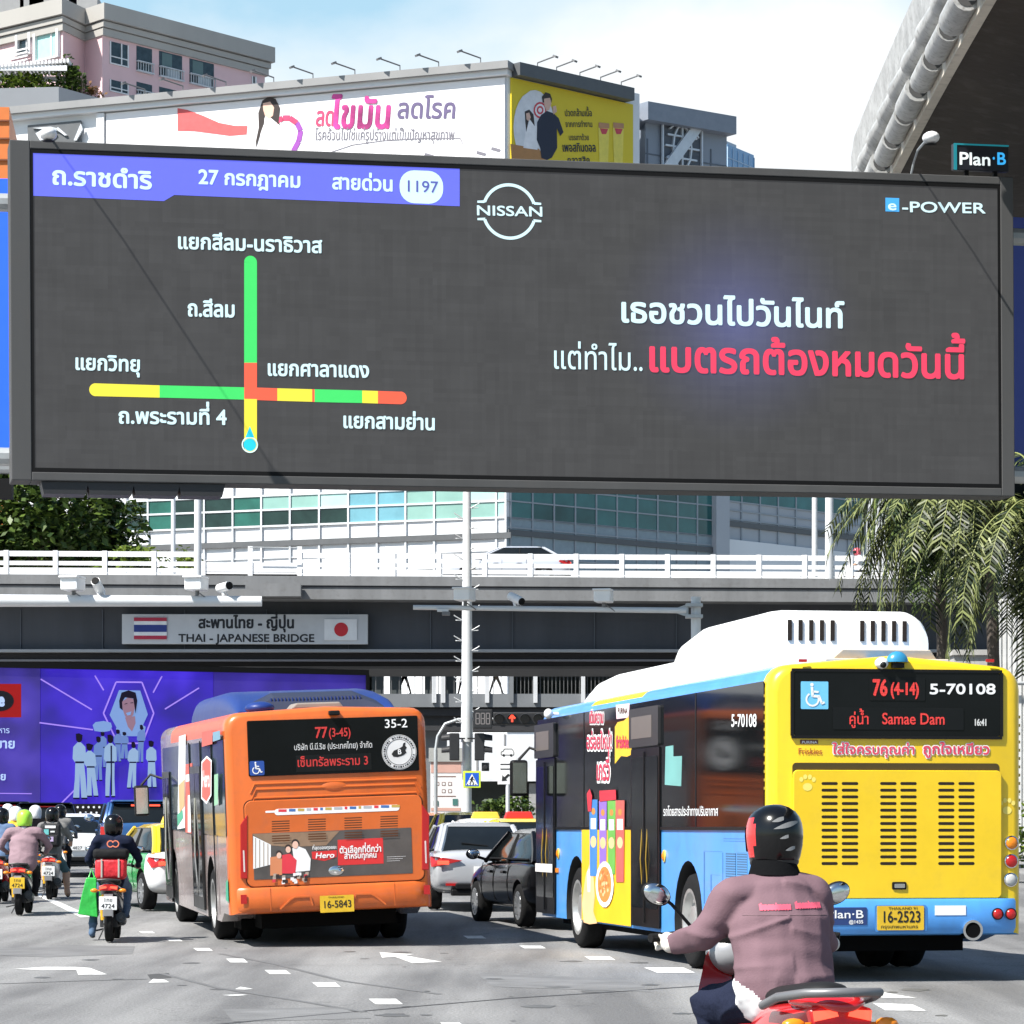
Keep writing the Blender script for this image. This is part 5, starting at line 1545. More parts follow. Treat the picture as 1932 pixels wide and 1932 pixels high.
# low white commercial building beyond
wb = thing('shop_building', 'low white panelled shop front with a dark ground floor beyond the footbridge', 'building', (0, 150, 0))
x0_, x1_ = P(560, 0, 150).x, P(1330, 0, 150).x
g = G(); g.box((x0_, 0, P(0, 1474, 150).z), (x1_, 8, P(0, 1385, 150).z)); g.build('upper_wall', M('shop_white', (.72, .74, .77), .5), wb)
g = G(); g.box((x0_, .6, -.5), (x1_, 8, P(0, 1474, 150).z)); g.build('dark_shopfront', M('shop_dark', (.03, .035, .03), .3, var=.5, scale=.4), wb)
g = G()
for px_ in (722, 836, 900, 952): x = P(px_, 0, 150).x; g.box((x - .04, -.03, P(0, 1474, 150).z), (x + .04, 0, P(0, 1385, 150).z))
g.build('panel_seams', M('shop_seam', (.3, .3, .3), .6), wb)
g = G()
for px_ in (962, 985, 1030): x = P(px_, 0, 150).x; g.box((x, .3, -.5), (x + .9, .6, P(0, 1478, 150).z))
g.build('columns', M('shop_grey', (.35, .35, .35), .6), wb)

# footbridge
DF = 138.0
fb_ = thing('footbridge', 'grey covered footbridge with white posts and thin bars beyond the flyover', 'bridge', (0, DF, 0))
xf0, xf1 = P(250, 0, DF).x, P(1500, 0, DF).x
zz = lambda y: P(0, y, DF).z
FBG = M('footbridge_grey', (.17, .18, .19), .6, var=.06)
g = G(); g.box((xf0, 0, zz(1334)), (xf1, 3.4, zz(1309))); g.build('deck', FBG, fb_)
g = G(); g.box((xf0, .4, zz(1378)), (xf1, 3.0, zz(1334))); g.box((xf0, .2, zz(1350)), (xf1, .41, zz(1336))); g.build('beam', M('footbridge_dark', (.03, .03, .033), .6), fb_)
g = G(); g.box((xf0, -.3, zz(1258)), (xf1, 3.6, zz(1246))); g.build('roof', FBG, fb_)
g = G()
n = int((xf1 - xf0) / .17)
for i in range(n):
    x = xf0 + i * .17
    if not P(690, 0, DF).x < x < P(965, 0, DF).x or i % 2 == 0: g.box((x, .0, zz(1309)), (x + .03, .03, zz(1266)))
g.box((xf0, -.02, zz(1267)), (xf1, .06, zz(1262)))
g.build('railing', M('footbridge_bar', (.12, .12, .12), .5), fb_)
for px_ in (817, 821, 834, 838, 919, 965, 1010, 1100):
    x = P(px_, 0, DF).x; w_ = .05 if px_ in (817, 821, 834, 838) else .09
    g = G(); g.box((x - w_, -.12, zz(1326)), (x + w_, -.03, zz(1258))); g.build('post', POLE if px_ != 965 else FBG, fb_)
for px_ in (655, 712, 746, 812, 850):
    x = P(px_, 0, DF).x
    g = G(); g.box((x - .25, .2, zz(1309)), (x + .25, .5, zz(1258))); g.build('column', M('footbridge_column', (.05, .06, .06), .6), fb_)
g = G(); g.box((P(965, 0, DF).x, 3.2, zz(1309)), (xf1, 3.25, zz(1262))); g.box((xf0, 3.2, zz(1309)), (P(700, 0, DF).x, 3.25, zz(1258))); g.build('rear_screen', M('footbridge_screen', (.06, .085, .08), .4, var=.4, scale=.5), fb_)
g = G()
for px_ in (820, 1040): x = P(px_, 0, DF).x; g = G(); g.box((x - .5, 1, -.3), (x + .5, 2, zz(1376))); g.build('pier', FBG, fb_)

# white ribbed wall at the right
rw = thing('ribbed_wall', 'white vertically ribbed wall behind the palms at the right', 'wall', (0, 100, 0))
g = G(); a, b = P(1872, 0, 100).x, P(2300, 0, 100).x; g.box((a, 0, -.2), (b, 1, P(0, 1130, 100).z)); g.build('panel', M('rib_white', (.68, .68, .67), .6), rw)
g = G()
for i in range(60): x = a + .02 + i * .16; g.box((x, -.05, .2), (x + .09, -.001, P(0, 1131, 100).z))
g.build('ribs', M('rib_white'), rw)
g = G(); g.tube([(a - .8, -.3, P(0, 1290, 100).z), (b, -.3, P(0, 1290, 100).z)], .06, 8); g.build('pipe', STEEL, rw)
gb = thing('grey_block', 'plain grey utility block between the flyover end and the white ribbed wall', 'building', (0, 104, 0))
g = G(); g.box((P(1800, 0, 104).x, 0, -.2), (P(1870, 0, 104).x, 2, P(0, 1228, 104).z)); g.build('wall', CONC, gb)
g = G(); g.box((P(1796, 0, 104).x, -.1, P(0, 1236, 104).z), (P(1874, 0, 104).x, 2.1, P(0, 1226, 104).z)); g.build('coping', CONC, gb)
plantbed('roadside_shrub', 'bright green shrub at the right edge beside the yellow bus', 'shrub', (P(1940, 0, 70).x, 70, .3), (1.0, .8, 1.1), 700, .16, LEAF2, 21)
# ================================================================== VEHICLES
RUB = M('rubber', (.012, .012, .0125), .9, var=.25, scale=4, bump=.2, spec=.15)
ALLOY = M('alloy', (.50, .51, .52), .3, .85)
STEELRIM = M('steel_rim', (.45, .45, .44), .4, .6, var=.15, dirt=.3)
UNDER = M('underbody', (.004, .004, .004), .95, spec=.1)
CHROME = M('chrome', (.7, .7, .7), .12, 1.0)
BLACKPL = M('black_plastic', (.008, .008, .0085), .5, bump=.1, bscale=60, spec=.2)
CARGLASS = M('car_glass', (.008, .010, .011), .06, var=.2, spec=.4)
GLASS_TINT = M('bus_glass', (.006, .007, .008), .05, var=.3, scale=.7, spec=.16)
PLATE_Y = M('plate_yellow', (.66, .42, .02), .5, var=.1, scale=6); PLATE_W = M('plate_white', (.75, .75, .74), .5, var=.06, scale=6)
INKB = M('plate_ink', (.01, .01, .01), .5)
TAILR = M('tail_red', (.30, .012, .012), .2, emit=(.8, .02, .02), es=.10)
TAILLIT = M('tail_lit', (.5, .03, .02), .3, emit=(1, .10, .05), es=1.1)
AMBER = M('amber_lens', (.75, .22, .01), .2); CLEAR = M('clear_lens', (.45, .45, .44), .15)
WHT = M('print_pure_white', (.80, .80, .80), .5, var=.02)
LEDR = M('led_red_dots', (.05, .004, .004), .5, emit=(1, .07, .06), es=.7)
def dots(m, scale):
    t = m.node_tree; b = t.nodes['Principled BSDF']; ln = t.links.new
    tcn = t.nodes.new('ShaderNodeTexCoord'); v = t.nodes.new('ShaderNodeTexVoronoi'); v.inputs['Scale'].default_value = scale; v.inputs['Randomness'].default_value = 0
    ln(tcn.outputs['Object'], v.inputs['Vector'])
    r = t.nodes.new('ShaderNodeValToRGB'); r.color_ramp.elements[0].position, r.color_ramp.elements[0].color = .3, (1, .07, .06, 1); r.color_ramp.elements[1].position, r.color_ramp.elements[1].color = .75, (.25, .01, .01, 1)
    ln(v.outputs['Distance'], r.inputs[0]); ln(r.outputs[0], b.inputs['Emission Color'])
dots(LEDR, 60)

def wheel(parent, c, r, w, side, style='alloy', name='wheel'):
    """side -1: outer face towards -x"""
    g = G()
    g.lathe([(r * .60, -w * .5), (r * .86, -w * .52), (r * .97, -w * .42), (r, -w * .25), (r * .985, -w * .08), (r * .985, w * .08), (r, w * .25), (r * .97, w * .42), (r * .86, w * .52), (r * .60, w * .5)], (0, 0, 0), 'x', 32, cap=False)
    g.lathe([(.001, w * .1 * side * -1), (r * .62, w * .1 * side * -1)], (0, 0, 0), 'x', 24, cap=False)
    o = g.build(name, RUB, parent, smooth=True, mtx=Matrix.Translation(c))
    g = G(); s = side; q = w * .5
    if style == 'alloy':
        g.lathe([(r * .62, s * q * .96), (r * .66, s * q * 1.02), (r * .60, s * q * 1.0), (r * .58, s * q * .5)], (0, 0, 0), 'x', 28, cap=False)
        for k in range(10):
            a = 2 * math.pi * k / 10
            d = V((0, math.cos(a), math.sin(a)))
            g.bar(d * r * .08 + V((s * q * .7, 0, 0)), d * r * .6 + V((s * q * .86, 0, 0)), .05, .045, (1, 0, 0))
        g.lathe([(.001, s * q * .92), (r * .16, s * q * .88), (r * .18, s * q * .6)], (0, 0, 0), 'x', 14, cap=False)
        m = ALLOY
    else:
        g.lathe([(r * .64, s * q * .98), (r * .68, s * q * 1.03), (r * .60, s * q * 1.02), (r * .54, s * q * .45), (r * .34, s * q * .30), (r * .31, s * q * .75), (r * .26, s * q * .80), (.001, s * q * .84)], (0, 0, 0), 'x', 28, cap=False)
        for k in range(10):
            a = 2 * math.pi * k / 10
            g.tube([(s * q * .3, r * .43 * math.cos(a), r * .43 * math.sin(a)), (s * q * .62, r * .43 * math.cos(a), r * .43 * math.sin(a))], r * .045, 6)
        m = STEELRIM
    g.build('rim', m, o, smooth=True)
    return o

def bus_shell(hw, Lb, z0, zr, r, zs, ys, fn, mats, parent, arches, crown_h=.05, ra=.66, z0r=.47):
    def ring(y, ins, dz=0.0):
        h = hw - ins; rr = max(.03, r - ins * .3)
        zr_ = zr - dz
        zq = z0r if y < 1.0 else z0
        pts = [(-h, y, zq + dz * .4)] + [(-h, y, min(z, zr_ - rr - .004 * (len(zs) - q_))) for q_, z in enumerate(zs)]
        for k in range(6): a = R(180 - 90 * k / 5); pts.append((-h + rr + rr * math.cos(a), y, zr_ - rr + rr * math.sin(a)))
        pts.append((0, y, zr_ + crown_h))
        for k in range(6): a = R(90 - 90 * k / 5); pts.append((h - rr + rr * math.cos(a), y, zr_ - rr + rr * math.sin(a)))
        pts += [(h, y, min(z, zr_ - rr - .004 * (len(zs) - q_))) for q_, z in reversed(list(enumerate(zs)))] + [(h, y, zq + dz * .4)]
        return pts
    g = G()
    st = [(0, .10, .07), (.012, .06, .045), (.04, .028, .02), (.09, .007, .006), (.15, 0, 0)] + [(y, 0, 0) for y in ys if .15 < y < Lb - .3] + [(Lb - .3, 0, 0), (Lb - .12, .03, .03), (Lb - .03, .09, .1), (Lb, .17, .2)]
    g.rings([ring(*q) for q in st], fn=fn)
    o = g.build('body', mats, parent, smooth=True)
    for m in list(o.modifiers): o.modifiers.remove(m)
    c = G()
    for y in arches:
        for s in (-1, 1):
            c.tube([(s * (hw + .2), y, .54), (s * (hw - .62), y, .54)], ra, 28)
    cut(o, c)
    o.data.polygons.foreach_set('use_smooth', [True] * len(o.data.polygons))
    es = o.modifiers.new('split', 'EDGE_SPLIT'); es.split_angle = R(38)
    return o

def frame_mtx(x, y, z, yaw, pitch=0, roll=0):
    return Matrix.Translation((x, y, z)) @ Matrix.Rotation(R(yaw), 4, 'Z') @ Matrix.Rotation(R(pitch), 4, 'X') @ Matrix.Rotation(R(roll), 4, 'Y')
def LR_(): return Matrix(((1, 0, 0, 0), (0, 0, -1, 0), (0, 1, 0, 0), (0, 0, 0, 1)))
def LS_(hw): return Matrix(((0, 0, -1, -hw), (-1, 0, 0, 0), (0, 1, 0, 0), (0, 0, 0, 1)))

def wheelchair(g, u, v, s, w, mi=0):
    """white wheelchair sign inside a square of side s at lower left (u, v)"""
    g.flat(disc(u + .40 * s, v + .86 * s, .065 * s, .065 * s, 10), w, mi=mi)
    fbar(g, (u + .40 * s, v + .78 * s), (u + .43 * s, v + .44 * s), .09 * s, w, w + .002, mi)
    fbar(g, (u + .42 * s, v + .62 * s), (u + .64 * s, v + .60 * s), .07 * s, w, w + .002, mi)
    fbar(g, (u + .42 * s, v + .46 * s), (u + .68 * s, v + .44 * s), .085 * s, w, w + .002, mi)
    fbar(g, (u + .66 * s, v + .46 * s), (u + .76 * s, v + .20 * s), .08 * s, w, w + .002, mi)
    fbar(g, (u + .74 * s, v + .19 * s), (u + .86 * s, v + .24 * s), .07 * s, w, w + .002, mi)
    annulus(g, u + .42 * s, v + .34 * s, .19 * s, .255 * s, w + .001, mi, 24, 120, 380)

# ------------------------------------------------------------------ yellow and blue bus
BBLUE = M('bus_blue', (.085, .33, .78), .3, var=.09, scale=1.0, coat=.35, dirt=.16, streak=(2, 2, .35))
BYEL = M('bus_yellow', (.80, .53, .013), .33, var=.06, scale=1.0, coat=.35, dirt=.10, streak=(2.5, 2.5, .35))
BWHT = M('bus_white', (.80, .80, .79), .4, var=.04, scale=.8, dirt=.12)
HW0 = 1.335
YB = thing('city_bus', 'yellow and light blue city bus with a white roof pod and vented engine door', 'bus', mtx=frame_mtx(2.59 + HW0 * .983, 32 + HW0 * .182, 0, 10.5))
HW, LB = 1.335, 12.2
def yfn(c, i):
    if c.y < .28 and c.z > .50: return 1
    if c.z > 3.12 and 5.9 < c.y < 8.9: return 1
    return 0
bus_shell(HW, LB, .36, 3.22, .24, [.54, .86, 1.57, 2.4, 2.95], [.27, .7, 1.3, 2, 3.5, 5.2, 5.95, 7.5, 8.9, 10, 11], yfn, [BBLUE, BYEL], YB, (3.45, 9.6), .10)
g = G(); g.box((-HW + .25, 1.4, .26), (HW - .25, LB - .5, .37)); g.box((-.85, .45, .30), (.85, 1.5, .62)); g.build('chassis', UNDER, YB)
for y in (3.45, 9.6):
    for s in (-1, 1):
        wheel(YB, (s * (HW - .17), y, .53), .53, .30, s, 'steel')
        if y < 5: 
            o = wheel(YB, (s * (HW - .52), y, .53), .53, .28, s, 'steel')
yr = Pl(YB, LR_()); ysd = Pl(YB, LS_(HW))
c5 = crop(1449, 1162.8, .35179); c4 = crop(992.8, 1127, .37044)
YM = LR_(); SM = LS_(HW)
def yrect(name, x0, y0, x1, y1, w0, w1, mat, r=0, bevel=0, parent=None):
    g = G(); a = yr.uv(*c5(x0, (y0 + y1) / 2)); b = yr.uv(*c5(x1, (y0 + y1) / 2)); t_ = yr.uv(*c5((x0 + x1) / 2, y0)); b_ = yr.uv(*c5((x0 + x1) / 2, y1))
    g.flat(rrect(a[0], b_[1], b[0], t_[1], r), w0, w1); return g.build(name, mat, parent or YB, mtx=YM, bevel=bevel), (a[0], b_[1], b[0], t_[1])
o, (u0, v0, u1, v1) = yrect('rear_window', 135, 300, 1242, 642, .002, .018, GLASS_TINT, .03)
g = G()
for a, b in (((u0 - .02, v0 - .03), (u1 + .02, v0)), ((u0 - .02, v1), (u1 + .02, v1 + .03)), ((u0 - .03, v0), (u0, v1)), ((u1, v0), (u1 + .03, v1))): g.box((a[0], a[1], .002), (b[0], b[1], .026))
g.build('window_seal', BLACKPL, o, mtx=Matrix.Identity(4))
sq, (a0, b0, a1, b1) = yrect('access_sign', 173, 350, 320, 498, .02, .023, M('access_blue', (.16, .52, .82), .4), .01)
g = G(); wheelchair(g, a0, b0, a1 - a0, .026); g.build('wheelchair_symbol', WHT, sq)
dsp, _ = yrect('route_display', 540, 328, 838, 452, .019, .024, M('display_dark', (.006, .007, .007), .5, spec=.2), .01)
dsp2, _ = yrect('destination_display', 345, 490, 1045, 608, .019, .024, M('display_dark'), .01)
def ytxt(t_, xa, xb, yb_, h, mat, bold=.0, w=.03, parent=None, k=c5, pl=None, mtx=None, slant=0):
    pl = pl or yr
    g = G(); A = pl.uv(*k(xa, yb_)); Bq = pl.uv(*k(xb, yb_)); hh = pl.uv(*k(xa, yb_ - h))[1] - A[1]
    rot = math.atan2(Bq[1] - A[1], Bq[0] - A[0]) if abs(Bq[1] - A[1]) > .004 else 0
    letters(g, t_, A[0], A[1], hh / (.56 if any('\u0e00' <= q <= '\u0e7f' for q in t_) else .72), A[0] + math.hypot(Bq[0] - A[0], Bq[1] - A[1]), w, bold, rot=rot, slant=slant)
    return g.build('lettering', mat, parent or YB, mtx=(YM if mtx is None else mtx) if parent is None else Matrix.Identity(4))
ytxt('76', 556, 636, 424, 88, LEDR, .03, .028, dsp); ytxt('(4-14)', 652, 806, 420, 66, LEDR, .03, .028, dsp)
ytxt('5-70108', 860, 1218, 417, 56, WHT, .03, .024)
ytxt('คู่น้ำ', 428, 540, 578, 44, LEDR, .012, .028, dsp2); ytxt('Samae Dam', 606, 946, 578, 62, LEDR, .014, .028, dsp2)
ytxt('16:41', 1100, 1172, 586, 36, M('digit_pale', (.6, .6, .58), .5), .03, .024)
ytxt('ใส่ใจครบคุณค่า', 345, 788, 738, 40, M('halo_white', (.82, .80, .78), .5), .10, .006); ytxt('ถูกใจเหมียว', 828, 1188, 738, 42, M('halo_white'), .10, .006)
RPK = M('print_red', (.66, .05, .10), .4)
ytxt('ใส่ใจครบคุณค่า', 345, 788, 738, 40, RPK, .022, .012); ytxt('ถูกใจเหมียว', 828, 1188, 738, 42, RPK, .026, .012)
yrect('logo_strip', 172, 663, 268, 684, .004, .006, M('print_maroon', (.12, .03, .02), .5)); ytxt('PURINA', 180, 262, 681, 13, WHT, .02, .008); ytxt('Friskies', 160, 290, 740, 34, M('print_brown_red', (.40, .09, .02), .5), .01, .006)
# engine door
g = G()
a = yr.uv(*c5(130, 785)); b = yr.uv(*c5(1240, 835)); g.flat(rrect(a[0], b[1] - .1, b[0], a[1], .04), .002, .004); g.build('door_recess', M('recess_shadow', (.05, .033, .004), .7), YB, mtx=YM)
dr, (u0, v0, u1, v1) = yrect('engine_door', 130, 826, 1246, 1513, .003, .045, BYEL, .05, .008)
g = G(); SL = M('slot_black', (.012, .006, .003), .9)
for xa, xb in ((280, 367), (388, 477), (594, 682), (702, 790), (905, 992), (1013, 1100)):
    for i in range(13):
        y = 897 + i * 35.7; a = yr.uv(*c5(xa, y - 8)); b = yr.uv(*c5(xb, y + 8)); g.flat(rrect(a[0], b[1], b[0], a[1], .02, 3), .0462)
sl_ = g.build('vent_slots', SL, dr)
hl, _ = yrect('door_handle', 657, 1424, 734, 1465, .046, .058, BLACKPL, .015, .003); yrect('latch', 668, 1434, 724, 1456, .059, .066, CHROME, .008)
g = G()
for cx, cy in ((205, 905), (1282, 1030)):
    u, v = yr.uv(*c5(cx, cy)); z = .0475 if cx < 1000 else .004
    g.flat(disc(u, v - .02, .05, .04, 12), z)
    for k in range(4): a = R(40 + k * 33); g.flat(disc(u + .085 * math.cos(a), v + .085 * math.sin(a), .022, .026, 8), z)
g.build('paw_prints', M('paw_pale', (.86, .70, .16), .4), YB, mtx=YM)
# bumper
g = G()
bz0, bz1 = yr.uv(*c5(900, 1690))[1], yr.uv(*c5(900, 1514))[1]
def plan(ins): return [(-HW + ins + .02, .25), (-HW + ins, .12), (-HW + .10, -.04 + ins), (-HW + .25, -.075 + ins), (HW - .25, -.075 + ins), (HW - .10, -.04 + ins), (HW - ins, .12), (HW - ins - .02, .25)]
g.rings([[(x, y, z) for x, y in plan(i_)] for z, i_ in ((bz0 - .02, .04), (bz0 + .04, .0), (bz1 - .03, .0), (bz1, .02))]); g.build('bumper', BBLUE, YB, smooth=True)
pw = .078
yrect('plate_recess', 560, 1548, 838, 1690, pw, pw + .003, M('bumper_blue_dark', (.05, .2, .5), .4), .02)
pl_, (a0, b0, a1, b1) = yrect('number_plate', 572, 1552, 822, 1682, pw + .004, pw + .012, PLATE_Y, .012)
ytxt('16-2523', 594, 806, 1640, 62, INKB, .014, pw + .015, pl_); ytxt('THAILAND 91', 632, 790, 1572, 14, INKB, .012, pw + .015, pl_); ytxt('กรุงเทพมหานคร', 590, 790, 1672, 14, INKB, .008, pw + .015, pl_)
yrect('white_sticker', 882, 1550, 1048, 1602, pw, pw + .003, WHT)
pbn, _ = yrect('ad_plate', 330, 1560, 518, 1655, pw, pw + .004, M('plate_navy', (.02, .045, .16), .4), .01)
ytxt('Plan·B', 300, 500, 1618, 44, WHT, .012, pw + .008, pbn); ytxt('@1435', 420, 498, 1646, 18, WHT, .02, pw + .008, pbn)
def lens(name, cx, cy, r, mat, w, pl, k, parent, M_, bez=CHROME):
    u, v = pl.uv(*k(cx, cy))
    g = G(); g.lathe([(r * 1.18, w), (r * 1.18, w + .012), (r * 1.0, w + .016), (r * .98, w + .006)], (u, v, 0), 'z', 22, cap=False); o = g.build(name, bez, parent, smooth=True, mtx=M_)
    g = G(); g.lathe([(r, w + .004), (r * .9, w + .02), (r * .5, w + .03), (.001, w + .033)], (u, v, 0), 'z', 20, cap=False); g.build('lens', mat, o, smooth=True)
    return o
for cx, cy, m in ((1305, 1215, AMBER), (1303, 1313, TAILR), (1300, 1413, CLEAR)):
    lens('tail_light', cx, cy, .062, m, .004, yr, c5, YB, YM); lens('tail_light', 1372 - cx, cy, .062, m, .004, yr, c5, YB, YM)
for cx in (1217, 1288): lens('fog_light', cx, 1595, .052, TAILR, pw, yr, c5, YB, YM, BLACKPL)
for cx in (185, 1188): yrect('marker_lamp', cx - 22, 230, cx + 22, 246, .004, .02, TAILR, .008)
u, v = yr.uv(*c5(1082, 1682)); g = G(); g.lathe([(.095, -.25), (.095, .10), (.105, .105), (.08, .105), (.078, -.2)], (u, v, 0), 'z', 22, cap=False); g.build('exhaust_pipe', CHROME, YB, mtx=YM, smooth=True)
g = G(); g.flat(disc(u, v, .079, .079, 20), .096); g.build('exhaust_inside', UNDER, YB, mtx=YM)
g = G(); u, v = yr.uv(*c5(606, 262)); g.ell((u, v + .02, .02), (.07, .06, .07), 0, 16, 10); o = g.build('camera_dome', BWHT, YB, mtx=YM, smooth=True); g = G(); g.ell((u, v, .075), (.034, .034, .03), 0, 12, 8); g.build('lens', BLACKPL, o, smooth=True)
g = G(); u, v = yr.uv(*c5(690, 246)); g.ell((u, v, .02), (.115, .085, .11), 0, 18, 8, 0, 1, Matrix.Rotation(R(-90), 4, 'X')); g.build('camera_hood', M('hood_blue', (.03, .22, .40), .3), YB, mtx=YM, smooth=True)
g = G(); g.box((u - .06, v - .06, .0), (u + .06, v - .01, .07)); g.build('reversing_camera', BLACKPL, YB, mtx=YM)
# roof equipment
def pod(x0, x1, y0, y1, z0, z1, r, mat, name='roof_pod', slopef=.0, front=1.0):
    g = G(); rr = []
    for y, k in ((y0, 0), (y0 + .05, .55), (y0 + .18, .92), (y0 + .4, 1.0), (y1 - front, 1.0), (y1 - front * .4, .85), (y1 - .1, .45), (y1, .1)):
        zz = z0 + (z1 - z0) * max(.05, k if y > y0 + .5 else (.86 + .14 * k)); ring = [(x0, y, z0)]
        R_ = min(r, (zz - z0) * .9)
        for j in range(7): a = R(180 - 90 * j / 6); ring.append((x0 + R_ + R_ * math.cos(a), y, zz - R_ + R_ * math.sin(a)))
        for j in range(7): a = R(90 - 90 * j / 6); ring.append((x1 - R_ + R_ * math.cos(a), y, zz - R_ + R_ * math.sin(a)))
        ring.append((x1, y, z0)); rr.append(ring)
    g.rings(rr); o = g.build(name, mat, YB, smooth=True); return o
pd = pod(-.93, .90, 1.75, 6.3, 3.2, 3.90, .26, BWHT, front=1.4)
g = G()
for xs_ in ([-.64 + i * .118 for i in range(5)], [.16 + i * .118 for i in range(5)]):
    for x in xs_: g.prism([(x - .022, 1.735, 3.56), (x + .022, 1.735, 3.56), (x + .022, 1.735, 3.78), (x - .022, 1.735, 3.78)], (0, .06, 0))
g.build('vent_slots', SL, pd)
pod(-.98, .95, 5.6, 10.9, 3.2, 3.56, .2, BWHT, 'roof_fairing', front=1.6)
g = G(); g.prism([(-.55, .55, 3.28), (.62, .55, 3.28), (.52, .5, 3.40), (-.42, .5, 3.40)], (0, .9, 0)); g.box((-.62, .45, 3.27), (.70, 1.5, 3.305)); g.build('roof_hatch', M('hatch_beige', (.60, .50, .38), .6, dirt=.2), YB, bevel=.01)
g = G()
for y in (6.0, 7.4, 8.6): g.box((-1.0, y, 3.24), (-.975, y + .9, 3.42))
g.build('fairing_flaps', BWHT, YB)
# side glazing, doors, advertisement
def srect(name, x0, y0, x1, y1, w0, w1, mat, r=0, bevel=0, parent=None, z=None):
    g = G(); a = ysd.uv(*c4(x0, y0)); b = ysd.uv(*c4(x1, y1))
    z0, z1 = (b[1], a[1]) if z is None else z
    g.flat(rrect(a[0], z0, b[0], z1, r), w0, w1); return g.build(name, mat, parent or YB, mtx=SM, bevel=bevel), (a[0], z0, b[0], z1)
uu = lambda x: ysd.uv(*c4(x, 1172))[0]
g = G(); WZ0, WZ1 = 1.575, 3.05
g.flat(rrect(uu(62), WZ0, uu(1216), WZ1, .05), .002, .014); sw = g.build('side_window', GLASS_TINT, YB, mtx=SM)
g = G()
for x in (300, 870): g.box((uu(x) - .02, WZ0, .0145), (uu(x) + .02, WZ1, .018))
g.box((uu(62), WZ0 - .035, .001), (uu(1216), WZ0 - .001, .02)); g.build('window_seal', BLACKPL, sw)
DOORP = M('door_panel_black', (.005, .005, .0055), .3, spec=.25)
for xa, xb in ((545, 690), (60, 155)):
    ua, ub = uu(xa), uu(xb)
    g = G(); g.flat(rrect(ua, .40, ub, 2.50, .03), .016, .03); dd = g.build('door', DOORP, YB, mtx=SM)
    um = (ua + ub) / 2
    for q0, q1 in ((ua + .07, um - .04), (um + .04, ub - .07)):
        g = G(); g.flat(rrect(q0, .62, q1, 2.40, .04), .031, .036); g.build('door_glass', GLASS_TINT, dd)
    g = G()
    for q in (um - .015, um + .015): g.box((q - .008, .45, .0365), (q + .008, 2.46, .045))
    g.build('door_seal', BLACKPL, dd)
    g = G()
    for q in (um - .14, um + .14): g.tube([(q, .9, .03), (q + .02, 1.2, .055), (q, 1.55, .03)], .008, 6)
    g.build('grab_handle', M('handle_yellow', (.32, .20, .02), .4), dd)
    g = G(); g.flat(rrect(ua - .02, 2.52, ub + .02, 2.98, .03), .016, .05); hb = g.build('door_header', M('header_dark', (.03, .03, .032), .4), YB, mtx=SM)
    g = G(); g.flat(rrect(ua + .12, 2.62, ub - .30, 2.88, .01), .051, .054); g.build('header_display', M('display_grey', (.14, .12, .11), .4), hb)
srect('white_sticker', 64, 1354, 150, 1402, .047, .049, WHT)
# pet-food style advertisement with its cut-outs
ADY = M('ad_yellow', (.85, .50, .02), .35, var=.12, scale=.8); ADO = M('ad_orange', (.80, .30, .05), .4, var=.2, scale=1.5)
ad, (a0, b0, a1, b1) = srect('side_advert', 290, 1176, 540, 1680, .016, .019, ADY, z=(.38, 1.56))
def spoly(g, pts, w, mi=0, w1=None): ysd.poly(g, [c4(*p) for p in pts], w, w1, mi)
g = G()
for (x, y0, x1_, y1, mi, w) in ((330, 1030, 372, 1420, 0, .022), (380, 1036, 420, 1400, 1, .024), (424, 1036, 466, 1410, 2, .026), (466, 1034, 512, 1450, 3, .028)):
    spoly(g, ((x, y0), (x1_, y0), (x1_ - 4, y1), (x + 3, y1)), w, mi)
    spoly(g, ((x + 8, y0 + 95), (x1_ - 8, y0 + 95), (x1_ - 8, y0 + 150), (x + 8, y0 + 150)), w + .001, 4); 
    cx = (x + x1_) / 2; spoly(g, [(cx + 15 * math.cos(R(q)), y0 + 215 + 30 * math.sin(R(q))) for q in range(0, 360, 30)], w + .001, 5)
    spoly(g, [(cx + 10 * math.cos(R(q)), y0 + 60 + 18 * math.sin(R(q))) for q in range(0, 360, 40)], w + .001, 6)
spoly(g, ((384, 985), (468, 980), (470, 1030), (386, 1040)), .030, 7)
spoly(g, ((320, 1000), (335, 975), (347, 1010), (342, 1090), (326, 1090)), .030, 7)
spoly(g, [(412 + 46 * math.cos(R(q)), 1462 + 118 * math.sin(R(q))) for q in range(0, 360, 20)], .032, 4)
spoly(g, [(412 + 35 * math.cos(R(q)), 1462 + 92 * math.sin(R(q))) for q in range(0, 360, 20)], .034, 6)
rn = random.Random(3)
for _ in range(40):
    a = rn.uniform(0, 6.28); k = rn.uniform(0, .8) ; x, y = 412 + 33 * k * math.cos(a), 1462 + 88 * k * math.sin(a)
    spoly(g, [(x + 5 * math.cos(R(q)), y + 11 * math.sin(R(q))) for q in range(0, 360, 72)], .0352 + _ * 2e-5, 8 if _ % 2 else 5)
spoly(g, ((292, 1560), (310, 1420), (330, 1360), (352, 1430), (358, 1520), (350, 1600), (370, 1660), (330, 1665), (300, 1655)), .021, 5)
spoly(g, ((318, 1400), (328, 1380), (336, 1402), (334, 1500), (322, 1500)), .022, 4)
g.build('product_picture', [M('pack_blue', (.06, .22, .55), .4), M('pack_violet', (.28, .16, .55), .4), M('pack_green', (.15, .42, .08), .4), M('pack_red', (.60, .12, .10), .4), WHT, M('ad_peach', (.80, .50, .26), .5), M('ad_brown', (.55, .24, .06), .5), M('ad_red', (.65, .04, .06), .4), M('ad_rust', (.62, .16, .04), .5)], ad)
g = G()
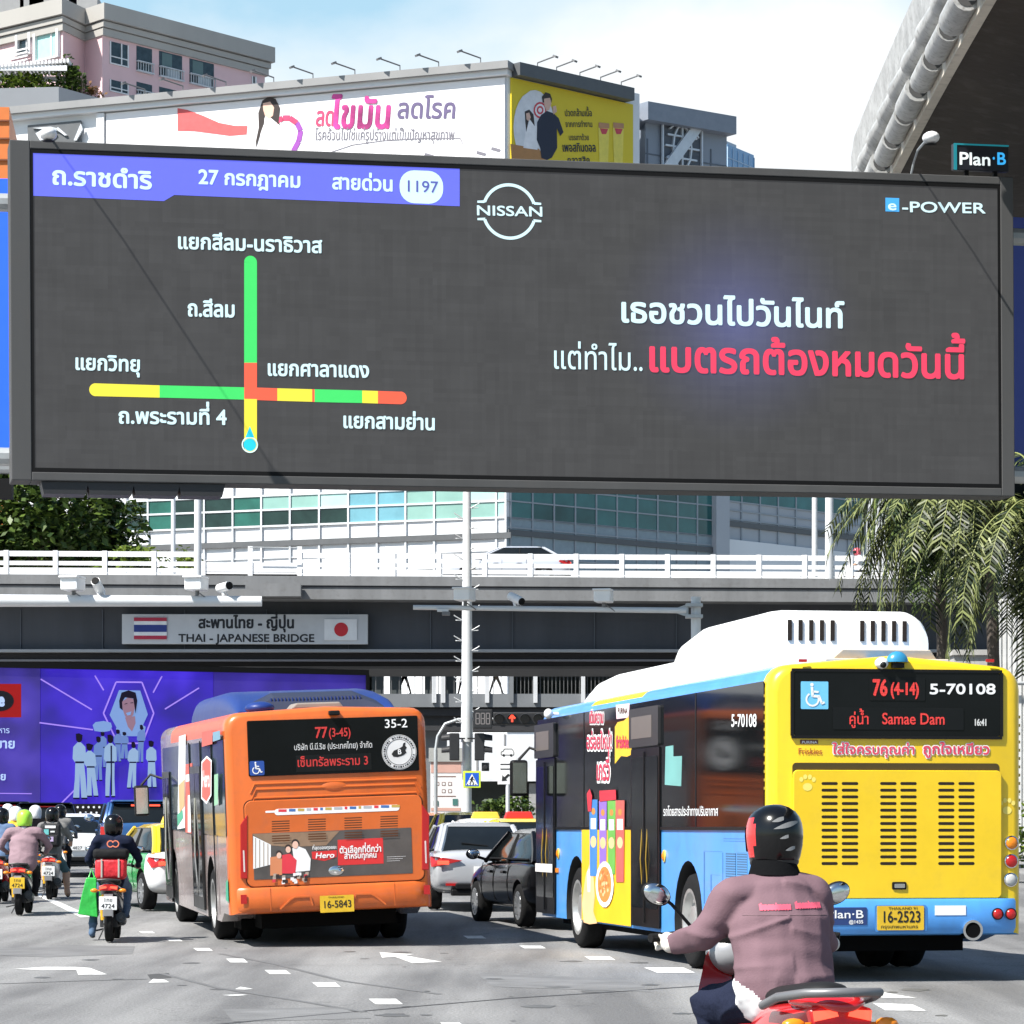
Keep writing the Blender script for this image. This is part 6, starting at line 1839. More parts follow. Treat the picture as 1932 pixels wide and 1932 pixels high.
spoly(g, ((463, 548), (533, 540), (530, 612), (466, 620)), .016, 0); spoly(g, ((470, 556), (528, 549), (526, 604), (472, 611)), .018, 1)
spoly(g, ((458, 660), (472, 636), (505, 628), (548, 585), (544, 800), (520, 812), (490, 808), (458, 848)), .016, 2)
o = g.build('logo_stickers', [M('print_pink_white', (.8, .55, .6), .5), WHT, M('print_amber', (.82, .50, .04), .4)], sw)
ytxt('PURINA', 474, 524, 592, 30, M('print_maroon'), .02, .022, None, c4, ysd, SM); ytxt('friskies', 466, 540, 765, 62, RPK, .04, .022, None, c4, ysd, SM)
for t_, xa, xb, yb_, h in (('เติมความ', 330, 404, 640, 48), ('อร่อยใหม่!', 316, 446, 772, 60), ('เกรวี่', 366, 436, 930, 78)):
    ytxt(t_, xa, xb, yb_, h, WHT, .14, .018, None, c4, ysd, SM); ytxt(t_, xa, xb, yb_, h, RPK, .022, .026, None, c4, ysd, SM)
ytxt('5-70108', 1052, 1182, 658, 64, WHT, .02, .018, None, c4, ysd, SM)
ytxt('รถโดยสารประจำทางปรับอากาศ', 706, 986, 1112, 34, WHT, .012, .018, None, c4, ysd, SM)
g = G(); spoly(g, ((716, 760), (756, 754), (756, 810), (800, 808), (796, 962), (712, 955)), .015, 0); g.build('window_sticker', M('sticker_teal', (.16, .40, .38), .4), sw)
# body side details
SEAMB = M('seam_blue', (.03, .12, .30), .6)
g = G()
for x0_, y0_, x1_, y1_ in ((1005, 1228, 1130, 1232), (1005, 1240, 1130, 1244), (905, 1292, 1000, 1296), (905, 1296, 909, 1560), (940, 1412, 990, 1416), (940, 1412, 944, 1560), (1000, 1300, 1003, 1560)):
    a = ysd.uv(*c4(x0_, y0_)); b = ysd.uv(*c4(x1_, y1_)); g.flat(rrect(a[0], b[1], b[0], a[1]), .0015)
g.build('panel_seams', SEAMB, YB, mtx=SM)
g = G()
for x0_, x1_ in ((1018, 1068), (1076, 1128)):
    a = ysd.uv(*c4(x0_, 1298)); b = ysd.uv(*c4(x1_, 1470)); g.flat(rrect(a[0], b[1] - .1, b[0], a[1], .02), .002, .006)
GR = M('grille_mesh', (.05, .12, .25), .5)
t = GR.node_tree; ck = t.nodes.new('ShaderNodeTexVoronoi'); ck.inputs['Scale'].default_value = 38; ck.inputs['Randomness'].default_value = 0
tcn = t.nodes.new('ShaderNodeTexCoord'); t.links.new(tcn.outputs['Object'], ck.inputs['Vector']); rr = t.nodes.new('ShaderNodeValToRGB'); rr.color_ramp.elements[0].position, rr.color_ramp.elements[0].color = .35, (.01, .02, .05, 1); rr.color_ramp.elements[1].position, rr.color_ramp.elements[1].color = .5, (.10, .3, .6, 1)
t.links.new(ck.outputs['Distance'], rr.inputs[0]); t.links.new(rr.outputs[0], t.nodes['Principled BSDF'].inputs['Base Color'])
g.build('side_grille', GR, YB, mtx=SM)
for cx, cy in ((706, 1318), (166, 1305)): lens('side_marker', cx, cy, .06, AMBER, .003, ysd, c4, YB, SM, M('marker_yellow', (.75, .55, .1), .4))
g = G(); u, v = ysd.uv(*c4(160, 1390)); g.box((u - .08, v - .03, .002), (u + .08, v + .03, .02)); g.build('side_reflector', AMBER, YB, mtx=SM)
g = G()
for i in range(12):
    z = 1.95 + i * .085; g.box((-.36, z, .001), (-.16, z + .03, .012))
g.build('corner_louvres', M('louvre_gold', (.45, .34, .05), .5), YB, mtx=SM)
g = G()
for i in range(12): z = 1.75 + i * .085; g.box((HW - .01, .10, z), (HW + .012, .3, z + .03))
g.build('corner_louvres', M('louvre_gold'), YB)
# mirror at the far front corner
def bus_mirror(parent, x, y, z, s=-1):
    g = G(); g.tube([(x, y, z + .35), (x + s * .18, y + .12, z + .42), (x + s * .34, y + .1, z + .25)], .022, 6); o = g.build('mirror', BLACKPL, parent, smooth=True)
    g = G(); g.box((x + s * .34 - .12, y + .02, z - .25), (x + s * .34 + .12, y + .16, z + .25)); g.build('mirror_head', BLACKPL, o, bevel=.04)
    g = G(); g.box((x + s * .34 - .095, y + .012, z - .21), (x + s * .34 + .095, y + .019, z + .21)); g.build('mirror_glass', CHROME, o)
bus_mirror(YB, -HW + .05, LB - .15, 2.25)
g = G(); u, v = ysd.uv(*c4(165, 594)); g.tube([(u, v, 0), (u, v, .12)], .02, 6); g.ell((u, v, .14), (.07, .07, .06)); g.build('camera_dome', BWHT, YB, mtx=SM, smooth=True)

# ------------------------------------------------------------------ orange bus
BORA = M('bus_orange', (.60, .125, .02), .33, var=.10, scale=1.0, coat=.3, dirt=.18, streak=(2.5, 2.5, .35))
BGREY = M('bus_wrap_grey', (.33, .27, .26), .25, var=.25, scale=.9, coat=.5, spec=.6)
BNAVY = M('pod_navy', (.012, .035, .17), .4, spec=.35)
HO, LO = 1.335, 10.4
ox, oy = (439 - CX) / FPX * 41.5, 41.5
OB = thing('city_bus', 'orange city bus with a dark blue roof pod and an advert on its tail', 'bus', mtx=frame_mtx(ox + HO * math.cos(R(11)), oy + HO * math.sin(R(11)), gz(43.5) - .02, 11, .65, -2.2))
orr = Pl(OB, LR_()); osd = Pl(OB, LS_(HO)); OSM = LS_(HO)
c2 = crop(295.2, 1270.1, .27778)
ZRO = orr.uv(*c2(1200, 232))[1]
def ofn(c, i): return 0 if c.y < .30 else (2 if c.z > 2.86 and c.y > .3 and c.y < 8.2 else 1)
bus_shell(HO, LO, .34, ZRO - .03, .2, [.56, .9, 1.6, 2.4, 2.84], [.31, .9, 1.3, 2.5, 4, 6, 8.2, 9], ofn, [BORA, BGREY, M('bus_red_band', (.62, .10, .05), .35)], OB, (2.5, 8.4), .05)
g = G(); g.box((-HO + .25, 1.2, .22), (HO - .25, LO - .5, .35)); g.box((-.9, .4, .26), (.9, 1.3, .6)); g.build('chassis', UNDER, OB)
for y in (2.5, 8.4):
    for s in (-1, 1):
        wheel(OB, (s * (HO - .17), y, .5 - s * .045), .50, .30, s, 'steel')
        if y < 5: wheel(OB, (s * (HO - .52), y, .5 - s * .03), .50, .28, s, 'steel')
def orect(name, x0, y0, x1, y1, w0, w1, mat, r=0, bevel=0, parent=None, pts=None):
    """corner crop points; the bus leans, so edges follow its own frame"""
    g = G(); a = orr.uv(*c2(x0, y0)); b = orr.uv(*c2(x1, y1))
    g.flat(rrect(a[0], b[1], b[0], a[1], r), w0, w1); return g.build(name, mat, parent or OB, mtx=YM, bevel=bevel), (a[0], b[1], b[0], a[1])
def otxt(t_, xa, ya, xb, h, mat, bold=0, w=.03, parent=None, slant=0):
    g = G(); A = orr.uv(*c2(xa, ya)); Bq = orr.uv(*c2(xb, ya - .04 * (xb - xa))); hh = orr.uv(*c2(xa, ya - h))[1] - A[1]
    letters(g, t_, A[0], A[1], hh / (.56 if any('\u0e00' <= q <= '\u0e7f' for q in t_) else .72), Bq[0], w, bold, slant=slant)
    return g.build('lettering', mat, parent or OB, mtx=YM if parent is None else Matrix.Identity(4))
rw_, (u0, v0, u1, v1) = orect('rear_window', 612, 325, 1784, 662, .002, .02, GLASS_TINT, .02)
sq, (a0, b0, a1, b1) = orect('access_sign', 630, 598, 733, 692, .021, .024, M('access_navy', (.02, .07, .32), .4), .02)
g = G(); wheelchair(g, a0, b0, a1 - a0, .027); g.build('wheelchair_symbol', WHT, sq)
otxt('77', 1075, 440, 1160, 76, LEDR, .02, .024, rw_); otxt('(3-45)', 1168, 432, 1320, 60, LEDR, .012, .024, rw_)
otxt('บริษัท บี.บี.ริช (ประเทศไทย) จำกัด', 932, 523, 1466, 32, M('print_silver', (.62, .62, .62), .5), .004, .024, rw_)
dp, _ = orect('destination_display', 945, 560, 1460, 655, .0205, .0225, M('display_dark'))
otxt('เซ็นทรัลพระราม 3', 952, 636, 1440, 46, LEDR, .014, .025, dp)
otxt('35-2', 1545, 372, 1705, 60, WHT, .008, .024, rw_)
u, v = orr.uv(*c2(1647, 536)); rr_ = (orr.uv(*c2(1765, 536))[0] - orr.uv(*c2(1530, 536))[0]) / 2
g = G(); g.flat(disc(u, v, rr_, rr_, 36), .022, mi=0); annulus(g, u, v, rr_ * .72, rr_ * .75, .024, 1, 32); annulus(g, u, v, rr_ * .95, rr_ * .97, .024, 1, 32)
g.flat([(u + x * rr_, v + y * rr_) for x, y in ((-.45, -.1), (-.3, .1), (0, .2), (.2, .32), (.25, .5), (.38, .55), (.35, .35), (.45, .25), (.35, .1), (.42, -.05), (.2, -.2), (-.1, -.28), (-.35, -.25))], .025, mi=1)
for k in range(40):
    a = 2 * math.pi * k / 40 + .1
    if k % 13: fbar(g, (u + rr_ * .80 * math.cos(a), v + rr_ * .80 * math.sin(a)), (u + rr_ * .90 * math.cos(a), v + rr_ * .90 * math.sin(a)), .014 if k % 3 else .026, .024, .025, 1)
sb_ = g.build('round_badge', [M('badge_white', (.66, .66, .66), .5), INKB], rw_)
g = G(); letters(g, 'B', u - .10 * rr_, v - .12 * rr_, rr_ * .4, None, .028, .02); g.build('lettering', WHT, rw_)
g = G(); a = orr.uv(*c2(1165, 255)); b = orr.uv(*c2(1240, 285)); g.box((a[0], b[1], .0), (b[0], a[1], .10)); g.build('reversing_camera', BLACKPL, OB, mtx=YM, bevel=.015)
# moulded ridges between window and engine door
g = G()
for y0_, ins in ((735, 0), (772, 10), (830, 0)):
    A = orr.uv(*c2(650 + ins, y0_ + 22)); Bq = orr.uv(*c2(1780 - ins, y0_ - 24)); z = (A[1] + Bq[1]) / 2
    g.tube([(A[0] - .03, z - .12, .002), (A[0] + .03, z, .002), (Bq[0] - .03, z, .002), (Bq[0] + .03, z - .12, .002)], .012, 6)
u, v = orr.uv(*c2(1208, 765)); g.ell((u, v, 0), (.165, .065, .018), 0, 24, 6)
g.build('rear_mouldings', BORA, OB, mtx=YM, smooth=True)
A = orr.uv(*c2(615, 1430)); Bq = orr.uv(*c2(1800, 830))
zt_ = (orr.uv(*c2(620, 870))[1] + orr.uv(*c2(1795, 822))[1]) / 2; zb_ = (orr.uv(*c2(800, 1448))[1] + orr.uv(*c2(1640, 1410))[1]) / 2
g = G(); g.flat(rrect(A[0] - .012, zb_ - .012, Bq[0] + .012, zt_ + .012, .10, 6), .001, .006); g.build('door_gap', M('gap_dark', (.06, .02, .005), .8), OB, mtx=YM)
g = G(); g.flat(rrect(A[0], zb_, Bq[0], zt_, .10, 6), .002, .03); ed = g.build('engine_door', BORA, OB, mtx=YM, bevel=.01)
g = G(); SLO = M('slot_rust', (.10, .03, .008), .8)
for xc, yc in ((842, 1005), (1088, 992), (1334, 982), (1578, 972)):
    for i in range(9):
        y = yc + i * 16.5 ; u, v = orr.uv(*c2(xc, y)); g.flat(rrect(u - .118, v - .009, u + .118, v + .006, .006, 3), .0475 if i > 5 else .0305)
g.build('vent_slots', SLO, ed)
adx, (a0, b0, a1, b1) = orect('tail_advert', 650, 1090, 1738, 1358, .031, .034, M('ad_charcoal', (.085, .075, .07), .4, var=.3, scale=2), 0)
g = G()
opx = lambda pts: [orr.uv(*c2(*p)) for p in pts]
g.flat(opx(((650, 1092), (1240, 1072), (1150, 1170), (900, 1180), (780, 1170), (655, 1100))), .036, mi=0)
g.flat(opx(((655, 1105), (775, 1165), (775, 1300), (655, 1330))), .0375, mi=1)
for i in range(4): fbar(g, *opx(((670 + i * 28, 1118 + i * 14), (670 + i * 28, 1322 - i * 6))), .012, .0385, .0392, 2)
g.flat(opx(((770, 1250), (835, 1240), (870, 1290), (850, 1370), (770, 1375))), .040, mi=3)
g.flat(opx(((850, 1235), (905, 1225), (950, 1270), (940, 1360), (850, 1360))), .041, mi=4)
g.flat(opx(((920, 1190), (960, 1175), (1010, 1195), (1045, 1260), (1040, 1340), (940, 1350), (930, 1260))), .0395, mi=1)
for cx, cy, q in ((830, 1232, 21), (892, 1192, 22), (940, 1160, 26)):
    g.flat(opx([(cx + q * 1.0 * math.cos(R(a)), cy - 8 + q * math.sin(R(a))) for a in range(0, 360, 30)]), .0415 + cx * 2e-7, mi=6); g.flat(opx([(cx + q * .8 * math.cos(R(a)), cy + 6 + q * math.sin(R(a))) for a in range(0, 360, 30)]), .0425 + cx * 2e-7, mi=5)
rn = random.Random(5)
for i in range(26):
    x, y = rn.uniform(780, 1015), rn.uniform(1350, 1415); g.flat(opx(((x, y), (x + 22, y - 2), (x + 22, y + 18), (x, y + 20))), .043 + i * 1e-4, mi=rn.choice([1, 2, 4, 6, 1]))
g.build('family_picture', [M('ad_brown_dim', (.25, .16, .10), .5, var=.3), WHT, M('ad_tan', (.40, .32, .26), .5), M('ad_shirt_orange', (.6, .22, .1), .5), M('ad_red'), SKIN_AD, HAIR_AD], adx)
g = G(); g.flat(opx(((1228, 1132), (1535, 1118), (1540, 1292), (1230, 1305))), .036); rp_ = g.build('red_panel', M('ad_panel_red', (.62, .03, .03), .4), adx)
g = G(); g.flat(opx(((1052, 1212), (1222, 1202), (1222, 1248), (1140, 1275), (1055, 1262))), .036); g.build('logo_shield', M('ad_panel_red'), adx)
otxt('Hero', 1075, 1256, 1205, 36, WHT, .03, .042, adx, .2); otxt('ตัวเลือกที่ดีกว่า', 1240, 1222, 1526, 34, WHT, .024, .042, adx); otxt('สำหรับทุกคน', 1272, 1260, 1494, 30, WHT, .024, .042, adx); otxt('ที่สุดของถุงขยะ', 1055, 1198, 1222, 18, WHT, .014, .042, adx)
for i in range(3): otxt('--------------', 1562, 1252 + i * 14, 1690 - i * 20, 14, WHT, .01, .038, adx)
g = G(); g.flat(rrect(*(orr.uv(*c2(800, 955))[0], orr.uv(*c2(1200, 950))[1], orr.uv(*c2(1648, 905))[0], orr.uv(*c2(1200, 908))[1]), .05, 6), .0305, .0335, 0); g.flat(rrect(orr.uv(*c2(738, 950))[0], orr.uv(*c2(770, 948))[1], orr.uv(*c2(810, 930))[0], orr.uv(*c2(770, 934))[1], .015), .0302, .0325, 0)
rn = random.Random(9); x = 826
k = 0
while x < 1600:
    w_ = rn.choice((18, 30, 44, 56)); q = opx(((x, 952 - .04 * (x - 738) - 6), (x + w_, 952 - .04 * (x - 738) - 6), (x + w_, 952 - .04 * (x - 738) - 24), (x, 952 - .04 * (x - 738) - 24))); g.flat(q, .0345, mi=1 + k % 4); x += w_ + 16; k += 1
g.build('sponsor_strip', [WHT, M('ad_red'), M('strip_blue', (.05, .15, .4), .5), M('strip_ochre', (.5, .35, .08), .5), M('strip_grey', (.4, .42, .45), .5)], ed)
u, v = orr.uv(*c2(1218, 1340)); g = G(); g.ell((u, v, .034), (.10, .062, .014), 0, 24, 6); g.build('oval_badge', CHROME, ed, smooth=True)
# lamps
for xa, ya, xb, yb_, sgn_ in ((568, 1030, 616, 1395, 1), (1800, 960, 1850, 1335, -1)):
    P_ = opx(((xa, ya), (xb, ya - 70), (xb, yb_), (xa + 2, yb_))) if sgn_ > 0 else opx(((xa, ya - 70), (xb, ya), (xb - 2, yb_), (xa, yb_)))
    g = G(); g.flat(P_, .002, .04); o = g.build('tail_light', TAILR, OB, mtx=YM, bevel=.008)
    cx = (xa + xb) / 2; g = G(); q = orr.uv(*c2(cx - 8, (ya + yb_) / 2 - 10)); p_ = orr.uv(*c2(cx + 8, yb_ - 45)); g.flat(rrect(q[0], p_[1], p_[0], q[1], .01), .041, .044); g.build('reflector_strip', M('reflector_pale', (.66, .56, .54), .3), o)
for xa, ya in ((568, 1505), (1810, 1440)): orect('reflector', xa, ya, xa + 44, ya + 60, .052, .06, TAILR, .008)
# bumper with its swept corners
zb0, zb1 = (orr.uv(*c2(700, 1618))[1] + orr.uv(*c2(1700, 1575))[1]) / 2, (orr.uv(*c2(700, 1455))[1] + orr.uv(*c2(1700, 1415))[1]) / 2
def oplan(ins): return [(-HO + ins + .02, .3), (-HO + ins, .12), (-HO + .10, -.02 + ins), (-HO + .25, -.05 + ins), (HO - .25, -.05 + ins), (HO - .10, -.02 + ins), (HO - ins, .12), (HO - ins - .02, .3)]
g = G(); g.rings([[(x, y, z) for x, y in oplan(i_)] for z, i_ in ((zb0, .03), (zb0 + .05, .0), (zb1 - .03, .0), (zb1, .025))]); g.build('bumper', BORA, OB, smooth=True)
g = G()
for s in (-1, 1):
    pts = [(s * .70, zb0 + .02), (s * .56, zb0 + .14), (s * .50, zb0 + .17), (s * .30, zb0 + .17), (s * .27, zb0 + .05)]
    for a, b in zip(pts[:-1], pts[1:]): fbar(g, a, b, .022, .052, .066)
    g.box((s * .82 - .004, zb0, .0515), (s * .82 + .004, zb1, .054))
g.build('bumper_creases', BORA, OB, mtx=YM, bevel=.004)
pl_, _ = orect('number_plate', 1104, 1512, 1338, 1616, .07, .078, PLATE_Y, .01)
otxt('16-5843', 1124, 1594, 1322, 50, INKB, .010, .081, pl_); otxt('THAILAND', 1160, 1527, 1270, 10, INKB, .008, .081, pl_)
# roof pod
g = G()
zr0 = ZRO - .02
def ring_o(y, x0, x1, z1, r): 
    ring = [(x0, y, zr0 - .05)]
    for j in range(6): a = R(180 - 90 * j / 5); ring.append((x0 + r + r * math.cos(a), y, z1 - r + r * math.sin(a)))
    for j in range(6): a = R(90 - 90 * j / 5); ring.append((x1 - r + r * math.cos(a), y, z1 - r + r * math.sin(a)))
    return ring + [(x1, y, zr0 - .05)]
g.rings([ring_o(.9, -1.08, 1.08, zr0 + .02, .06), ring_o(1.3, -1.1, 1.1, zr0 + .16, .15), ring_o(2.1, -1.12, 1.1, zr0 + .28, .22), ring_o(3.0, -1.14, 1.1, zr0 + .34, .24), ring_o(6.3, -1.14, 1.1, zr0 + .34, .24), ring_o(6.9, -1.12, 1.1, zr0 + .2, .18)])
po = g.build('roof_pod', BNAVY, OB, smooth=True)
g = G(); g.rings([[(-.92 + .10 * k, .86 + .02 * k, zr0 + .02 + .0 * k), (-.55, .95 + .1, zr0 + .20), (.55, 1.05, zr0 + .20), (.92, .88, zr0 + .02)] for k in (0,)] + [[(-.92, 1.2, zr0 + .10), (-.55, 1.4, zr0 + .27), (.55, 1.4, zr0 + .27), (.92, 1.2, zr0 + .10)]]); g.build('pod_grille', M('grille_dark', (.02, .025, .05), .5), po)
g = G()
for i in range(26): x = -.6 + i * .048; g.box((x, .99, zr0 + .05), (x + .014, 1.05, zr0 + .19))
g.build('pod_fins', BNAVY, po)
g = G(); g.prism([(-.42, .35, zr0 + .02), (.30, .35, zr0 + .02), (.24, .35, zr0 + .10), (-.34, .35, zr0 + .10)], (0, .6, 0)); g.build('roof_hatch', M('hatch_grey', (.25, .22, .19), .6), OB, bevel=.02)
g = G(); g.ell((-.78, .75, zr0 + .06), (.2, .2, .085), 0, 16, 8); g.build('roof_vent', BNAVY, OB, smooth=True)
# left side: mirrored glass, doors and advertising wrap
ou = lambda x: min(osd.uv(*c2(x, 1050))[0], -.16)
g = G(); g.flat(rrect(ou(66), 1.5, ou(500), 2.78, .05), .002, .014); sw = g.build('side_window', M('bus_glass_blue', (.03, .05, .065), .06, var=.4, scale=1), OB, mtx=OSM)
def opoly(g, pts, w, mi=0): g.flat([(min(q[0], -.14), q[1]) for q in (osd.uv(*c2(*p)) for p in pts)], w, None, mi)
g = G()
opoly(g, ((160, 430), (205, 415), (200, 1050), (150, 1060)), .016, 0)
opoly(g, ((205, 620), (252, 610), (250, 1090), (205, 1080)), .018, 1); opoly(g, ((208, 690), (250, 682), (250, 730), (208, 738)), .0195, 0)
opoly(g, ((222, 830), (242, 826), (242, 1080), (222, 1080)), .0195, 0)
opoly(g, ((150, 960), (185, 930), (190, 980), (152, 1040)), .020, 2)
opoly(g, ((160, 760), (200, 720), (200, 900), (165, 950)), .0215, 3)
opoly(g, ((330, 400), (402, 385), (402, 480), (330, 500)), .045, 1); opoly(g, ((405, 400), (505, 380), (505, 440), (405, 465)), .045, 4)
opoly(g, ((328, 600), (365, 560), (398, 590), (396, 830), (362, 888), (326, 850)), .046, 0); opoly(g, ((334, 610), (365, 575), (392, 600), (390, 820), (362, 870), (332, 840)), .048, 1)
opoly(g, ((415, 690), (442, 680), (440, 890), (415, 900)), .045, 5); opoly(g, ((480, 1420), (503, 1400), (503, 1560), (480, 1540)), .016, 2)
wr = g.build('advert_wrap', [WHT, M('wrap_red', (.60, .08, .05), .4), M('wrap_green', (.04, .35, .2), .4), M('wrap_orange', (.7, .35, .15), .4), M('wrap_teal', (.15, .3, .4), .4), M('wrap_lime', (.25, .5, .3), .4)], OB, mtx=OSM)
g = G(); A = osd.uv(*c2(336, 770)); Bq = osd.uv(*c2(388, 762)); letters(g, 'Hero', A[0], A[1], .32, Bq[0], .05, .03); g.build('lettering', WHT, wr)
for xa, xb, zt2 in ((255, 322, 2.45), (66, 112, 2.4), (402, 470, 2.4)):
    if xa > 400: continue
    ua, ub = ou(xa), ou(xb); um = (ua + ub) / 2
    g = G(); g.flat(rrect(ua, .42, ub, zt2, .03), .016, .035); dd = g.build('door', DOORP, OB, mtx=OSM)
    for q0, q1 in ((ua + .06, um - .03), (um + .03, ub - .06)):
        g = G(); g.flat(rrect(q0, .6, q1, zt2 - .1, .03), .036, .04); g.build('door_glass', GLASS_TINT, dd)
    g = G(); g.tube([(um, .7, .04), (um, 1.2, .065), (um, 2.0, .04)], .02, 6); g.build('grab_handle', CHROME, dd)
g = G()
for u in (ou(325), ou(400), ou(250)): g = G(); g.box((u - .02, .42, .0155), (u + .02, 2.8, .03)); g.build('body_pillar', BLACKPL, OB, mtx=OSM)
for cx, cy in ((102, 1160), (318, 1190)): 
    u, v = osd.uv(*c2(cx, cy)); g = G(); g.box((u - .05, v - .12, .003), (u + .05, v + .12, .03)); g.build('side_marker', AMBER, OB, mtx=OSM, bevel=.01)
bus_mirror(OB, -HO + .02, LO - .1, 1.95)
# ------------------------------------------------------------------ cars
def paint(name, col, rough=.25, metal=.0, coat=.8):
    return M(name, col, rough, metal, var=.03, scale=.6, coat=coat, dirt=.05)
def make_car(label, cat, mtx, W, Lc_, H, pnt, kind='sedan', roofm=None, rearm=None, group=None, glass=None, lit=True, name='car', plate=PLATE_W, wheels=True, taxi=None, text=None, tl='wide', hb=True):
    """y forward from the rear bumper"""
    t = thing(name, label, cat, mtx=mtx, group=group)
    hw = W / 2; k = H / 1.48
    tall = kind in ('suv', 'van')
    zd = (1.00 if not tall else 1.12) * k; zhood = zd * .97
    glass = glass or CARGLASS
    roofm = roofm or pnt
    if tall:
        st = [(0, .82, .50, zd * .90), (.02, .92, .42, zd * .97), (.06, .985, .36, zd), (.2, 1, .30, zd), (.5, 1, .30, zd), (.72, 1, .30, zd), (.78, 1, .30, zhood), (.92, .96, .32, zhood * .93), (.98, .86, .38, zhood * .82), (1, .7, .45, zhood * .7)]
        gb = (.02, .72, .10, .56)
    else:
        st = [(0, .80, .48, zd * .80), (.012, .90, .38, zd * .93), (.04, .97, .32, zd * .985), (.14, 1, .26, zd), (.3, 1, .26, zd), (.5, 1, .26, zd * .97), (.68, 1, .26, zd * .96), (.76, .99, .26, zd * .93), (.9, .95, .27, zd * .82), (.975, .84, .32, zd * .7), (1, .66, .38, zd * .58)]
        gb = (.06, .74, .23, .52)
    g = G(); rr = []
    for f, kw, zb, zt_ in st:
        h = hw * kw; y = f * Lc_
        half = [(0, zb), (h * .80, zb), (h * .95, zb + .07), (h, zb + (zt_ - zb) * .42), (h * .99, zb + (zt_ - zb) * .70), (h * .945, zt_ - .06), (h * .84, zt_), (0, zt_ + .025)]
        rr.append([(x, y, z) for x, z in half] + [(-x, y, z) for x, z in reversed(half[1:-1])])
    mats = [pnt, rearm or pnt]
    g.rings(rr, fn=lambda c, i: 1 if c.y < .12 * Lc_ and rearm else 0)
    body = g.build('body', mats, t, smooth=False)
    sm = body.modifiers.new('s', 'SUBSURF'); sm.levels = sm.render_levels = 2
    apply_mods(body)
    wr = .325 * (1.12 if tall else 1.0)
    wy = (.205 * Lc_, .795 * Lc_)
    if wheels:
        c = G()
        for y in wy:
            for s in (-1, 1): c.tube([(s * (hw + .2), y, wr + .02), (s * (hw - .30), y, wr + .02)], wr * 1.13, 24)
        cut(body, c)
    body.data.polygons.foreach_set('use_smooth', [True] * len(body.data.polygons))
    es = body.modifiers.new('split', 'EDGE_SPLIT'); es.split_angle = R(35)
    for y in wy:
        for s in (-1, 1): wheel(t, (s * (hw - .125), y, wr), wr, .22, s)
    # cabin
    y0, y1, y2, y3 = gb[0] * Lc_, gb[1] * Lc_, gb[2] * Lc_, gb[3] * Lc_
    zr = H - .03
    def ring(z, ya, yb, h, r=.16):
        pts = []
        for cx, cy, a0 in ((h - r, ya + r, -90), (h - r, yb - r, 0), (-h + r, yb - r, 90), (-h + r, ya + r, 180)):
            for j in range(4): a = R(a0 + 30 * j); pts.append((cx + r * math.cos(a), cy + r * math.sin(a), z))
        return pts
    hb_ = hw * .90; ht = hw * (.70 if not tall else .78)
    lv = []
    for q in (0, .33, .66, .86):
        e = q ** 1.25 if not tall else q ** 1.5
        lv.append(ring(zd - .05 + (zr - zd + .05) * q, y0 + (y2 - y0) * e, y1 + (y3 - y1) * q ** 1.1, hb_ + (ht - hb_) * q))
    g = G(); g.rings(lv, cap=False); g.build('cabin_glass', glass, t, smooth=True)
    q = .86
    ra, rb = y0 + (y2 - y0) * (q ** (1.5 if tall else 1.25)), y1 + (y3 - y1) * q ** 1.1
    g = G(); g.rings([ring(zd - .05 + (zr - zd + .05) * .855, ra - .02, rb + .02, hb_ + (ht - hb_) * .85 + .012), ring(zr - .06, y2 - .02 * Lc_, y3 + .02, ht - .02), ring(zr - .015, y2 + .03, y3 - .03, ht - .10), ring(zr + .005, y2 + .35, y3 - .3, ht - .28, .1)]); g.build('roof', roofm, t, smooth=True)
    g = G()
    i0, i1 = 13, 9
    for (ix) in (1, 4, 8, 11, 13, 14):
        pts = [tuple(V(l_[ix % 16])) for l_ in lv]; g.tube([V(p) for p in pts], .045 if ix in (13, 14, 1) else .035, 6)
    g.build('pillars', roofm, t, smooth=True)
    g = G()
    for s in (-1, 1):
        ym = (y2 + y3) / 2 + .02 * Lc_
        g.tube([(s * (hb_ + .012), ym, zd - .05), (s * (ht + .02), ym - .03, zr - .09)], .03, 6)
        g.tube([(s * (hb_ + .01), y0 + .3, zd), (s * (hb_ + .012), y1 - .5, zd)], .014, 5)
    g.build('window_trim', BLACKPL, t)
    # doors seams, handles
    g = G()
    for s in (-1, 1):
        for yy in (.34 * Lc_, .53 * Lc_, .70 * Lc_): g.tube([(s * (hw * .955), yy, .36), (s * (hw + .001), yy, .62), (s * hw * .985, yy, zd * .80), (s * hw * .95, yy, zd - .07)], .006, 4)
    g.build('door_seams', BLACKPL, t)
    g = G()
    for s in (-1, 1):
        for yy in (.38 * Lc_, .56 * Lc_): g.box((s * hw * .99 - .02, yy, zd - .22), (s * hw * .99 + .02, yy + .18, zd - .18))
    g.build('door_handles', pnt, t, bevel=.008)
    for s in (-1, 1):
        g = G(); g.ell((s * (hw + .12), .70 * Lc_, zd + .06), (.115, .07, .085), 0, 12, 8); g.tube([(s * hw * .92, .70 * Lc_, zd - .02), (s * (hw + .1), .70 * Lc_, zd + .03)], .025, 6); o = g.build('mirror', pnt if pnt is not None else BLACKPL, t, smooth=True)
        g = G(); g.ell((s * (hw + .12), .70 * Lc_ - .055, zd + .06), (.095, .02, .066), 0, 12, 6); g.build('mirror_glass', CHROME, o, smooth=True)
    # rear
    zl = zd * (.80 if not tall else .78)
    lm = TAILLIT if lit else TAILR
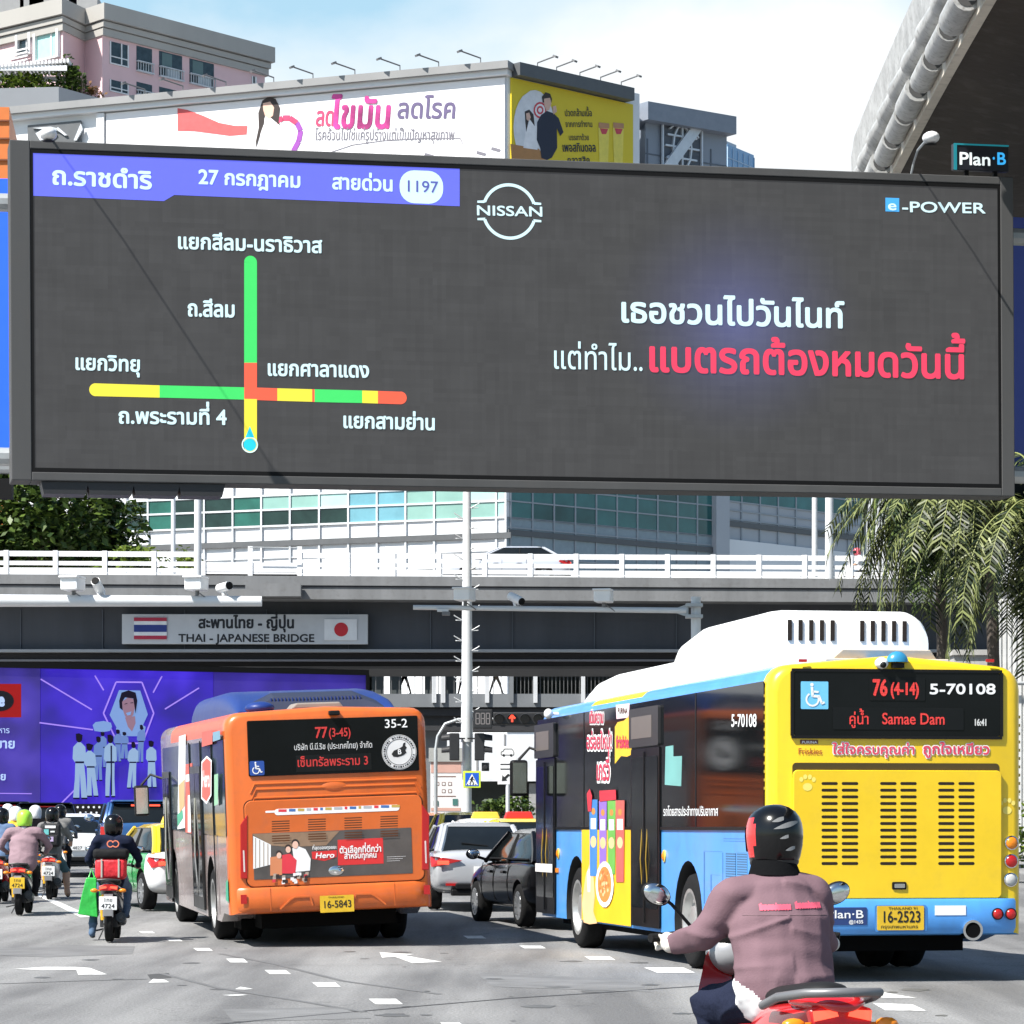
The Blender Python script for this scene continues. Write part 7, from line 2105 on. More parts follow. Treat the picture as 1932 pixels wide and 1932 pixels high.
    for s in (-1, 1):
        g = G()
        if tl == 'small': g.box((s * hw * .6 - .2, -.02, zl - .05), (s * hw * .6 + .2, .02, zl + .06))
        elif tall and tl == 'tall':
            g.prism([(s * hw * .80, .03, zl - .22), (s * hw * .985, .17, zl - .22), (s * hw * .97, .17, zl + .18), (s * hw * .84, .06, zl + .18)], (0, -.04, 0))
        else:
            a = [(s * hw * .42, -.012, zl + .02), (s * hw * .80, .004, zl - .06), (s * hw * .985, .16, zl - .09), (s * hw * 1.003, .42, zl + .03), (s * hw * .985, .40, zl + .09), (s * hw * .95, .10, zl + .085), (s * hw * .80, .012, zl + .07)]
            g.prism(a, (0, -.022, .004))
        o = g.build('tail_light', TAILR, t, bevel=.006)
        g = G(); g.box((s * hw * .78 - .10, -.035, zl - .045), (s * hw * .78 + .10, -.012, zl + .02)); g.build('brake_lamp', lm, o, bevel=.01)
        g = G(); g.box((s * hw * .62 - .10, -.02, .42), (s * hw * .62 + .10, .02, .46)); g.build('reflector', TAILR, t)
    g = G(); g.box((-hw * .55, -.045, .36), (hw * .55, .02, .46)); g.box((-hw * .62, -.01, .25), (hw * .62, .2, .36)); g.build('bumper_trim', BLACKPL, t, bevel=.02)
    g = G(); g.box((-.18, -.04, zd * .60), (.18, -.012, zd * .60 + .125)); p_ = g.build('number_plate', plate, t, bevel=.005)
    g = G(); letters(g, '4827', -.11, zd * .60 + .025, .10, .11, .042, .012); g.build('lettering', INKB, p_, mtx=YM)
    if hb:
        g = G(); yb_ = y2 - .02; g.box((-.26, ra + .02, zr - .13) if not tall else (-.30, ra - .06, zr - .13), (.26, ra + .08, zr - .095) if not tall else (.30, ra + .02, zr - .085)); g.build('high_brake_light', lm, t, bevel=.006)
    if tall:
        g = G(); g.rings([ring(zr - .02, y2 - .22, y2 + .25, ht - .02, .1), ring(zr + .01, y2 - .18, y2 + .25, ht - .05, .1)]); g.build('roof_spoiler', roofm, t, smooth=True)
    g = G(); g.tube([(.1, y0 + .12, zd + .06), (-.35, y0 + .16, zd + .11)], .012, 5); g.build('wiper', BLACKPL, t)
    if taxi:
        g = G(); g.prism([(-.32, y2 + .55, zr), (.32, y2 + .55, zr), (.26, y2 + .55, zr + .15), (-.26, y2 + .55, zr + .15)], (0, .16, 0)); g.build('taxi_sign', taxi, t, bevel=.02)
    if text:
        g = G(); letters(g, text, -.02, zd - .30, .10, .42, .03, .012); g.build('lettering', CHROME, t, mtx=YM)
    return t
def at(px, D, yaw, z=None): return frame_mtx((px - CX) / FPX * D, D, gz(D + 2) if z is None else z, yaw)
PW, PSIL, PBLK, PBLU = paint('paint_white', (.78, .78, .78)), paint('paint_silver', (.42, .44, .47), .25, .5), M('paint_black', (.003, .003, .0035), .15, spec=.2, coat=.12), paint('paint_blue', (.03, .10, .26), .25, .3)
PGRN, PTY, PORG, PPNK = paint('paint_taxi_green', (.02, .30, .07)), paint('paint_taxi_yellow', (.80, .56, .02)), paint('paint_orange', (.75, .22, .05)), paint('paint_pink', (.6, .1, .3))
TSY = M('taxi_sign_yellow', (.75, .5, .05), .4); TSR = M('taxi_sign_red', (.6, .03, .03), .4)
make_car('white sedan with lit red tail lights waiting between the two buses', 'car', at(914, 53.5, 6), 1.79, 4.6, 1.52, paint('paint_silver_white', (.50, .51, .53), .25, .25), name='parked_car' if 0 else 'sedan_car', taxi=None)
make_car('black sedan half hidden behind the front of the yellow bus', 'car', at(1120, 46.6, 14), 1.84, 4.7, 1.50, PBLK, name='sedan_car', lit=False, tl='small')
make_car('yellow taxi with an open-looking dark side window below the hedge', 'taxi', at(884, 79, 6), 1.72, 4.5, 1.50, PTY, name='taxi_car')
make_car('white and yellow roofed taxi ahead of the white sedan, its roof just showing', 'taxi', at(935, 68, 8), 1.74, 4.5, 1.44, PW, name='taxi_car', taxi=TSY)
make_car('orange taxi whose roof shows beside the poster kiosk', 'taxi', at(828, 83, 6), 1.72, 4.5, 1.45, PORG, name='taxi_car')
make_car('taxi with a yellow roof sign and red beacon beyond the black sedan', 'taxi', at(1000, 66, 8), 1.72, 4.5, 1.46, PTY, name='taxi_car', taxi=TSR)
make_car('green and yellow taxi squeezed against the left side of the orange bus', 'taxi', at(384, 53.4, 20), 1.74, 4.5, 1.50, PGRN, roofm=PTY, rearm=PW, name='taxi_car', taxi=TSY)
make_car('dark blue sport utility car with lit brake lights behind the rider with the red bag', 'car', at(276, 65.5, 9), 1.92, 4.8, 1.84, PBLU, 'suv', name='utility_car', tl='tall', text='ISUZU')
make_car('white sedan with a red high brake light in front of the dark blue utility car', 'car', at(146, 74, 8), 1.78, 4.6, 1.50, PW, name='sedan_car')
make_car('black van-like car at the left edge in front of the violet screen', 'car', at(8, 86, 8), 1.80, 4.6, 1.72, PBLK, 'suv', name='utility_car', lit=False)
make_car('black car with an arched roof behind the helmeted riders', 'car', at(86, 84, 8), 1.86, 4.6, 1.70, PBLK, 'suv', name='utility_car', lit=False)
q = P(952, 1086, 118.0)
cb = make_car('pale silver sedan driving along the flyover behind the white railing', 'car', Matrix.Translation((P(1075, 0, 118).x, 118, zt - .14)) @ Matrix.Rotation(R(90), 4, 'Z'), 1.84, 4.75, 1.46, paint('paint_pale_blue', (.52, .54, .58), .25, .1), name='sedan_car')
def subs(o):
    for m in list(o.modifiers): o.modifiers.remove(m)
    s = o.modifiers.new('s', 'SUBSURF'); s.levels = s.render_levels = 2
    return o
# ------------------------------------------------------------------ scooters
def make_scooter(label, mtx, col, plate=PLATE_W, plate_ink='', dark=None, lit=True, name='motor_scooter', rear_detail=False, group=None):
    t = thing(name, label, 'scooter', mtx=mtx, group=group)
    dark = dark or BLACKPL
    wheel(t, (0, -.60, .285), .285, .11, -1); wheel(t, (0, .66, .285), .285, .10, -1)
    g = G(); g.rings([[(x * .6, -.86, .70), (x, -.80, .74), (x, -.80, .80), (x * .7, -.84, .83), (-x * .7, -.84, .83), (-x, -.80, .80), (-x, -.80, .74), (-x * .6, -.86, .70)] for x in (.07,)] +
                     [[(x * .55, y, z0), (x, y, z0 + .06), (x, y, z1 - .05), (x * .7, y, z1), (-x * .7, y, z1), (-x, y, z1 - .05), (-x, y, z0 + .06), (-x * .55, y, z0)] for y, x, z0, z1 in ((-.70, .12, .60, .80), (-.45, .165, .50, .78), (-.1, .17, .42, .74), (.1, .14, .30, .50), (.3, .15, .27, .34))])
    o = g.build('body_panels', col, t); sm = o.modifiers.new('s', 'SUBSURF'); sm.levels = sm.render_levels = 2; o.data.polygons.foreach_set('use_smooth', [True] * len(o.data.polygons))
    g = G(); g.rings([[(-x, y, z), (-x * .9, y, z + .07), (0, y, z + .085), (x * .9, y, z + .07), (x, y, z), (0, y, z - .02)] for y, x, z in ((-.74, .10, .79), (-.5, .15, .77), (-.2, .14, .74), (.12, .10, .73), (.18, .04, .72))]); subs(g.build('seat', M('seat_vinyl', (.012, .012, .0125), .6, spec=.25), t, smooth=True))
    g = G(); g.rings([[(-x, y - .05, z), (-x * .7, y + .06, z), (0, y + .10, z), (x * .7, y + .06, z), (x, y - .05, z), (0, y + .02, z)] for y, x, z in ((.34, .15, .30), (.42, .21, .48), (.47, .22, .72), (.52, .16, .92), (.55, .09, 1.0))]); g.build('leg_shield', col, t, smooth=True)
    g = G(); g.tube([(0, .66, .285), (0, .56, .62), (0, .48, .95)], .035, 8)
    g.box((-.05, .58, .50), (.05, .74, .58)); g.build('front_fork', dark, t)
    g = G(); g.tube([(-.34, .36, 1.0), (-.18, .44, 1.03), (0, .47, 1.02), (.18, .44, 1.03), (.34, .36, 1.0)], .016, 8); g.ell((0, .48, 1.0), (.13, .09, .07), 0, 12, 8); g.build('handlebar', dark, t, smooth=True)
    g = G()
    for s in (-1, 1): g.tube([(s * .345, .355, 1.0), (s * .23, .42, 1.02)], .022, 8)
    g.build('grips', RUB, t)
    for s in (-1, 1):
        g = G(); g.tube([(s * .22, .42, 1.03), (s * .28, .42, 1.18), (s * .31, .42, 1.22)], .008, 5); o = g.build('mirror', dark, t)
        g = G(); g.ell((s * .33, .42, 1.25), (.075, .025, .045), 0, 14, 8, -1, 1); g.build('mirror_head', dark, o, smooth=True)
        g = G(); g.ell((s * .33, .402, 1.25), (.066, .012, .038), 0, 14, 6); g.build('mirror_glass', CHROME, o, smooth=True)
    g = G(); g.prism([(-.12, -.86, .70), (.12, -.86, .70), (.13, -.84, .76), (.05, -.86, .785), (-.05, -.86, .785), (-.13, -.84, .76)], (0, .06, 0)); o = g.build('tail_light', TAILR, t, bevel=.01)
    if lit:
        for s in (-1, 1):
            g = G(); g.prism([(s * .02, -.872, .735), (s * .115, -.862, .715), (s * .12, -.86, .755), (s * .03, -.872, .76)], (0, .008, 0)); g.build('brake_lamp', TAILLIT, o)
    for s in (-1, 1):
        g = G(); g.ell((s * .19, -.83, .70), (.05, .03, .028), 0, 10, 6); g.tube([(s * .1, -.82, .70), (s * .18, -.83, .70)], .01, 5); g.build('indicator', AMBER, t, smooth=True)
    g = G(); g.box((-.12, -.905, .44), (.12, -.895, .62)); p_ = g.build('number_plate', plate, t, bevel=.006)
    g = G(); letters(g, '1กข', -.06, .55, .075, .06, .908, .006); letters(g, '4724', -.09, .465, .085, .09, .908, .010); g.build('lettering', INKB, p_, mtx=Matrix(((1, 0, 0, 0), (0, 0, -1, 0), (0, 1, 0, 0), (0, 0, 0, 1))))
    g = G(); g.prism([(-.06, -.90, .60), (.06, -.90, .60), (.06, -.72, .68), (-.06, -.72, .68)], (0, .0, .02)); g.rings([[(-.07, y, z), (-.05, y, z + .02), (.05, y, z + .02), (.07, y, z)] for y, z in ((-.92, .34), (-.90, .46), (-.80, .56), (-.6, .60))], closed=False, cap=False); g.build('mudguard', M('mudguard_grey', (.16, .16, .165), .5), t)
    g = G(); g.tube([(.13, -.05, .26), (.15, -.3, .27), (.16, -.72, .34)], [.03, .06, .07], 10); g.tube([(.16, -.72, .34), (.16, -.76, .345)], .035, 8); g.build('exhaust_pipe', M('exhaust_dark', (.03, .03, .03), .4), t, smooth=True)
    g = G(); g.tube([(-.09, -.62, .30), (-.10, -.66, .62)], .03, 8); g.build('shock_absorber', M('spring_yellow', (.75, .40, .02), .4), t)
    g = G(); g.box((-.13, -.62, .2), (.11, .02, .36)); g.tube([(-.12, -.0, .16), (-.3, .05, .12)], .014, 6); g.tube([(-.1, -.1, .2), (-.18, -.2, .02)], .012, 5); g.build('engine', M('engine_black', (.02, .02, .022), .55, bump=.3, bscale=30), t, bevel=.03)
    g = G(); g.tube([(-.14, -.55, .80), (-.15, -.78, .84), (0, -.84, .85), (.15, -.78, .84), (.14, -.55, .80)], .014, 7); g.build('grab_rail', M('rail_black', (.03, .03, .03), .4), t, smooth=True)
    return t
# ------------------------------------------------------------------ people
SKIN = M('skin', (.42, .24, .16), .55, var=.08, scale=12)
SHOE = M('shoe_black', (.02, .02, .02), .6); WOOL = M('black_cloth', (.006, .0062, .007), .95, spec=.06, bump=.15, bscale=40)
def body_mesh(parent, bones, voxel, mats, smooth_it=6, name='body', fold=0.0, seed=0):
    """bones: (p0, p1, r0, r1, material index, widen) -> one continuous surface"""
    g = G()
    for b in bones:
        p0, p1, r0, r1, mi = V(b[0]), V(b[1]), b[2], b[3], b[4]
        wid = b[5] if len(b) > 5 else 1.0
        d = (p1 - p0); ln = d.length; d = d / ln if ln > 1e-6 else V((0, 0, 1))
        ref = V((1, 0, 0)) if abs(d.x) < .9 else V((0, 1, 0))
        x = (ref - d * ref.dot(d)).normalized(); y = d.cross(x)
        rr = []
        for k in range(-4, 1):
            a = R(90 * k / 4); rr.append((p0 + d * r0 * math.sin(a), r0 * math.cos(a)))
        for k in range(0, 5):
            a = R(90 * k / 4); rr.append((p1 + d * r1 * math.sin(a), r1 * math.cos(a)))
        g.rings([[c + (x * math.cos(2 * math.pi * i / 14) * wid + y * math.sin(2 * math.pi * i / 14)) * max(r_, .002) for i in range(14)] for c, r_ in rr])
    o = g.build(name, mats, None)
    rm = o.modifiers.new('r', 'REMESH'); rm.mode = 'VOXEL'; rm.voxel_size = voxel; rm.use_smooth_shade = True
    sm = o.modifiers.new('s', 'SMOOTH'); sm.iterations = smooth_it; sm.factor = .5
    apply_mods(o)
    me = o.data
    if len(me.materials) < len(mats):
        me.materials.clear()
        for m in mats: me.materials.append(m)
    if fold:
        me.update()
        nrm = [v.normal.copy() for v in me.vertices]
        for v, n_ in zip(me.vertices, nrm):
            c = v.co
            rg = 1 - min(1, abs(noise.noise(V((c.x * 2.2 + c.z * 3.0 * (1 if c.x > 0 else -1) + seed, c.y * 2, c.z * 5.5)))) * 3.2)
            w = 1.3 * rg * rg + 1.0 * noise.noise(V((c.x * 3 + seed, c.y * 3, c.z * 6 + c.x * 4))) + .8 * noise.noise(V((c.x * 4 + seed, c.y * 4, c.z * 11))) + .4 * noise.noise(V((c.x * 9 + c.z * 6, c.y * 9, c.z * 18 + seed)))
            v.co = c + n_ * fold * w
    for p in me.polygons:
        c = p.center; best, bi = 1e9, 0
        for b in bones:
            a, e = V(b[0]), V(b[1]); d = e - a; L2 = d.length_squared
            t_ = 0 if L2 < 1e-9 else max(0, min(1, (c - a).dot(d) / L2))
            dist = (c - (a + d * t_)).length / ((b[2] + (b[3] - b[2]) * t_) * (b[5] if len(b) > 5 else 1) ** .5)
            if dist < best: best, bi = dist, b[4]
        p.material_index = bi
    me.polygons.foreach_set('use_smooth', [True] * len(me.polygons))
    link_par = o
    o.parent = parent
    o.matrix_basis = Matrix.Identity(4)
    return o
def helmet(parent, c, s=1.0, mat=None, yaw=0, tilt=0, trim=None, visor=True):
    m = Matrix.Translation(c) @ Matrix.Rotation(R(yaw), 4, 'Z') @ Matrix.Rotation(R(tilt), 4, 'X') @ Matrix.Scale(s, 4)
    g = G()
    rr = []
    for z, rx, ry, oy_ in ((-.135, .090, .100, -.01), (-.125, .108, .118, -.005), (-.07, .121, .137, 0), (0, .126, .146, 0), (.05, .122, .142, 0), (.09, .106, .124, 0), (.12, .078, .092, 0), (.138, .04, .048, 0), (.142, .008, .01, 0)):
        rr.append([(rx * math.cos(R(a)), oy_ + ry * math.sin(R(a)), z) for a in range(0, 360, 15)])
    g.rings(rr, fn=lambda c_, i: 1 if (trim and (c_.z < -.10)) else 0)
    o = g.build('helmet', [mat, trim or mat], parent, smooth=True, mtx=m)
    if visor:
        g = G(); g.rings([[(rx * math.cos(R(a)), ry * math.sin(R(a)), z) for a in range(20, 161, 10)] for z, rx, ry in ((-.06, .128, .150), (.0, .131, .153), (.04, .127, .149))], closed=False, cap=False)
        g.build('visor', M('visor_dark', (.01, .01, .012), .08), o, normals=False)
    return o
def rider(label, mtx, top, legs, helm, voxel=.022, arms=None, sleeve=True, group=None, lean=0.0, foot_down=(False, False), shorts=False, wide=1.0, trim=None, hyaw=0, head_bare=True, collar=None, shoe=None):
    t = thing('person', label, 'person', mtx=mtx, group=group)
    top_m, leg_m = top, legs
    hip = (0, -.12, .84); ch = (0, .0 + lean, 1.16); sh = (0, .05 + lean, 1.36); nk = (0, .08 + lean, 1.46); hd_ = (0, .10 + lean, 1.56)
    w_ = wide
    bones = [(hip, ch, .135 * w_, .135 * w_, 0, 1.32), (ch, sh, .135 * w_, .095, 0, 1.45), (sh, nk, .07, .055, 2), (nk, hd_, .06, .085, 2)]
    for s in (-1, 1):
        S = (s * .185 * w_, .03 + lean, 1.36); E_ = (s * .315 * w_, .13 + lean, 1.12); Hn = (s * .325, .34, 1.02)
        bones += [((s * .08, .03 + lean, 1.37), S, .085, .08, 0), (S, E_, .072, .056, 0), (E_, Hn, .052, .038, 0 if sleeve else 2), (Hn, (s * .30, .40, 1.02), .04, .035, 2)]
        K = (s * .17, .33, .72)
        if foot_down[0 if s < 0 else 1]:
            K = (s * .25, .16, .52); F = (s * .29, .02, .10)
        else:
            F = (s * .17, .16, .36)
        bones += [((s * .09, -.10, .82), K, .10, .075, 1), (K, F, .07, .048, 2 if shorts else 1)]
        bones += [(F, (F[0], F[1] + .15, F[2] - .04), .045, .038, 3)]
    body_mesh(t, bones, voxel, [top_m, leg_m, SKIN, shoe or SHOE], 5, fold=.010, seed=len(label))
    if helm is not None:
        helmet(t, (0, .10 + lean, 1.585), 1.05, helm, hyaw, -4, trim)
    if collar is not None:
        g = G(); g.rings([[(rx * math.cos(R(a)), .07 + lean + ry * math.sin(R(a)), z) for a in range(0, 360, 20)] for z, rx, ry in ((1.40, .10, .09), (1.46, .078, .075))], cap=False); g.build('collar', collar, t)
    return t
from mathutils.bvhtree import BVHTree
# ------------------------------------------------------------------ waiting scooters and riders
MAUVE = M('jacket_mauve', (.25, .165, .19), .8, var=.10, scale=6, bump=.25, bscale=30)
NAVY = M('cloth_navy', (.012, .016, .035), .9, spec=.1, var=.2, scale=6, bump=.2, bscale=30); JEAN = M('denim', (.07, .12, .20), .85, var=.2, scale=8); GREYT = M('cloth_grey', (.16, .155, .15), .85, var=.15); TEALS = M('cloth_teal', (.04, .09, .11), .85)
DKP = M('cloth_charcoal', (.02, .019, .022), .9, spec=.1); WHSH = M('cloth_white', (.74, .74, .74), .8, var=.05); YJK = M('cloth_amber', (.75, .42, .02), .7); BLSH = M('cloth_blue', (.10, .16, .28), .85); BLKT = M('cloth_black', (.006, .006, .007), .95, spec=.06)
HGRN = M('helmet_green', (.34, .68, .05), .3, coat=.5); HBLK = M('helmet_black', (.004, .004, .0045), .18, coat=.25, spec=.3); HWHT = M('helmet_white', (.75, .75, .74), .25, coat=.5); HPNK = M('helmet_pink', (.72, .13, .17), .3); HTRM = M('helmet_trim', (.02, .02, .02), .5)
SCB = paint('scooter_black', (.012, .012, .013), .2); SCW = paint('scooter_white', (.72, .73, .74), .25); SCR_ = paint('scooter_red', (.55, .02, .02), .2); SCG = paint('scooter_grey', (.2, .21, .22), .3)
def sm(px, D, yaw): return frame_mtx((px - CX) / FPX * D, D, gz(D), yaw)
GS, GRD = 'scooters waiting in the left lane', 'riders waiting in the left lane'
make_scooter('black scooter with a yellow number plate under the rider in the lime green helmet', sm(45, 52.6, 2), SCB, PLATE_Y, group=GS)
rider('person in a mauve jacket and lime green helmet seated on a black scooter', sm(45, 52.6, 2), MAUVE, DKP, HGRN, .024, group=GRD, wide=1.30, trim=HTRM, collar=WHSH)
make_scooter('white scooter with a pale plate under the rider with the black backpack', sm(98, 60, 4), SCW, PLATE_W, group=GS)
m_ = sm(98, 60, 4)
rider('person in shorts wearing a black helmet and a black backpack on a white scooter', m_, GREYT, TEALS, HBLK, .024, group=GRD, sleeve=False, shorts=True, foot_down=(False, True), wide=1.12, collar=WHSH)
make_scooter('black scooter with a white plate and yellow shock absorber nearest the orange bus', sm(213, 43.6, 3), SCB, PLATE_W, group=GS)
m2_ = sm(213, 43.6, 3)
rider('person in a dark navy jacket and black helmet with one foot on the road', m2_, NAVY, JEAN, HBLK, .020, group=GRD, foot_down=(True, False), wide=1.10)
def bag_mesh(g, pts_fn, n=12): pass
def soft_box(name, mat, parent, lo, hi, r=.05, mtx=None):
    g = G(); g.box(lo, hi); o = g.build(name, mat, parent, bevel=r, mtx=mtx, seg=4, smooth=True)
    for m in list(o.modifiers):
        if m.type == 'EDGE_SPLIT': o.modifiers.remove(m)
    return o
b = thing('backpack', 'black backpack with white and cyan stickers on the back of the rider in shorts', 'backpack', mtx=m_)
soft_box('pack_body', M('pack_black', (.012, .012, .013), .7, bump=.3, bscale=40), b, (-.19, -.40, .98), (.19, -.20, 1.42), .06)
soft_box('front_pocket', M('pack_black'), b, (-.14, -.44, 1.0), (.14, -.39, 1.2), .03)
for (x0, z0, x1, z1, m) in ((-.10, 1.33, .10, 1.38, WHSH), (-.12, 1.21, -.03, 1.31, M('sticker_cyan', (.15, .5, .5), .4)), (0, 1.25, .08, 1.28, WHSH), (-.04, 1.08, .06, 1.17, M('sticker_lilac', (.5, .4, .6), .4))):
    y = -.405 if z0 > 1.2 else -.446
    g = G(); g.box((x0, y - .004, z0), (x1, y, z1)); g.build('sticker', m, b)
for s in (-1, 1):
    g = G(); g.tube([(s * .12, -.24, 1.40), (s * .13, -.05, 1.45), (s * .14, .14, 1.36)], .02, 6); g.build('strap', M('pack_black'), b)
b = thing('delivery_bag', 'red and black roll-top bag strapped to the back of the navy rider', 'bag', mtx=m2_)
o = soft_box('bag_body', M('bag_red', (.60, .02, .03), .5, var=.25, scale=6, bump=.6, bscale=10), b, (-.21, -.46, .84), (.21, -.20, 1.13), .06)
soft_box('bag_top', M('bag_black', (.012, .012, .013), .7, spec=.15, bump=.3), b, (-.24, -.47, 1.12), (.24, -.20, 1.26), .05)
for x in (-.13, .10):
    g = G(); g.box((x, -.475, .87), (x + .022, -.462, 1.12)); g.build('strap', M('strap_grey', (.4, .4, .36), .6), b)
g = G(); annulus(g, 0, 0, .035, .05, .002, 0, 16, 30, 330); annulus(g, .07, 0, .035, .05, .003, 0, 16, -140, 160); g.build('orange_emblem', M('emblem_orange', (.8, .22, .12), .5), b, mtx=Matrix.Translation((-.02, -.20, 1.325)) @ Matrix.Rotation(R(90), 4, 'X'))
b = thing('carrier_bag', 'bright green carrier bag hanging beside the leg of the navy rider', 'bag', mtx=m2_)
g = G(); g.rings([[(-.36, -.06, .86), (-.22, -.06, .86), (-.22, .10, .86), (-.36, .10, .86)], [(-.42, -.09, .62), (-.22, -.08, .62), (-.22, .14, .62), (-.42, .14, .62)], [(-.47, -.10, .36), (-.20, -.09, .32), (-.20, .16, .34), (-.47, .16, .38)]]); g.build('bag_body', M('bag_green', (.03, .42, .06), .4, var=.2, scale=8, bump=.5, bscale=8), b, bevel=.01)
g = G(); g.tube([(-.33, .02, .86), (-.30, .1, .98), (-.25, .02, .86)], .012, 6); g.build('handles', M('bag_green'), b)
# riders further up the lane
make_scooter('dark scooter mostly hidden behind the lime-helmeted rider', sm(66, 66, 4), SCG, group=GS)
rider('person in a black shirt and open white helmet behind the lime-helmeted rider', sm(66, 66, 4), BLKT, DKP, HWHT, .028, group=GRD, sleeve=False, wide=1.2)
make_scooter('dark scooter under the rider in the amber jacket', sm(29, 62, 4), SCB, group=GS)
rider('person in an amber jacket and white helmet left of the lime-helmeted rider', sm(29, 62, 4), YJK, DKP, HWHT, .028, group=GRD)
make_scooter('red scooter at the left edge under the rider in blue', sm(2, 58, 3), SCR_, group=GS)
rider('person in a blue shirt at the left edge of the waiting scooters', sm(2, 58, 3), BLSH, DKP, HBLK, .028, group=GRD, lean=.05)
make_scooter('scooter of the rider in white far up the lane by the kerb', sm(14, 72, 3), SCG, group=GS)
rider('person in white with a white helmet far up the lane by the kerb', sm(14, 72, 3), WHSH, DKP, HWHT, .03, group=GRD)
make_scooter('scooter of the rider in grey in front of the white sedan', sm(113, 69, 3), SCB, group=GS)
rider('person in grey with a black helmet just in front of the white sedan', sm(113, 69, 3), GREYT, DKP, HBLK, .03, group=GRD)

# rider on the flyover
mz = Matrix.Translation((P(1622, 0, 118.5).x, 118.5, zt - .42)) @ Matrix.Rotation(R(90), 4, 'Z')
make_scooter('white scooter riding along the flyover towards the silver sedan', mz, SCW, lit=False)
rider('person in a white shirt and pink helmet riding along the flyover', mz, WHSH, DKP, HPNK, .028, sleeve=False, shorts=True)

# people walking on the footbridge
def walker(label, px, D, z, top, legs, h=1.7, yaw=90, stride=.28, bag=False):
    t = thing('person', label, 'person', mtx=frame_mtx((px - CX) / FPX * D, D, z, yaw), group='people walking over the footbridge')
    k = h / 1.7
    B = [((0, 0, .92), (0, .02, 1.22), .12, .13, 0, 1.25), ((0, .02, 1.22), (0, .02, 1.40), .13, .09, 0, 1.35), ((0, .02, 1.42), (0, .03, 1.50), .05, .05, 2), ((0, .04, 1.56), (0, .04, 1.63), .085, .08, 3)]
    for s in (-1, 1):
        f = stride * s
        B += [((s * .09, 0, .90), (s * .09, f * .55, .50), .085, .06, 1), ((s * .09, f * .55, .50), (s * .09, f, .08), .055, .04, 1), ((s * .09, f, .05), (s * .09, f + .14, .04), .042, .036, 3)]
        B += [((s * .19, .02, 1.38), (s * .23, -f * .4, 1.12), .055, .045, 0), ((s * .23, -f * .4, 1.12), (s * .22, -f * .6 + .1, .90), .042, .034, 2)]
    B = [(V(q[0]) * k, V(q[1]) * k) + q[2:] for q in B]
    body_mesh(t, B, .028, [top, legs, SKIN, BLKT], 4)
    return t
zd_ = EYE + (HY - 1309) / FPX * 138
walker('dark clothed person striding along the footbridge above the orange bus roof', 763, 139.6, zd_, BLKT, BLKT, 1.74, 90)
walker('person in dark clothes on the footbridge just left of the stepped pole', 873, 139.6, zd_, BLKT, DKP, 1.66, 90, .2)
walker('person in beige trousers walking on the footbridge right of the stepped pole', 936, 139.6, zd_, M('cloth_brown', (.10, .06, .05), .8), M('cloth_beige', (.45, .38, .30), .8), 1.66, -90, .3)

# ------------------------------------------------------------------ rider in the foreground
FY = 13.0
fm = Matrix.Translation((1.166, 14.10, 0)) @ Matrix.Rotation(R(FY), 4, 'Z')
SCF = paint('scooter_scarlet', (.50, .012, .015), .18)
fs = make_scooter('red scooter with a grey grab rail passing close in front of the yellow bus', fm @ Matrix.Scale(1.07, 4), SCF, rear_detail=True)
g = G(); g.rings([[(-x, y, z), (-x * .9, y + .01, z + h), (0, y + .02, z + h * 1.25), (x * .9, y + .01, z + h), (x, y, z), (0, y, z - .03)] for y, x, z, h in ((-.90, .06, .765, .03), (-.84, .12, .765, .045), (-.70, .155, .765, .055), (-.52, .17, .755, .05))]); subs(g.build('tail_cowl', SCF, fs, smooth=True))
g = G(); g.tube([(-.185, -.42, .755), (-.20, -.66, .80), (-.15, -.86, .825), (0, -.93, .83), (.15, -.86, .825), (.20, -.66, .80), (.185, -.42, .755)], .019, 10); g.build('grab_rail', M('rail_grey', (.16, .16, .165), .4, .3), fs, smooth=True)
g = G(); g.ell((.0, .50, .93), (.15, .11, .10), 0, 18, 12); g.build('headlamp_cowl', paint('cowl_silver', (.30, .31, .33), .3), fs, smooth=True)
# mirrors set wide, as on the photo
for s in (-1, 1):
    g = G(); g.tube([(s * .24, .40, 1.04), (s * .33, .40, 1.14), (s * .37, .40, 1.17)], .008, 6); o = g.build('mirror', BLACKPL, fs, smooth=True)
    mh = Matrix.Translation((s * .40, .40, 1.185)) @ Matrix.Rotation(R(-25 * s), 4, 'Y')
    g = G(); g.ell((0, 0, 0), (.068, .025, .048), 0, 20, 10); g.build('mirror_head', BLACKPL, o, smooth=True, mtx=mh)
    g = G(); g.lathe([(.001, -.021), (.5, -.021), (.9, -.018), (1.0, -.012)], (0, 0, 0), 'y', 24, cap=False); g.build('mirror_glass', CHROME, o, smooth=True, mtx=mh @ Matrix.Diagonal((.060, 1.25, .042, 1)))
g = G(); g.tube([(-.44, .345, 1.0), (-.24, .42, 1.015)], .019, 10); g.tube([(.40, .345, 1.0), (.24, .42, 1.015)], .019, 10); g.build('handlebar_ends', RUB, fs)
for ch in list(fs.children):
    if ch.name.split('.')[0] == 'mirror' and abs(ch.data.vertices[0].co.x) < .236:
        for c2_ in list(ch.children): bpy.data.objects.remove(c2_)
        bpy.data.objects.remove(ch)
    elif ch.name.split('.')[0] == 'grab_rail' and ch.data.materials[0].name == 'rail_black': bpy.data.objects.remove(ch)

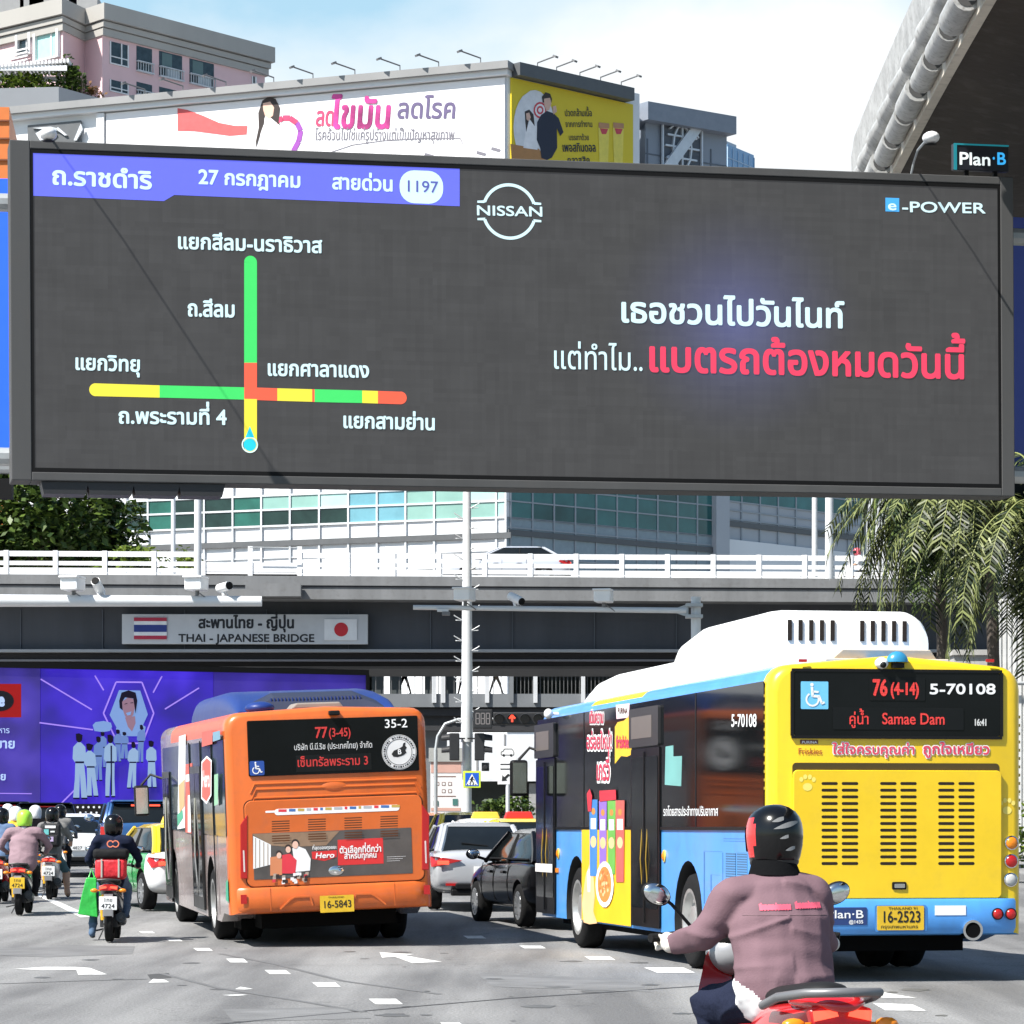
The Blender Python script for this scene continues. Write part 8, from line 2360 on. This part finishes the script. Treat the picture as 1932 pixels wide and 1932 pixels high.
fp = thing('person', 'person in a mauve jacket and black and red helmet riding past the yellow bus', 'person', mtx=fm)
JK = M('jacket_mauve_near', (.175, .108, .125), .9, var=.10, scale=5, bump=.12, bscale=120, spec=.12)
GLV = M('glove_white', (.66, .62, .56), .7, bump=.3, bscale=60)
bones = [((0, -.13, .92), (0, -.06, 1.14), .158, .162, 0, 1.42), ((0, -.06, 1.14), (0, -.03, 1.245), .164, .13, 0, 1.42), ((0, -.03, 1.25), (0, -.0, 1.345), .12, .072, 0, 1.25), ((0, .0, 1.38), (0, .03, 1.47), .062, .058, 2), ((0, .05, 1.50), (0, .06, 1.56), .09, .09, 2),
         ((-.05, -.13, .83), (.05, -.13, .83), .155, .155, 3, 1.12), ((0, -.14, .88), (0, -.13, .93), .168, .162, 0, 1.38)]
for s in (-1, 1):
    S = (s * (.188 if s < 0 else .165), -.02, 1.268); E_ = (s * (.315 if s < 0 else .245), .06 if s < 0 else .12, 1.09); Hn = (s * (.375 if s < 0 else .345), .28, 1.04)
    bones += [((s * .05, -.02, 1.285), S, .088, .086, 0), (S, E_, .086, .068, 0), (E_, Hn, .064, .048, 0)]
    K = (s * .20, .34, .76); F = (s * .16, .20, .40)
    bones += [((s * .10, -.10, .82), K, .115, .085, 1), (K, F, .078, .055, 1), (F, (F[0], F[1] + .16, F[2] - .04), .05, .042, 4)]
fb = body_mesh(fp, bones, .0095, [JK, M('trousers_navy', (.016, .02, .04), .95, spec=.08, var=.15, bump=.3, bscale=30), SKIN, WHSH, SHOE], 9, fold=.010, seed=3)
bv = BVHTree.FromPolygons([v.co for v in fb.data.vertices], [list(p.vertices) for p in fb.data.polygons])
def on_back(x, z, lift=.004):
    h = bv.ray_cast(V((x, -1.2, z)), V((0, 1, 0)))
    return (h[0] + h[1] * lift) if h[0] is not None else V((x, -.2, z))
g = G(); rn = random.Random(4)
for xa, xb, z0 in ((-.125, .012, 1.215), (.032, .165, 1.222)):
    n = 22
    for i in range(n):
        a, b_ = xa + (xb - xa) * i / n, xa + (xb - xa) * (i + 1) / n
        hi = .012 + .004 * abs(math.sin(i * 1.9)) + (.006 if i in (0, 1, 11) else 0); lo = -.010 - .002 * math.sin(i * 2.7)
        zz = z0 + .02 * (a - xa)
        g.face([on_back(a, zz + lo), on_back(b_, zz + lo), on_back(b_, zz + hi), on_back(a, zz + hi)])
g.build('back_print', M('print_coral', (.72, .10, .16), .6), fp)
g = G()
for zz, dz in ((1.185, 0),):
    pts = [on_back(-.19 + .38 * i / 20, zz, .0008) for i in range(21)]
    g.tube(pts, .0014, 5)
g.build('yoke_seam', M('seam_mauve', (.16, .10, .11), .8), fp)
# collar, shirt collar, helmet
g = G(); g.rings([[(rx * math.cos(R(a)), .01 + oy_ + ry * math.sin(R(a)), z) for a in range(0, 360, 15)] for z, rx, ry, oy_ in ((1.36, .118, .105, -.005), (1.39, .108, .096, .0), (1.425, .096, .088, .01), (1.425, .086, .078, .01))], cap=False); g.build('collar', WOOL, fp, smooth=True)
hm = Matrix.Translation((0.012, .045, 1.535)) @ Matrix.Rotation(R(10), 4, 'Z') @ Matrix.Rotation(R(-3), 4, 'X') @ Matrix.Scale(.98, 4)
HRED = M('helmet_red', (.62, .03, .03), .2, coat=.6); HSIL = M('helmet_silver', (.22, .22, .22), .3)
g = G(); rr = []
for z, rx, ry, oy_ in ((-.135, .085, .095, .02), (-.13, .104, .114, .01), (-.10, .114, .126, .004), (-.05, .123, .138, 0), (-.01, .126, .143, 0), (.02, .126, .144, 0), (.05, .122, .140, 0), (.08, .112, .129, 0), (.105, .094, .108, 0), (.125, .066, .076, 0), (.137, .034, .04, 0), (.140, .005, .006, 0)):
    rr.append([(rx * math.cos(R(a)), oy_ + ry * math.sin(R(a)), z) for a in range(0, 360, 9)])
def hfn(c, i):
    a = abs(math.degrees(math.atan2(c.y, abs(c.x))))
    if c.y > (-.05 if c.x < 0 else -.01) and abs(c.x) > .045 and -.095 < c.z < .085 and c.y > (-.045 if c.x < 0 else 0) + 6 * c.z * c.z: return 1
    return 0
g.rings(rr, fn=hfn); hl = g.build('helmet', [HBLK, HRED], fp, smooth=True, mtx=hm)
g = G(); g.rings([[(rx * math.cos(R(a)), ry * math.sin(R(a)), z) for a in range(30, 151, 8)] for z, rx, ry in ((-.07, .126, .146), (-.0, .130, .152), (.04, .127, .148))], closed=False, cap=False); g.build('visor', M('visor_dark', (.01, .01, .012), .08), hl, normals=False)
g = G()
for z0_, a0, a1, w_, rx in ((.055, 235, 262, .010, .1235), (.022, 238, 292, .012, .1275), (-.022, 250, 272, .008, .1262), (-.075, 262, 286, .009, .1205)):
    A = []
    for a in range(a0, a1 + 1, 6):
        f = rx; A.append(a)
    g.rings([[(rx * 1.006 * math.cos(R(a)), rx * 1.145 * math.sin(R(a)), z0_ + dz * math.sin(math.pi * (a - a0 + 1) / (a1 - a0 + 8)) + .0006 * (a - a0)) for a in A] for dz in (-w_, w_)], closed=False, cap=False)
g.build('helmet_flashes', HSIL, hl, normals=False)
g = G(); g.rings([[(rx * math.cos(R(a)), .008 + ry * math.sin(R(a)), z) for a in range(0, 360, 12)] for z, rx, ry in ((-.138, .102, .112), (-.128, .109, .119), (-.118, .110, .121))], cap=False); g.build('helmet_rim', HTRM, hl, smooth=True)
# gloves with five fingers closed round the grips
for s in (-1, 1):
    gx = lambda x: s * (x + (.055 if s < 0 else .02))
    hb = [((gx(.345), .33, 1.045), (gx(.335), .375, 1.068), .034, .030, 0), ((gx(.345), .375, 1.068), (gx(.295), .385, 1.072), .024, .022, 0), ((gx(.345), .29, 1.04), (gx(.345), .335, 1.05), .036, .034, 0)]
    for i, ln_ in enumerate((.9, 1.0, .96, .78)):
        x = .372 - i * .0235
        y0_ = .392 + (i * .004)
        k0 = V((gx(x), y0_, 1.082)); k1 = k0 + V((0, .036 * ln_, -.012)); k2 = k1 + V((0, .008, -.030 * ln_)); k3 = k2 + V((0, -.022, -.016 * ln_))
        hb += [(k0 - V((0, .02, .004)), k1, .0115, .0105, 0), (k1, k2, .0105, .0098, 0), (k2, k3, .0098, .0088, 0)]
    t0 = V((gx(.292), .365, 1.062)); t1 = t0 + V((gx(-.022), .022, -.022)); t2 = t1 + V((gx(-.008), .026, -.020))
    hb += [(t0, t1, .014, .012, 0), (t1, t2, .012, .010, 0)]
    body_mesh(fp, hb, .0042, [GLV], 3, name='glove')
